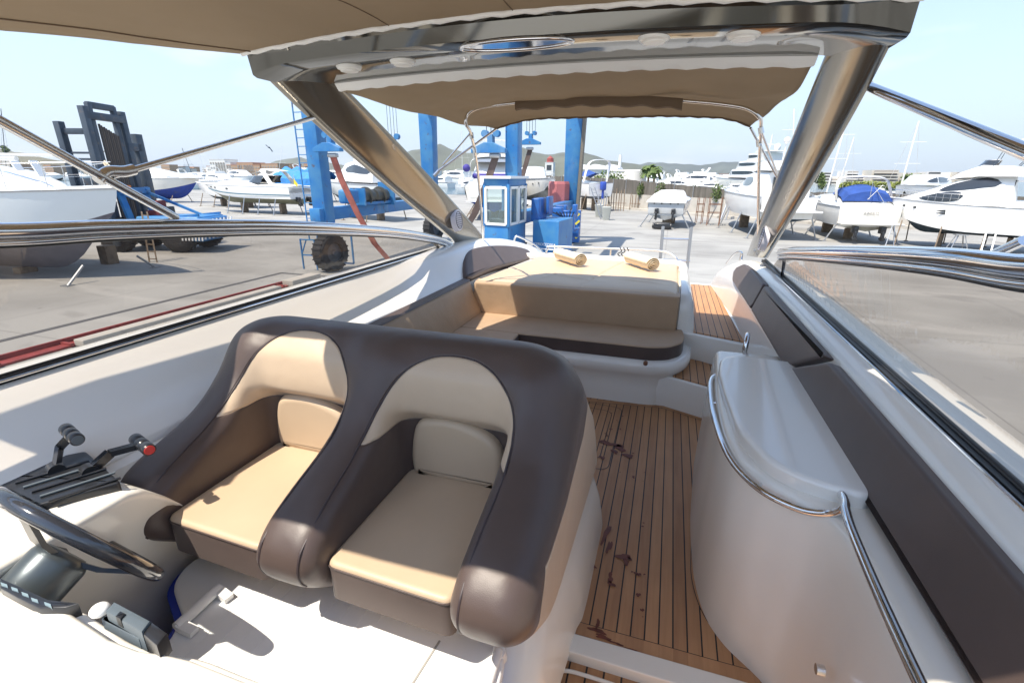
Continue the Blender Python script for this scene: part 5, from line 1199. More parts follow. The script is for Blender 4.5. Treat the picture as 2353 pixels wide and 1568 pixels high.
CABG = glass('cab_glass', (.62,.74,.74), .9, haze=.22, hcol=(.35,.45,.44))
winf(F0, F1, -1.66, -.38); mid = ((F1[0]+Bk1[0])/2, (F1[1]+Bk1[1])/2); winf(F1, mid, -1.66, -.38); winf(mid, Bk1, -1.66, -.38)
m = MB(); m.prism([(F0[0]-.12,F0[1]-.15),(F1[0]+.12,F1[1]-.15),(Bk1[0]+.12,Bk1[1]+.1),(Bk0[0]-.1,Bk0[1]+.1)], zr-.05, zr+.04, .01); m.build('cab_roof', ROOFW, cabr)
m = MB(); m.rbox((-6.05,18.3,-1.7),(.5,.5,.9),.08); m.rbox((-6.1,17.5,-1.75),(.7,.25,.5),.03); m.build('cab_seat', BLACKP, cabr)
# engine housing and tanks by the cab
eb = [YP(1213,560,18.6), YP(1290,560,18.6)]
m = MB(); ex0, ex1 = -5.15, -4.05; m.prism([(ex0,18.9),(ex1,18.7),(ex1+.15,20.8),(ex0+.1,21.0)], -3.35, -1.62, .03); en = m.build('engine_housing', BLUEM, tl)
text('CEROCEDES', .15, frame((ex0+.48,18.76,-2.55), (1,-.18,0), (0,0,1)), HATCH, 'lettering', en, .004)
m = MB(); m.bar((ex0+.12,18.82,-2.72),(ex0+.95,18.68,-2.72),.02,.05); m.bar((ex0+.95,18.68,-2.5),(ex0+1.05,18.65,-3.3),.02,.05); m.build('white_line', HATCH, en)
m = MB(); m.rbox((-5.1,19.6,-1.25),(.35,1.2,.9),.05); m.rbox((-4.75,20.0,-1.1),(.12,.8,.7),.03); m.build('hydraulic_pump', BLUED, tl)
m = MB(); cc = YP(1283,450,30.3); m.tube([cc-Vector((0,0,.85)), cc-Vector((0,0,.65)), cc+Vector((0,0,.70)), cc+Vector((0,0,.85))], [.55,.66,.66,.60], 8); m.build('red_tank', mat('tank_pink', (.42,.13,.13), .5), tl, smooth=20)
m = MB()
for k in range(9): a = YP(1300+random.uniform(-22,22), 480+random.uniform(0,55), 22.5+random.random()*5); m.rbox(a, (random.uniform(.2,.6),.4,random.uniform(.2,.8)), .04)
m.build('machinery', BLUED, tl)
m = MB()
for k in range(7):
    a = YP(1270+k*8, 488, 21.5); b = YP(1320-k*4, 470+k*6, 25.0); m.tube(crm([a, a.lerp(b,.5)-Vector((0,0,.35)), b],5), .03, 6)
m.build('hose_bundle', BLACK, tl)
for k in range(4):
    m = MB(); a = YP(1327,495+k*16,29.2); m.bar(a+Vector((-.12,-.1,-.1)), a+Vector((.12,-.1,.12)), .03, .12); m.build('hazard_stripe', YEL, tl)
m = MB(); m.rbox(YP(1324,520,29.5), (.45,.4,1.9), .05); m.build('wheel_cover', BLUED, tl)
def bare(name, L, B, H, stern, bow, zk, **kw):
    r = empty(name); L2 = place(r, stern, bow, zk); return r
def xyat(px, y): d = ray(px, 430); return (d.x/d.y*y, y)
def screen_(root, x0, x1, w, z, h, lean=.9, frame_=True, gl=None):
    """open wraparound windscreen"""
    P0 = crm([(x0,-w,z),(x1,-w*.75,z),(x1+.35,0,z),(x1,w*.75,z),(x0,w,z)],5); P1 = [p+Vector((-lean if p.x > x0+.1 else -.1,-p.y*.10,h*(1 if p.x > x0+.1 else .55))) for p in P0]
    m = MB(); m.loft([P0, P1], closed=False); ws = m.build('windscreen', gl or WIN, root, smooth=60, normals=False); m = MB(); m.tube(P1, .025, 6); m.build('screen_frame', STEELW, ws); return ws
def outdrives(root, x, z, B, n=2):
    for k in range(n):
        y = (k-(n-1)/2)*B*.42; m = MB(); m.rbox((x-.25,y,z),(.5,.3,.45),.06); m.rbox((x-.45,y,z-.38),(.3,.16,.6),.05); m.tube([(x-.75,y,z-.55),(x-.2,y,z-.55)],.09,8)
        for a in range(3): q = a*2*PI/3; m.bar((x-.7,y,z-.55),(x-.72,y+math.cos(q)*.2,z-.55+math.sin(q)*.2),.10,.02)
        m.build('outdrive', BLACKP, root)
# -- motorboat left of the lift
mb = empty('sport_cruiser'); s_ = xyat(690,43.5); b_ = xyat(472,44.5); L = place(mb, s_, b_, 1.05)
R = boat_hull(mb, L, 3.5, 1.95, bot=mat('antifoul_olive',(.22,.22,.15),.7,noise=.3,nscale=1.5), rake=.10, flare=.80, fine=2.6, sheer=.06, dead=.30, band=WHITEP)
house(mb, L, 3.5, 1.9, [(4.2,1.45,1.80,.02),(5.6,1.4,1.82,.42),(8.5,1.05,1.86,.34),(11.0,.45,1.90,.12),(11.8,.2,1.9,.02)], name='foredeck_cabin')
house(mb, L, 3.5, 1.9, [(.0,1.55,1.2,.45),(.8,1.55,1.35,.6),(2.0,1.6,1.5,.60),(4.2,1.55,1.75,.25),(5.5,1.4,1.8,.03)], name='cockpit_side')
screen_(mb, 4.0, 6.2, 1.35, 2.15, .75, 1.0); arch_frame(mb, 2.3, 1.55, 1.95, 1.5, rake=1.2, dp=.7)
m = MB(); m.loft([[Vector((x,-1.2,z)),Vector((x,-.6,z+.10)),Vector((x,.6,z+.10)),Vector((x,1.2,z))] for x,z in ((1.8,3.25),(3.0,3.4),(4.6,3.25),(5.4,3.0))], closed=False); m.build('bimini', mat('bim_white',(.7,.7,.68),.7), mb, normals=False)
m = MB()
for s in (-1,1): m.loft([[Vector((a[0]*.55+c[0]*.45, s*(a[1]*.68+c[1]*.32+.02), a[2]*.32+c[2]*.68+o)) for o in (-.05,.05)] for a, c, k in R[:-1]], closed=False)
m.build('stripe', mat('stripe_teal',(.03,.13,.2),.4), mb, normals=False)
rails(mb, R, .5, 1.0, .42, n=5); portholes(mb, L, 3.5, 1.95, (.62,.78,.85), rake=.10, flare=.80, fine=2.6, sheer=.06, dead=.30); props(mb, L, 3.5, 1.0, n=4, zlow=-1.05, mt=GALV, tr=(.15,.62)); outdrives(mb, 0, .55, 3.5)
for t in (.35,.78):
    a, c, k = hull_ring(t, L, 3.5, 1.95, rake=.10); m = MB(); m.tube([(a[0],-a[1]-.12,a[2]-.05),(a[0],-a[1]-.14,a[2]-.15),(a[0],-a[1]-.14,a[2]-.75),(a[0],-a[1]-.12,a[2]-.85)],[.05,.11,.11,.05],10); m.build('fender', WHITEP, mb, smooth=60)
m = MB(); m.tube([(-.1,1.0,1.8),(-.3,1.0,3.0)],.02,6); m.build('flagstaff', GALV, mb); m = MB(); m.loft([[Vector((-.25,1.0,2.9)),Vector((-.12,1.0,2.1))],[Vector((-.45,1.1,2.5)),Vector((-.4,1.0,1.95))],[Vector((-.7,1.0,2.1)),Vector((-.65,1.1,1.8))]], closed=False); m.build('flag', YEL, mb, normals=False)
lab(mb, 'white sport cruiser with dark stripe on steel props left of the travel lift')
mb2 = empty('sport_cruiser'); s_ = xyat(600,50.5); b_ = xyat(452,53); L = place(mb2, s_, b_, .9)
R = boat_hull(mb2, L, 3.4, 2.1, bot=ANTID, rake=.14, band=WHITEP); rails(mb2, R, .3, 1.0, .5); house(mb2, L, 3.4, 2, [(2,1.4,1.8,.5),(5,1.3,1.9,.6),(8,.6,2.0,.2)]); props(mb2, L, 3.4, .9, n=4, zlow=-.9); lab(mb2, 'white motorboat with bow rail, half hidden behind the striped sport cruiser')
# -- long yacht with blue bottom
yb = empty('motor_yacht'); s_ = xyat(255,53); b_ = xyat(462,57.5); L = place(yb, s_, b_, .55)
R = boat_hull(yb, L, 4.6, 3.0, bot=ANTIB, top=CREAMP, rake=.05, flare=.86, fine=2.4, sheer=.05, dead=.38)
house(yb, L, 4.6, 3.0, [(.5,1.9,2.85,1.5),(4,2.0,2.85,1.7),(6.5,1.9,2.85,1.5),(9.5,1.6,2.9,.8),(12.0,1.1,2.95,.45),(14.0,.5,3.0,.08)], win=[(1.0,5.8,.42,.74)])
house(yb, L, 4.6, 3.0, [(.8,1.5,4.4,.7),(3.5,1.6,4.45,.9),(6,1.3,4.4,.35)], name='flybridge'); arch_frame(yb, 2.0, 1.5, 4.9, 1.1)
rails(yb, R, .45, 1.0, .7); props(yb, L, 4.6, .5, n=3, zlow=-.55)
lab(yb, 'long cream motor yacht with blue antifouling behind the blue forklift')
yc = empty('motor_yacht'); s_ = xyat(236,66); b_ = xyat(330,70); L = place(yc, s_, b_, 1.2); R = boat_hull(yc, L, 4.2, 2.9, top=CREAMP)
house(yc, L, 4.2, 2.9, [(1,1.8,2.7,1.7),(5,1.7,2.75,1.8),(8,1.0,2.8,.5)], win=[(1.5,6,.4,.75)]); m = MB(); m.loft([[Vector((x,-1.7,z)),Vector((x,0,z+.15)),Vector((x,1.7,z))] for x,z in ((1,6.6),(4,6.9),(6.5,6.7))], closed=False); m.build('dark_bimini', BLACKP, yc, normals=False)
m = MB()
for s in (-1,1):
    for a, b in ((1.2,2.0),(4,3.5),(6.3,5.2)): m.tube([(a,s*1.65,6.7),(b,s*1.65,4.5)],.03,5)
m.build('bimini_leg', STEELW, yc); lab(yc, 'cream yacht with thin dark bimini just right of the forklift mast')
# -- blue tarpaulined boat
tp = empty('covered_boat'); s_ = xyat(755,66); b_ = xyat(628,70); L = place(tp, s_, b_, 1.2); R = boat_hull(tp, L, 4.4, 2.6, top=TARP, bot=ANTIG)
m = MB(); rr = []
for i in range(23):
    a, c, k = R[i]; t = i/22; hh = (1.9 if t < .7 else 1.9*(1-(t-.7)/.3*.9))*(.85+.15*math.sin(i*1.3)); rr.append([Vector((a[0],-a[1]*1.05,a[2]-.9)),Vector((a[0],-a[1]*1.04,a[2])),Vector((a[0],-a[1]*.55,a[2]+hh*.62)),Vector((a[0],0,a[2]+hh)),Vector((a[0],a[1]*.55,a[2]+hh*.62)),Vector((a[0],a[1]*1.04,a[2])),Vector((a[0],a[1]*1.05,a[2]-.9))])
m.loft(rr, closed=False); m.build('tarpaulin', TARP, tp, smooth=25, normals=False); props(tp, L, 4.4, 1.2, n=3, zlow=-1.2); lab(tp, 'boat wrapped in bright blue tarpaulin left of the near lift column')
# -- boats seen through the lift
yd = empty('motor_yacht'); s_ = xyat(905,40); b_ = xyat(745,44); L = place(yd, s_, b_, 1.5); R = boat_hull(yd, L, 4.0, 2.1, top=HULLG, bot=ANTID, dead=.3)
house(yd, L, 4.0, 2.1, [(.8,1.7,1.9,1.3),(3.5,1.75,1.95,1.9),(5.4,1.5,2.0,1.6),(8,.8,2.05,.3)], win=[(1.2,5.2,.42,.8)]); house(yd, L, 4, 2, [(1.5,1.3,3.7,.6),(4,1.2,3.8,.5)], name='flybridge'); props(yd, L, 4, 1.5, n=3, zlow=-1.5); m = MB(); m.box((2.2,-1.5,2.0),(1.5,.3,.9)); m.build('cockpit_locker', WHITEP, yd); lab(yd, 'white yacht with grey hull side seen through the travel lift behind the red sling')
by = empty('motor_yacht'); s_ = (-16.2,45.0); b_ = (-21.5,61.0); L = place(by, s_, b_, .75)
R = boat_hull(by, L, 6.0, 2.9, bot=ANTIB, top=CREAMP, dead=.34)
house(by, L, 6.0, 2.9, [(.6,2.5,2.3,.75),(2.2,2.55,2.6,.6),(3.0,2.4,2.8,1.1),(5.0,2.3,2.8,1.9),(9,2.1,2.85,1.7),(12.5,1.2,2.9,.6),(15,.6,2.9,.1)], win=[(4.2,9.5,.45,.8)])
house(by, L, 6.0, 2.9, [(2.6,1.9,4.6,.25),(4.5,2.0,4.7,.8),(8,1.8,4.6,.6)], name='flybridge'); arch_frame(by, 3.2, 2.1, 4.9, 1.6, rake=-.9, dp=.9); arch_frame(by, 1.6, 2.5, 2.9, 2.1, rake=1.4, dp=.8, name='side_arch')
m = MB(); m.rbox((1.2,0,3.30),(.8,4.2,.45),.2); m.build('purple_cover', COVP, by)
m = MB(); m.box((-.03,0,1.9),(.06,4.6,1.0)); m.rbox((-.5,0,1.02),(1.2,5.2,.12),.05); m.build('transom_platform', WHITEP, by)
m = MB(); m.rbox((1.2,-2.0,3.4),(.15,.15,.6),.05); m.build('life_ring', mat('orange2',(.8,.15,.03),.5), by); m = MB(); m.ball((.6,2.6,4.0),.36,8); m.build('buoy', COVP, by)
m = MB(); m.rbox((5.5,0,5.9),(2.6,3.2,.10),.04); m.build('hardtop', CREAMP, by)
rails(by, R, .4, 1.0, .7); props(by, L, 5.0, .7, n=3, zlow=-.75); lab(by, 'large cream yacht with purple seat cover behind the operator cab of the lift')
ye = empty('motor_yacht'); s_ = xyat(1205,62); b_ = xyat(1262,50); L = place(ye, s_, b_, 1.3); R = boat_hull(ye, L, 4.0, 2.6, bot=ANTIG); house(ye, L, 4, 2.6, [(2,1.5,2.4,1.4),(6,1.4,2.5,1.3),(9,.7,2.55,.3)], win=[(2.5,6,.45,.8)]); rails(ye, R, .4, 1, .7); portholes(ye, L, 4.0, 2.6, (.7,.8,.88)); lab(ye, 'white yacht bow with round portholes just behind the lift cab, left of the red tank')
# -- blue-engined boat by the wall
b5 = empty('speed_boat'); L = place(b5, (-8.35,62), (-12.6,67.5), 1.4); R = boat_hull(b5, L, 3.6, 2.3, bot=mat('antifoul_slate',(.12,.13,.15),.7), rake=.15); arch_frame(b5, 1.6, 1.6, 2.1, 2.4, rake=-.9, dp=.6)  # bottom paint is an even dark slate grey
m = MB(); m.rbox((-.5,0,1.6),(.7,.6,1.0),.15); m.rbox((-.5,0,.7),(.3,.2,1.2),.05); m.build('outboard_motor', mat('engine_blue',(.03,.08,.4),.4), b5); m = MB(); m.loft([[Vector((x,-1.5,z)),Vector((x,0,z+.5)),Vector((x,1.5,z))] for x,z in ((1.5,2.6),(3.5,3.0),(5.5,2.5))], closed=False); m.build('cover', COVB, b5, normals=False)
props(b5, L, 3.6, 1.4, n=2, zlow=-1.4); lab(b5, 'white boat with blue engine and arch right of the last lift column')
# -- small white boat, transom to us
wb = empty('small_cruiser'); L = place(wb, (-.35,43.2), (.55,51.2), .62); H_ = 1.85
R = boat_hull(wb, L, 3.2, H_, top=WHITEP, bot=ANTIG, rake=.15, dead=.22, fine=2.2)
m = MB(); m.rbox((-.03,0,1.0),(.08,2.85,.95),.03); m.build('transom', mat('transom_grey',(.5,.52,.53),.4), wb)
house(wb, L, 3.2, H_, [(-.25,1.58,1.42,.12),(0,1.58,1.45,.32),(1.5,1.5,1.6,.55),(3.2,1.25,1.75,.62),(4.4,.95,1.85,.45),(6.6,.3,1.9,.08)], name='white_cover', mt=mat('cover_white',(.80,.80,.79),.6)); 
outdrives(wb, -.05, .75, 3.2); props(wb, L, 3.2, .62, n=2, zlow=-.62, mt=GALV, tr=(.02,.6), lean=.9)
m = MB(); m.rbox((-1.1,0,-.35),(.9,1.3,.5),.1); m.tube([(-1.3,-.75,-.35),(-1.3,.75,-.35)],.22,14); m.build('trailer_winch', BLACKP, wb)
for y in (-.95,-.35,.35,.95):
    m = MB(); m.disc((-.08,y,1.35),(-1,0,0),.06,.03,12); m.build('exhaust_port', BLACKP, wb)
lab(wb, 'small white boat with two outdrives, stern towards us, in the middle of the yard')
# -- yacht between small boat and arch leg
yr = empty('flybridge_yacht'); L = place(yr, (7.6,37.6), (5.2,52), 1.15); R = boat_hull(yr, L, 3.9, 2.0, bot=ANTID, rake=.10, dead=.12)
house(yr, L, 3.9, 2, [(.9,1.55,1.4,1.9),(3,1.6,1.5,1.9),(5.5,1.5,1.7,1.5),(8,1.1,1.85,.6),(11,.5,1.95,.08)], win=[(3.4,6.4,.42,.82)]); house(yr, L, 3.9, 2, [(.6,1.35,3.35,.3),(3,1.4,3.4,.65),(5,1.1,3.3,.3)], name='flybridge')
m = MB(); m.box((.86,0,2.3),(.06,1.9,1.3)); m.build('cockpit_door', WIN, yr); m = MB(); m.rbox((-.4,0,.75),(1.1,3.7,.12),.05); m.build('swim_platform', WHITEP, yr); m = MB(); m.box((-.03,0,1.1),(.08,3.4,.7)); m.build('transom', WHITEP, yr)
rails(yr, R, .35, 1.0, .6); props(yr, L, 3.9, 1.1, n=4, zlow=-1.15, mt=GALV, tr=(.02,.8)); 
m = MB(); m.tube([(3,-1.2,3.9),(3,-1.2,7.0)],.03,5); m.tube([(2.5,0,4.0),(2.3,0,5.2)],.05,6); m.ball((2.3,0,5.35),.22,8); m.build('radar_mast', WHITEP, yr)
lab(yr, 'white flybridge yacht on props seen between the hoop pole and the right arch leg')
# -- boat with blue cover, transom three-quarter
b2 = empty('express_cruiser'); L = place(b2, (12.35,37.6), (11.75,49.0), .75); H2 = 1.85
R = boat_hull(b2, L, 3.75, H2, top=WHITEP, bot=mat('antifoul_stone',(.40,.38,.31),.7,noise=.35,nscale=1.5), rake=.10, dead=.16, fine=2.3)
m = MB(); m.rbox((-.06,0,1.02),(.25,3.5,1.0),.10); m.rbox((-.45,0,.52),(.9,3.55,.14),.06); m.build('transom', CREAMP, b2); 
text('AZIMUT', .24, frame((12.4,37.37,GZ+.75+1.15), (1,-.0,0), (0,0,1)), mat('letter_grey',(.35,.34,.33),.5), 'lettering', None, .01).name = 'lettering'
lt = bpy.data.objects[-1] if 0 else None
house(b2, L, 3.75, H2, [(0,1.7,1.25,.35),(1.6,1.75,1.4,.62),(3.6,1.65,1.55,.7),(5.4,1.4,1.7,.5),(8.5,.8,1.8,.2),(10.2,.3,1.85,.03)], name='cockpit_side', win=[(5.4,7.2,.25,.7)])
m = MB(); rr = []
for i in range(9):
    t = i/8; x = .7+4.6*t; hh = 2.15+.75*math.sin(PI*min(1,t*.9+.15))+.05*math.sin(i*2.3); ww = 1.45-.35*t
    rr.append([Vector((x,-ww,hh-.62)),Vector((x,-ww*.8,hh-.22)),Vector((x,-ww*.3,hh-.03+.04*math.sin(i))),Vector((x,0,hh)),Vector((x,ww*.3,hh-.05)),Vector((x,ww*.8,hh-.25)),Vector((x,ww,hh-.62))])
m.loft(rr, closed=False); m.add(rr[0],[tuple(range(7))]); m.build('blue_cover', COVB, b2, smooth=30, normals=False)
arch_frame(b2, 1.4, 1.62, 1.9, 1.45, rake=.9, mt=CREAMP, th=.2, dp=.5)
m = MB(); m.tube([(.2,.1,2.0),(.3,.1,3.1)],.02,5); m.tube([(.2,.2,2.0),(.3,-.5,2.9)],.02,5); m.tube([(.1,-.9,1.6),(.9,-.2,2.9)],.02,5); m.build('boarding_pole', GALV, b2)
rails(b2, R, .5, 1.0, .45); outdrives(b2, -.2, .15, 3.7); props(b2, L, 3.75, .75, n=3, zlow=-.75, mt=GALV, tr=(.03,.75))
lab(b2, 'white express cruiser with blue cockpit cover and grey lettering on its stern')
for o in list(bpy.data.objects):
    if o.name.startswith('lettering') and o.parent is None:
        bpy.context.view_layer.update(); o.parent = b2; o.matrix_parent_inverse = (Matrix.Translation(b2.location)@b2.rotation_euler.to_matrix().to_4x4()).inverted()
# -- big flybridge yacht on the right
b3 = empty('flybridge_yacht'); L = place(b3, (23.0,33.6), (13.6,38.7), .85); H3 = 2.0; b3.location = (20.4, 35.0, GZ+.85); b3.scale = (.72, .95, 1.0)
kw3 = dict(rake=.10, flare=.86, fine=2.3, sheer=.16, dead=.13)
R = boat_hull(b3, L, 3.9, H3, top=WHITEP, bot=ANTID, **kw3)
house(b3, L, 3.9, H3, [(2.4,1.62,1.55,.15),(2.9,1.6,1.6,1.75),(4.6,1.6,1.65,1.75),(6.4,1.45,1.72,1.30),(8.2,1.05,1.85,.62),(9.8,.45,1.95,.10)], win=[(5.6,8.5,.12,.62),(3.6,7.3,.60,.96)], name='saloon')
house(b3, L, 3.9, H3, [(-.2,1.45,3.30,.16),(1.0,1.65,3.32,.28),(3.2,1.7,3.34,.55),(5.0,1.45,3.34,.62),(6.3,.9,3.25,.30),(7.0,.6,3.1,.04)], name='flybridge', tum=.9)
screen_(b3, 4.3, 5.1, 1.05, 3.88, .35, .35); 
m = MB(); m.loft([[Vector((x,-1.25,z)),Vector((x,-.6,z+.16)),Vector((x,.6,z+.16)),Vector((x,1.25,z))] for x,z in ((4.0,5.0),(3.0,5.2),(1.2,5.25),(.0,5.05))], closed=False); bo = m.build('bimini', CREAMP, b3, normals=False); k = bo.modifiers.new('t','SOLIDIFY'); k.thickness = .05
m = MB()
for s in (-1,1):
    for a, b in (((4.0,5.0),(4.4,3.9)),((2.0,5.15),(1.2,3.9)),((2.0,5.15),(3.0,3.9)),((.1,5.0),(1.0,3.9))): m.tube([(a[0],s*1.2,a[1]),(b[0],s*1.4,b[1])],.025,5)
m.build('bimini_frame', DGREY, b3)
m = MB(); m.box((2.86,.0,2.35),(.06,2.7,1.6)); m.build('cockpit_door', WIN, b3); m = MB()
for y in (-.6,0,.6): m.box((2.82,y,2.35),(.04,.06,1.6))
m.build('door_frame', GALV, b3)
house(b3, L, 3.9, H3, [(0,1.8,1.45,.45),(1.4,1.8,1.5,.55),(2.9,1.75,1.55,.5),(3.4,1.7,1.6,.1)], name='cockpit_bulwark')
m = MB(); m.tube([(1.0,-1.65,2.0),(.6,-1.65,3.3)],.05,6); m.tube([(1.0,1.65,2.0),(.6,1.65,3.3)],.05,6); m.build('overhang_post', WHITEP, b3)
m = MB(); m.rbox((-.55,0,.62),(1.3,3.6,.14),.06); m.build('swim_platform', WHITEP, b3)
rails(b3, R, .38, 1.0, .55, n=8); portholes(b3, L, 3.9, H3, (.80,.88), r=.10, **kw3)
for s in (-1,1):
    m = MB(); a, c, k = hull_ring(.60, L, 3.9, H3, **kw3)
    for dz in (0,.14): m.loft([[Vector((a[0]-.6+.13*i, s*(a[1]*.97+.05), a[2]-.42-dz+h*(1-abs(i/6-.6))*.08)) for h in (-1,1)] for i in range(10)], closed=False)
    m.build('vent_slot', WIN, b3, normals=False)
props(b3, L, 3.9, .85, n=4, zlow=-.85, mt=WOOD, tr=(.08,.85)); lab(b3, 'big white flybridge yacht with raised cream bimini on wooden props at the right')
m = MB(); a = Vector((17.3,34.6,GZ)); 
for dx in (0,.45): m.bar(a+Vector((dx-.5,-1.0,0)), a+Vector((dx+.35,.9,2.5)), .06)
for k in range(8): q = a+Vector((-.5,-1.0,0)).lerp(Vector((.35,.9,2.5)), (k+.7)/8); m.bar(q, q+Vector((.45,0,0)), .04)
tag(m.build('boarding_ladder', GALV), 'aluminium ladder leaning on the hull of the big flybridge yacht', 'ladder')
m = MB(); a = Vector((15.9,34.8,GZ))
for dx, dy in ((0,0),(.9,0),(0,.6),(.9,.6)): m.bar(a+Vector((dx,dy,0)), a+Vector((.3+dx*.35,.2+dy*.35,.95)), .05)
m.box(a+Vector((.45,.3,.97)),(.6,.4,.06)); m.bar(a+Vector((.1,0,.4)),a+Vector((.8,0,.4)),.04); tag(m.build('trestle', GALV), 'steel trestle standing on the concrete before the big flybridge yacht', 'trestle')
m = MB(); a = Vector((13.1,36.0,GZ))
for dx in (0,.55): m.bar(a+Vector((dx*.8,0,0)), a+Vector((.25+dx*.2,.4,1.3)), .04)
m.bar(a+Vector((.1,0.05,.4)),a+Vector((.45,.05,.4)),.03); m.bar(a+Vector((.15,0.1,.8)),a+Vector((.4,.1,.8)),.03); tag(m.build('trestle', GALV), 'small folding step ladder below the stern of the blue covered cruiser', 'ladder')
# another cruiser between, far
b6 = empty('motor_yacht'); s_ = xyat(2150,64); b_ = xyat(2075,58); L = place(b6, s_, b_, 1.5); R = boat_hull(b6, L, 3.8, 2.0); house(b6, L, 3.8, 2, [(1,1.5,1.9,1.0),(4,1.4,1.95,1.0),(7,.6,2,.2)], win=[(1.5,5.5,.3,.8)]); lab(b6, 'white cabin cruiser behind the bow of the big flybridge yacht')
# ------------------------------------------------------------------ wall and fence
wl = tag(empty('boundary_wall'), 'low pale concrete wall along the far side of the yard', 'wall'); fe = tag(empty('reed_fence'), 'tall grey brown reed screen fence on top of the far wall', 'fence')
WP = [(-34,99),(-16.5,80.5),(-5.0,68.0),(5.4,57.2),(14.5,52.0),(42,46)]
for a, b in zip(WP, WP[1:]):
    m = MB(); m.bar((a[0],a[1],GZ+.95),(b[0],b[1],GZ+.95),.3,1.9); m.build('wall_panel', CONC, wl); m = MB(); m.bar((a[0]-.2,a[1]-.6,GZ+.12),(b[0]-.2,b[1]-.6,GZ+.12),.9,.24); m.build('kerb', CONC, wl)
fh = {0:(2.2,2.2),1:(2.2,1.8),2:(1.75,.98),3:(.98,.9),4:(.9,.9)}
for i, (a, b) in enumerate(zip(WP, WP[1:])):
    A_ = Vector((*a,0)); B_ = Vector((*b,0)); n = max(2, int((B_-A_).length/2.6)); 
    m = MB(); vs = []
    for k in range(n*6+1):
        t = k/(n*6); p = A_.lerp(B_, t); h = fh[i][0]+(fh[i][1]-fh[i][0])*t+.04*math.sin(k*1.9)+.03*random.random(); vs.append([p+Vector((0,0,GZ+1.9)), p+Vector((0,0,GZ+1.9+h))])
    m.loft([[v[0]-Vector((0,.03,0)), v[1]-Vector((0,.03,0)), v[1]+Vector((0,.03,0)), v[0]+Vector((0,.03,0))] for v in vs]); m.build('reed_panel', FENCEM, fe, smooth=0)
    for k in range(n):
        p = A_.lerp(B_, (k+.5)/n); h = fh[i][0]+(fh[i][1]-fh[i][0])*(k+.5)/n; m = MB(); m.tube([p+Vector((0,-.12,GZ+1.7)), p+Vector((0,-.12,GZ+1.98+h))], .045, 6); m.build('fence_post', GALV, fe)
# ------------------------------------------------------------------ plants
def leaves(m, c, r, n, s, fl=1.0):
    for _ in range(n):
        while True:
            p = Vector((random.uniform(-1,1), random.uniform(-1,1), random.uniform(-1,1)))
            if .25 < p.length < 1: break
        q = Vector(c)+Vector((p.x*r[0], p.y*r[1], p.z*r[2])); a = Vector((random.gauss(0,1), random.gauss(0,1), random.gauss(0,1)*fl)).normalized(); b = a.orthogonal().normalized(); k = s*random.uniform(.6,1.3)
        m.add([q-a*k, q+b*k*.45, q+a*k, q-b*k*.45], [(0,1,2,3)])
def bush(p, r, lab_, mt=LEAF, n=500, s=.16, name='bush', g=None):
    root = tag(empty(name, p), lab_, 'bush' if name == 'bush' else name.replace('_',' '), g); m = MB()
    for _ in range(7): c = Vector((random.uniform(-.6,.6)*r[0], random.uniform(-.5,.5)*r[1], r[2]*random.uniform(.5,1.2))); leaves(m, c, (r[0]*.5,r[1]*.5,r[2]*.5), n//7, s)
    m.build('foliage', mt, root, smooth=0, normals=False); m = MB()
    for _ in range(5): m.tube([(0,0,0),(random.uniform(-.5,.5)*r[0],random.uniform(-.4,.4)*r[1],r[2]*random.uniform(.6,1.2))],.03,5)
    m.build('stem', PALMT, root); return root
for px, y, r, l_, mt in ((1368,78,(2.6,1.5,1.5),'yellow green bush behind the fence below the white warehouse',LEAFY),(1398,80,(2.6,1.5,2.3),'round green tree top behind the fence left of the low white building',LEAF),(1545,70,(1.6,1,.9),'small green bush behind the fence left of the big bushes',LEAFY),(1590,68,(2.2,1.2,1.2),'green bush behind the fence above the small white boat',LEAF),(1618,66,(1.5,1,.9),'yellow green bush at the right end of the bushes behind the fence',LEAFY),(1655,66,(1.2,1,1.1),'pointed bush left of the superyacht behind the fence',LEAF),(1262,90,(3,1.5,1.3),'green bush seen between the lift columns above the red tank',LEAFY)):
    q = xyat(px, y); z0 = {78:-2.2,80:-2.2,70:-2.9,68:-2.9,66:-2.9,90:-2.1}[y]; bush((q[0],q[1],z0), r, l_, mt, 700, .22)
for (px, y, w_, l_) in ((1520,62,.9,'climbing weed hanging over the reed fence left of the small white boat'),(1650,58.2,.8,'dark weed growing down the reed fence above the steel frames'),(1472,64.8,.6,'pale weed on the reed fence above the bare wall')):
    q = xyat(px, y); a, b = next(((a, b) for a, b in zip(WP, WP[1:]) if min(a[0],b[0]) <= q[0] <= max(a[0],b[0])), (WP[2],WP[3])); t = (q[0]-a[0])/(b[0]-a[0]); yy = a[1]+(b[1]-a[1])*t
    root = tag(empty('climbing_plant', (q[0],yy-.3,GZ+1.9)), l_, 'climbing plant'); m = MB(); leaves(m, (0,0,.6), (w_,.2,1.0), 260, .13); m.build('foliage', LEAF, root, smooth=0, normals=False); m = MB(); m.tube([(0,.1,-.3),(.1,0,.8),(-.1,0,1.5)],.03,5); m.build('stem', PALMT, root)
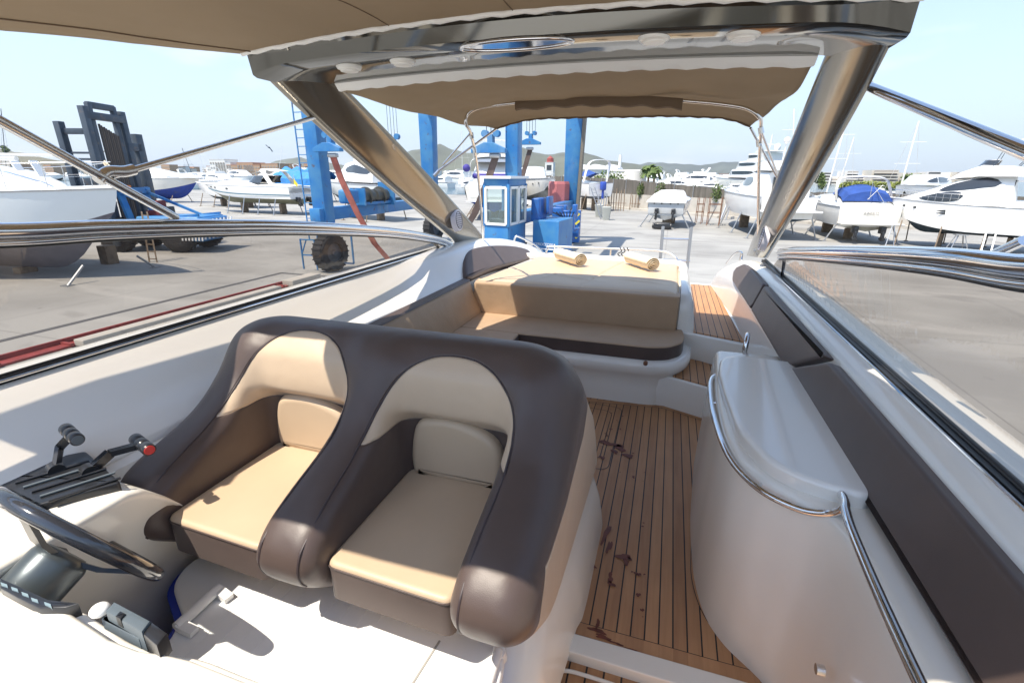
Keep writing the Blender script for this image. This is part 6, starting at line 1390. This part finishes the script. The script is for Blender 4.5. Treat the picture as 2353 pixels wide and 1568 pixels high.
def palm(p, h, s=1, lab_='', g='palm trees'):
    root = tag(empty('palm_tree', p), lab_, 'palm tree', g); m = MB(); m.tube([(0,0,0),(.05,0,h*.5),(0,.05,h)],[.24*s,.18*s,.16*s],8); m.build('trunk', PALMT, root, smooth=60); m = MB()
    for k in range(26):
        a = k*2.4; e = random.uniform(-.5,1.1); L_ = 1.5*s; d = Vector((math.cos(a),math.sin(a),0)); P = [Vector((0,0,h))+d*L_*t*math.cos(e*.7)+Vector((0,0,L_*(math.sin(e)*t-.75*t*t))) for t in [i/6 for i in range(7)]]
        sd = d.cross(Vector((0,0,1)))
        for i in range(6):
            for sg in (-1,1): m.add([P[i], P[i+1], P[i+1]+sd*sg*.35*s+Vector((0,0,-.12)), P[i]+sd*sg*.35*s*(.5+.5*(i>0))+Vector((0,0,-.12))], [(0,1,2,3)])
    m.build('crown', LEAF, root, smooth=0, normals=False); return root
q = xyat(1487,101); palm((q[0],q[1],GZ), 6.0, 1.15, 'left palm of the pair beside the low white building'); q = xyat(1500,102); palm((q[0],q[1],GZ), 5.8, 1.15, 'right palm of the pair beside the low white building')
# ------------------------------------------------------------------ buildings
def building(name, c, d, rz, mt, lab_, rows=2, cols=4, win=WIN, roof=None, wsize=(.6,.5), cat='building', g=None, base=.0):
    root = tag(empty(name, c, rz), lab_, cat, g); m = MB(); m.box((0,0,d[2]/2),d); m.build('wall', mt, root)
    m = MB(); m.box((0,0,d[2]+.15),(d[0]+.3,d[1]+.3,.3)); m.build('roof', roof or mt, root)
    if rows*cols <= 12:
        for r in range(rows):
            for k in range(cols):
                m = MB(); m.box((-d[0]/2+d[0]*(k+.5)/cols, -d[1]/2-.02, d[2]*(r+.55)/rows),(d[0]/cols*wsize[0],.08,d[2]/rows*wsize[1])); m.build('window', win, root)
    return root
q = xyat(1436,108); lowb = building('low_building', (q[0],q[1],GZ), (6.4,8,5.2), 0, APTW, 'low white flat roofed building left of the two palms', 1, 2, wsize=(.45,.22))
m = MB(); m.tube([(1.9,-2.6,0),(1.9,-2.6,5.15)], 2.4, 28); m.build('round_wall', APTW, lowb, smooth=40)
q = xyat(1372,125); wh2 = tag(empty('warehouse', (q[0],q[1],GZ)), 'white warehouse with wavy curved roof behind the fence', 'warehouse'); m = MB(); m.box((0,0,2.85),(10.5,12,5.7)); m.build('wall', APTW, wh2)
m = MB(); rr = []
for i in range(41): x = -5.4+10.8*i/40; zz = 5.9+1.0*abs(math.sin((x+5.4)/10.8*PI*3))**.8; rr.append([Vector((x,-6.4,zz)), Vector((x,6.4,zz)), Vector((x,6.4,5.7)), Vector((x,-6.4,5.7))])
m.loft(rr); m.build('roof', ROOFW, wh2, smooth=50)
q = xyat(1338,140); m = MB(); q2 = xyat(1420,123); m.tube([(q2[0],q2[1],GZ),(q2[0],q2[1],GZ+9)],.35,8); tag(m.build('silo_mast', ROOFW), 'white post rising behind the wavy warehouse roof', 'post')
q = xyat(1262,300); bl = building('lighthouse_tower', (q[0],q[1],GZ), (5,5,12), 0, APTW, 'small white tower with dark red cap in front of the hills', 2, 1); m = MB(); m.tube([(0,0,12.3),(0,0,14.5),(0,0,16)],[2.2,2.0,.2],10); m.build('cap', mat('cap_red',(.3,.06,.05),.6), bl)
# apartments on the right: five storeys with balconies
def apartments(px0, px1, Y, top, name_l, mt, seed, floors=5):
    random.seed(seed); x0 = xyat(px0, Y)[0]; x1 = xyat(px1, Y)[0]; w_ = x1-x0; h = top; root = tag(empty('apartment_block', ((x0+x1)/2, Y, GZ)), name_l, 'apartment block', 'apartment blocks across the harbour')
    m = MB(); nb = max(2, int(w_/22)); 
    for k in range(nb): hh = h-(random.random()*3.2 if k % 2 else 0); m.box((-w_/2+w_*(k+.5)/nb, 8+random.random()*3, hh/2), (w_/nb, 18, hh))
    m.build('wall', mt, root); fh_ = h/floors; cnt = 0
    for f in range(floors):
        for k in range(nb):
            xx = -w_/2+w_*(k+.5)/nb; zz = fh_*(f+.5)
            if zz > h-3.5 and k % 2: continue
            m = MB(); m.box((xx,-1.6,zz+.2),(w_/nb*.86,.5,fh_*.5)); m.build('window', APTD if (k+f) % 3 else WIN, root)
            m = MB(); m.box((xx,-2.6,zz-fh_*.36),(w_/nb*.90,2.4,fh_*.30)); m.build('balcony', mt, root); cnt += 2
    return root
apartments(1872,1935,430,8.6,'pale apartment block at the left, right behind the sailing masts',APTW,1,4); apartments(1936,1992,415,9.4,'white apartment block with many balconies, second from the left',APTW,2,5); apartments(1994,2118,400,9.9,'long cream apartment block in the middle, the tallest of the row',APT,3,5); apartments(2120,2182,410,9.0,'narrow cream apartment block right of the long middle one',APTW,4,4); apartments(2184,2262,405,8.8,'rightmost apartment block, above the big flybridge yacht',APT,5,5)
random.seed(11)
for px, y, r, l_ in ((1882,190,(2,2,3.4),'green tree at the left foot of the apartment blocks'),(2015,180,(5,2,1.8),'broad low tree before the long cream block'),(2060,185,(4,2,1.9),'yellowish trees below the long cream apartment block'),(2092,188,(3.2,2,3.6),'tall dense tree in front of the apartment blocks'),(2125,186,(5,2,2.2),'low tree right of the tall dense one'),(1960,190,(5,2,1.9),'low dark tree below the second apartment block')):
    q = xyat(px, y); bush((q[0],q[1],GZ+.5), r, l_, LEAF if r[2] > 2.5 else LEAFY, 1100, .42, name='tree')
# far town on the left and behind the marina
random.seed(5)
TOWN = 'distant town buildings'
proto = {}
def region(px): return 'on the slope at the far left' if px < 190 else 'left of the travel lift' if px < 560 else 'just left of the near lift column' if px < 760 else 'seen between the lift columns' if px < 1345 else 'behind the far fence' if px < 1720 else 'right of the arch leg'
def town_house(px, Y, w_, h, kind, z0=GZ):
    key = kind
    if key not in proto:
        root = empty('town_house'); mt = (APT, APTW, TERRA)[kind]; m = MB(); m.box((0,0,.5),(1,1,1)); m.build('wall', mt, root); m = MB()
        m.box((0,0,1.02),(1.02,1.02,.05)); m.build('roof', mat('roof_tile%d' % kind, ((.35,.16,.10),(.6,.58,.55),(.4,.2,.12))[kind], .9), root)
        m = MB()
        for f in range(4):
            for k in range(6): m.box((-.42+k*.168,-.505,.14+f*.23),(.09,.02,.11))
        m.build('windows', APTD, root); proto[key] = root; o = root
    else: o = copy_tree(proto[key])
    q = xyat(px, Y); o.location = (q[0], q[1], z0); o.scale = (w_, w_*.8, h); tag(o, ('pale cream','white','ochre brown')[kind]+' house in the distant town, '+region(px), 'house', TOWN+' '+region(px)); return o
for i in range(34): 
    px = random.uniform(395,720); town_house(px, random.uniform(420,620), random.uniform(9,26), random.uniform(8,15), random.choice((0,0,1,2)))
for px, h in ((524,18),(536,15),(560,13),(585,15),(600,13),(640,14)): town_house(px, 410, 20, h, 1 if px < 540 else 2)
for i in range(40):
    px = random.uniform(-60,180); Y = random.uniform(330,500); t = (180-px)/240; town_house(px, Y, random.uniform(8,16), random.uniform(6,10), random.choice((0,0,2,2,1)), GZ+random.random()*22*t*(Y/400))
for i in range(26): town_house(random.uniform(930,1340), random.uniform(600,900), random.uniform(9,24), random.uniform(5,12), random.choice((0,1,1)))
for i in range(12): town_house(random.uniform(1500,1680), random.uniform(700,900), random.uniform(10,26), random.uniform(6,10), random.choice((0,1,1)))
q = xyat(40,300); root = tag(empty('pine_tree',(q[0],q[1],GZ+10)), 'dark pine standing on the built-up slope at the far left', 'pine tree'); m = MB(); m.tube([(0,0,0),(0,0,14)],.35,6); m.build('trunk', PALMT, root); m = MB()
for _ in range(6): leaves(m, (random.uniform(-3,3),0,13+random.uniform(-2,3)), (2.6,2,1.6), 130, .7)
m.build('crown', LEAF, root, smooth=0, normals=False)
# ------------------------------------------------------------------ marina: berthed motor yachts as copies
random.seed(21)
def berth(kind):
    root = empty('berthed_yacht'); L = 11; R = boat_hull(root, L, 3.8, 2.0)
    house(root, L, 3.8, 2, [(1,1.6,1.8,1.5 if kind else .7),(5,1.5,1.9,1.4 if kind else .8),(8.5,.7,1.95,.2)], win=[(1.4,6,.4,.8)])
    if kind == 2: house(root, L, 3.8, 2, [(1.2,1.3,3.2,.5),(4.5,1.2,3.25,.6)], name='flybridge'); arch_frame(root, 1.8, 1.3, 3.6, 1.0)
    return root
P_ = [berth(0), berth(1), berth(2)]; used = [0,0,0]
MG = 'yachts berthed in the marina'
LB = ('white open motor yacht moored in the harbour ','white cabin yacht moored in the harbour ','white flybridge yacht moored in the harbour ')
def moored(px, Y, s, z0=GZ-.4):
    k = random.randrange(3); o = P_[k] if not used[k] else copy_tree(P_[k]); used[k] = 1; q = xyat(px, Y); o.location = (q[0], q[1], z0); o.rotation_euler.z = random.choice((0,.3,-.3,PI,PI-.3,1.3,-1.3)); o.scale = (s,)*3; tag(o, LB[k]+region(px), 'yacht', MG+' '+region(px))
for i in range(34): Y = random.uniform(112,260); moored(random.uniform(385,745), Y, random.uniform(.9,1.5)*(1 if Y < 200 else 1.6))
for i in range(16): Y = random.uniform(110,300); moored(random.uniform(-20,300), Y, random.uniform(.9,1.5)*(1 if Y < 200 else 1.6))
for i in range(24): Y = random.uniform(108,260); moored(random.uniform(990,1340), Y, random.uniform(.9,1.4)*(1 if Y < 200 else 1.5))
for i in range(30): Y = random.uniform(120,330); moored(random.uniform(1500,1700), Y, random.uniform(.8,1.2)*(1 if Y < 200 else 1.6))
for i in range(3): Y = random.uniform(110,180); moored(random.uniform(1880,2250), Y, random.uniform(.5,.7))
# superyacht
sy = empty('superyacht'); q0 = xyat(1652,150); L = place(sy, (xyat(1770,142)[0],142), (xyat(1640,172)[0],172), -1.0); k_ = L/30
R = boat_hull(sy, L, 9, 5.6, top=CREAMP); 
for x0, x1, w_, z_, h_ in ((1,20,3.9,5.2,2.2),(1.5,16,3.5,7.4,2.0),(2,11,3.0,9.4,1.8)): house(sy, L, 9, 5, [(x0,w_,z_,h_),(x1*.7,w_,z_,h_),(x1,w_*.5,z_,.2)], name='deckhouse', win=[(x0+1,x1*.8,.35,.75)], tum=.95)
m = MB(); m.rbox((3,0,11.5),(5,5,.3),.1); m.tube([(3.5,0,11.4),(3.2,0,15.5)],.18,6); m.bar((3,-1.5,13.2),(3,1.5,13.2),.2); m.build('mast', WHITEP, sy); m = MB(); m.tube([(4.5,2.2,11.5),(4.5,2.2,13.3)],.3,8); m.ball((4.5,2.2,14.0),1.05,10,(1,1,1.25)); m.build('satellite_dome', WHITEP, sy, smooth=60); m = MB(); m.ball((4.5,-2.6,12.6),.8,10,(1,1,1.2)); m.build('satellite_dome', WHITEP, sy, smooth=60)
lab(sy, 'tall white superyacht with satellite domes behind the fence at the right', 'superyacht')
# sailing masts
for i, (a, b, Y, r_, l_) in enumerate((((1902,430),(1951,255),70,.09,'thick white sailing mast rising just right of the arch leg'),((1925,430),(1962,315),80,.06,'thinner mast right of the thick white one'),((2066,440),(2111,278),75,.09,'lone leaning white mast above the covered cruiser'),((1822,330),(1824,250),110,.12,'white mast seen between the bimini and the arch leg'),((440,398),(418,340),160,.09,'dark mast above the long cream yacht'),((470,398),(452,335),170,.08,'thin mast left of the distant hotel'),((12,360),(2,250),90,.08,'dark leaning mast at the far left edge'),((640,398),(648,335),220,.09,'thin mast before the rounded hill'),((1062,395),(1060,300),150,.07,'thin grey mast left of the lift cab'))):
    p0 = YP(a[0],a[1],Y); p1 = YP(b[0],b[1],Y); dz = p1-p0; p0b = p0-dz*((p0.z-GZ)/dz.z) if abs(dz.z) > .1 else p0; root = tag(empty('sailing_mast'), l_, 'mast', 'masts of sailing boats'); mt = DGREY if 'dark' in l_ else ROOFW
    m = MB(); m.tube([p0b, p1], r_, 6); m.build('spar', mt, root); m = MB(); u = (p1-p0b)
    for t in (.55,.78): c = p0b+u*t; m = MB(); m.bar(c-Vector((Y*.018,0,0)), c+Vector((Y*.018,0,0)), r_*.6); m.build('spreader', mt, root); m = MB(); m.tube([p1, p0b+Vector((Y*.03,0,0))],.018,4); m.build('stay', mt, root); m = MB(); m.tube([p1, p0b-Vector((Y*.03,0,0))],.018,4); m.build('stay', mt, root)
# ------------------------------------------------------------------ cars and yard clutter
def car(c, rz, paint, l_):
    root = tag(empty('parked_car', c, rz), l_, 'car'); m = MB(); pr = [(-2.05,.35),(-2.1,.75),(-1.95,.92),(-1.55,1.0),(-1.15,1.40),(-.3,1.50),(.55,1.42),(1.15,1.0),(1.85,.88),(2.1,.65),(2.1,.35)]
    m.loft([[Vector((x,y*s,z)) for x, z in pr] for y, s in ((-.80,1),(-.84,1),(-.84,-1),(-.80,-1))] if 0 else [[Vector((x, s*(.84 if z < 1.0 else .84-(z-1.0)*.42), z)) for x, z in pr] for s in (-1,-.5,0,.5,1)]); m.build('body', paint, root, smooth=40)
    m = MB()
    for s in (-1,1): m.add([(x, s*(.855-(z-1.0)*.42), z) for x, z in ((-1.35,1.04),(-1.05,1.34),(-.28,1.43),(-.28,1.04))],[(0,1,2,3)]); m.add([(x, s*(.855-(z-1.0)*.42), z) for x, z in ((-.2,1.04),(-.2,1.43),(.5,1.36),(1.02,1.04))],[(0,1,2,3)])
    m.add([(-1.62,y,1.0) for y in (-.6,.6)]+[(-1.2,y,1.38) for y in (.5,-.5)],[(0,1,2,3)]); m.build('window', WIN, root, smooth=0, normals=False)
    for x in (-1.3,1.3):
        for s in (-1,1): m = MB(); m.tube([(x,s*.68,.32),(x,s*.86,.32)],.32,18); w_ = m.build('wheel', TYRE, root, smooth=40); m = MB(); m.tube([(x,s*.86,.32),(x,s*.88,.32)],.2,14); m.build('rim', GALV, w_)
    return root
q = ZP(1425,470,GZ); car((q.x,q.y,GZ), .15, CARW, 'white hatchback parked by the far wall behind the steel posts'); q = ZP(1230,475,GZ); car((q.x-.3,q.y+.5,GZ), .1, CARW, 'white car seen left of the red tank under the lift'); q = ZP(1262,479,GZ); car((q.x,q.y,GZ), 1.4, CARR, 'red car half hidden by the red tank on the lift')
def postrack(px, py, n, h, l_, mt=WOOD):
    q = ZP(px, py, GZ); root = tag(empty('prop_stack', (q.x,q.y,GZ)), l_, 'stacked props'); 
    for k in range(n): m = MB(); x = k*.32+random.uniform(-.05,.05); m.tube([(x,0,0),(x+random.uniform(-.1,.1),.35,h*random.uniform(.8,1.05))],.055,6); m.build('prop', mt, root)
    m = MB(); m.bar((-.1,.1,h*.35),(n*.32,.1,h*.35),.05); m.build('crossbar', RUST, root)
postrack(1396,484,7,2.7,'row of tall timber props leaning near the wall, right of the blue engined boat'); postrack(1446,482,4,2.3,'short row of timber props left of the bare wall')
postrack(1372,486,4,2.2,'steel and timber props beside the boat with blue engine', GALV)
def steelframe(px, py, w_, h, l_):
    q = ZP(px, py, GZ); root = tag(empty('steel_frame', (q.x,q.y,GZ)), l_, 'steel frame')
    for dx, dy in ((0,0),(w_,0),(.2,1.4),(w_+.2,1.4)): m = MB(); m.bar((dx,dy,0),(dx,dy,h),.06); m.build('upright', RUST, root)
    m = MB()
    for z in (h*.45,h*.75): m.bar((0,0,z),(w_,0,z),.05); m.bar((.2,1.4,z),(w_+.2,1.4,z),.05); m.bar((0,0,z),(.2,1.4,z),.05); m.bar((w_,0,z),(w_+.2,1.4,z),.05)
    m.build('crossbar', RUST, root)
steelframe(1596,514,.5,2.3,'narrow rusty steel frame right of the small white boat'); steelframe(1622,518,1.0,2.4,'wider rusty steel frame near the props of the flybridge yacht'); steelframe(1470,470,.3,1.2,'thin low steel rack beside the bare wall')
m = MB(); q = ZP(1655,505,GZ); m.tube([q, q+Vector((.7,.9,2.6))],.10,8); m.tube([q+Vector((.5,0,0)), q+Vector((.9,.9,2.0))],.07,8); tag(m.build('leaning_pole', GALV), 'pale thick pole leaning at the wall left of the flybridge yacht', 'pole')
def bin_(px, py, l_, s=1):
    q = ZP(px, py, GZ); root = tag(empty('waste_bin', (q.x,q.y,GZ)), l_, 'bin'); m = MB(); m.loft([[Vector((x*.38*s*k,y*.36*s*k,z*s)) for x, y in ((-1,-1),(1,-1),(1,1),(-1,1))] for z, k in ((0,.8),(1.15,1.1),(1.2,1.16),(1.25,1.16))]); m.build('body', mat('bin_grey',(.45,.46,.42),.6), root, bevel=.02)
bin_(1392,505,'grey waste bin standing right of the leaning ladder'); bin_(1375,498,'grey bin behind the front one near the ladder')
m = MB(); a = ZP(1362,502,GZ)
for dx in (0,.42): m.bar(a+Vector((dx+.9,-.6,0)), a+Vector((dx-.6,1.2,3.0)), .07)
for k in range(9): q = a+Vector((.9,-.6,0)).lerp(Vector((-.6,1.2,3.0)), (k+.5)/9); m.bar(q, q+Vector((.42,0,0)), .045)
tag(m.build('leaning_ladder', GALV), 'aluminium ladder leaning on the boat with blue engine', 'ladder')
m = MB(); m.tube([ZP(1625,478,GZ)+Vector((0,0,.35)), ZP(1625,478,GZ)+Vector((0,.3,.35))],.35,14); q = ZP(1625,478,GZ); m.rbox(q+Vector((0,.2,.9)),(.9,.4,.4),.1); tag(m.build('parked_scooter', BLACKP), 'dark scooter parked at the wall between the steel frames', 'scooter')
# near ground things: red rail beam, channel, blocks, step ladder
m = MB(); m.bar((-13.95,2.5,GZ+.10),(-13.85,15.0,GZ+.10),.06,.12); m.bar((-13.72,2.5,GZ+.03),(-13.62,15.0,GZ+.03),.30,.05)
for k in range(9): m.bar((-13.95,3+k*1.4,GZ+.06),(-13.5,3+k*1.4,GZ+.06),.08,.08)
tag(m.build('red_steel_beam', REDM), 'long red steel beam lying on the concrete beside our boat', 'steel beam')
m = MB(); m.rbox((-13.5,15.2,GZ+.12),(.5,1.6,.24),.03); m.rbox((-13.35,10.5,GZ+.10),(.35,6.5,.18),.03); tag(m.build('timber_baulk', CONC), 'grey baulks lying right of the red beam', 'timber')
CH = mat('joint_dark',(.09,.09,.095),.8)
m = MB(); m.box((-15.72,8.5,GZ+.006),(.22,16.0,.004)); m.box((-14.3,16.5,GZ+.006),(2.9,.20,.004)); tag(m.build('drain_channel', CH), kind='structure')
m = MB(); m.rbox((-24.9,15.7,GZ+.42),(.55,.5,.85),.03); tag(m.build('keel_block', WOOD), 'brown wooden keel block standing under the bow of the pale grey yacht', 'block')
m = MB(); a = Vector((-23.6,16.9,GZ))
for dx in (0,.5): m.bar(a+Vector((dx,-.3,0)), a+Vector((dx*.7-.5,.25,2.3)), .06)
for k in range(7): q = a+Vector((0,-.3,0)).lerp(Vector((-.5,.25,2.3)), (k+.5)/7); m.bar(q, q+Vector((.45,0,0)), .04)
tag(m.build('step_ladder', WOOD), 'wooden step ladder standing between the grey hull and the forklift', 'ladder')
# a gull
m = MB(); g = YP(618,339,60); m.loft([[g+Vector((x,0,z+.03)), g+Vector((x,-.12,z)), g+Vector((x,0,z-.03)), g+Vector((x,.12,z))] for x, z in ((-.5,.35),(-.25,.15),(0,0),(.25,-.2),(.5,-.55))]); m.ball(g, .10, 6, (1,2.2,1)); tag(m.build('gull', DGREY), 'dark gull flying in the sky left of the lift', 'bird')

# ------------------------------------------------------------------ summer haze over the yard and harbour
m = MB(); z0, z1 = GZ-1, 420; m.box((0, 1900, (z0+z1)/2), (12000, 8000, z1-z0)); hz = m.build('haze', GEL, None, smooth=0)
hz.data.materials.clear(); hm = bpy.data.materials.new('haze'); hm.use_nodes = True; n = hm.node_tree.nodes; n.remove(n['Principled BSDF'])
pv = n.new('ShaderNodeVolumePrincipled'); pv.inputs['Density'].default_value = .00008; pv.inputs['Color'].default_value = (.93,.96,1,1); pv.inputs['Anisotropy'].default_value = .3
hm.node_tree.links.new(pv.outputs[0], n['Material Output'].inputs['Volume']); hz.data.materials.append(hm); tag(hz, kind='stuff')
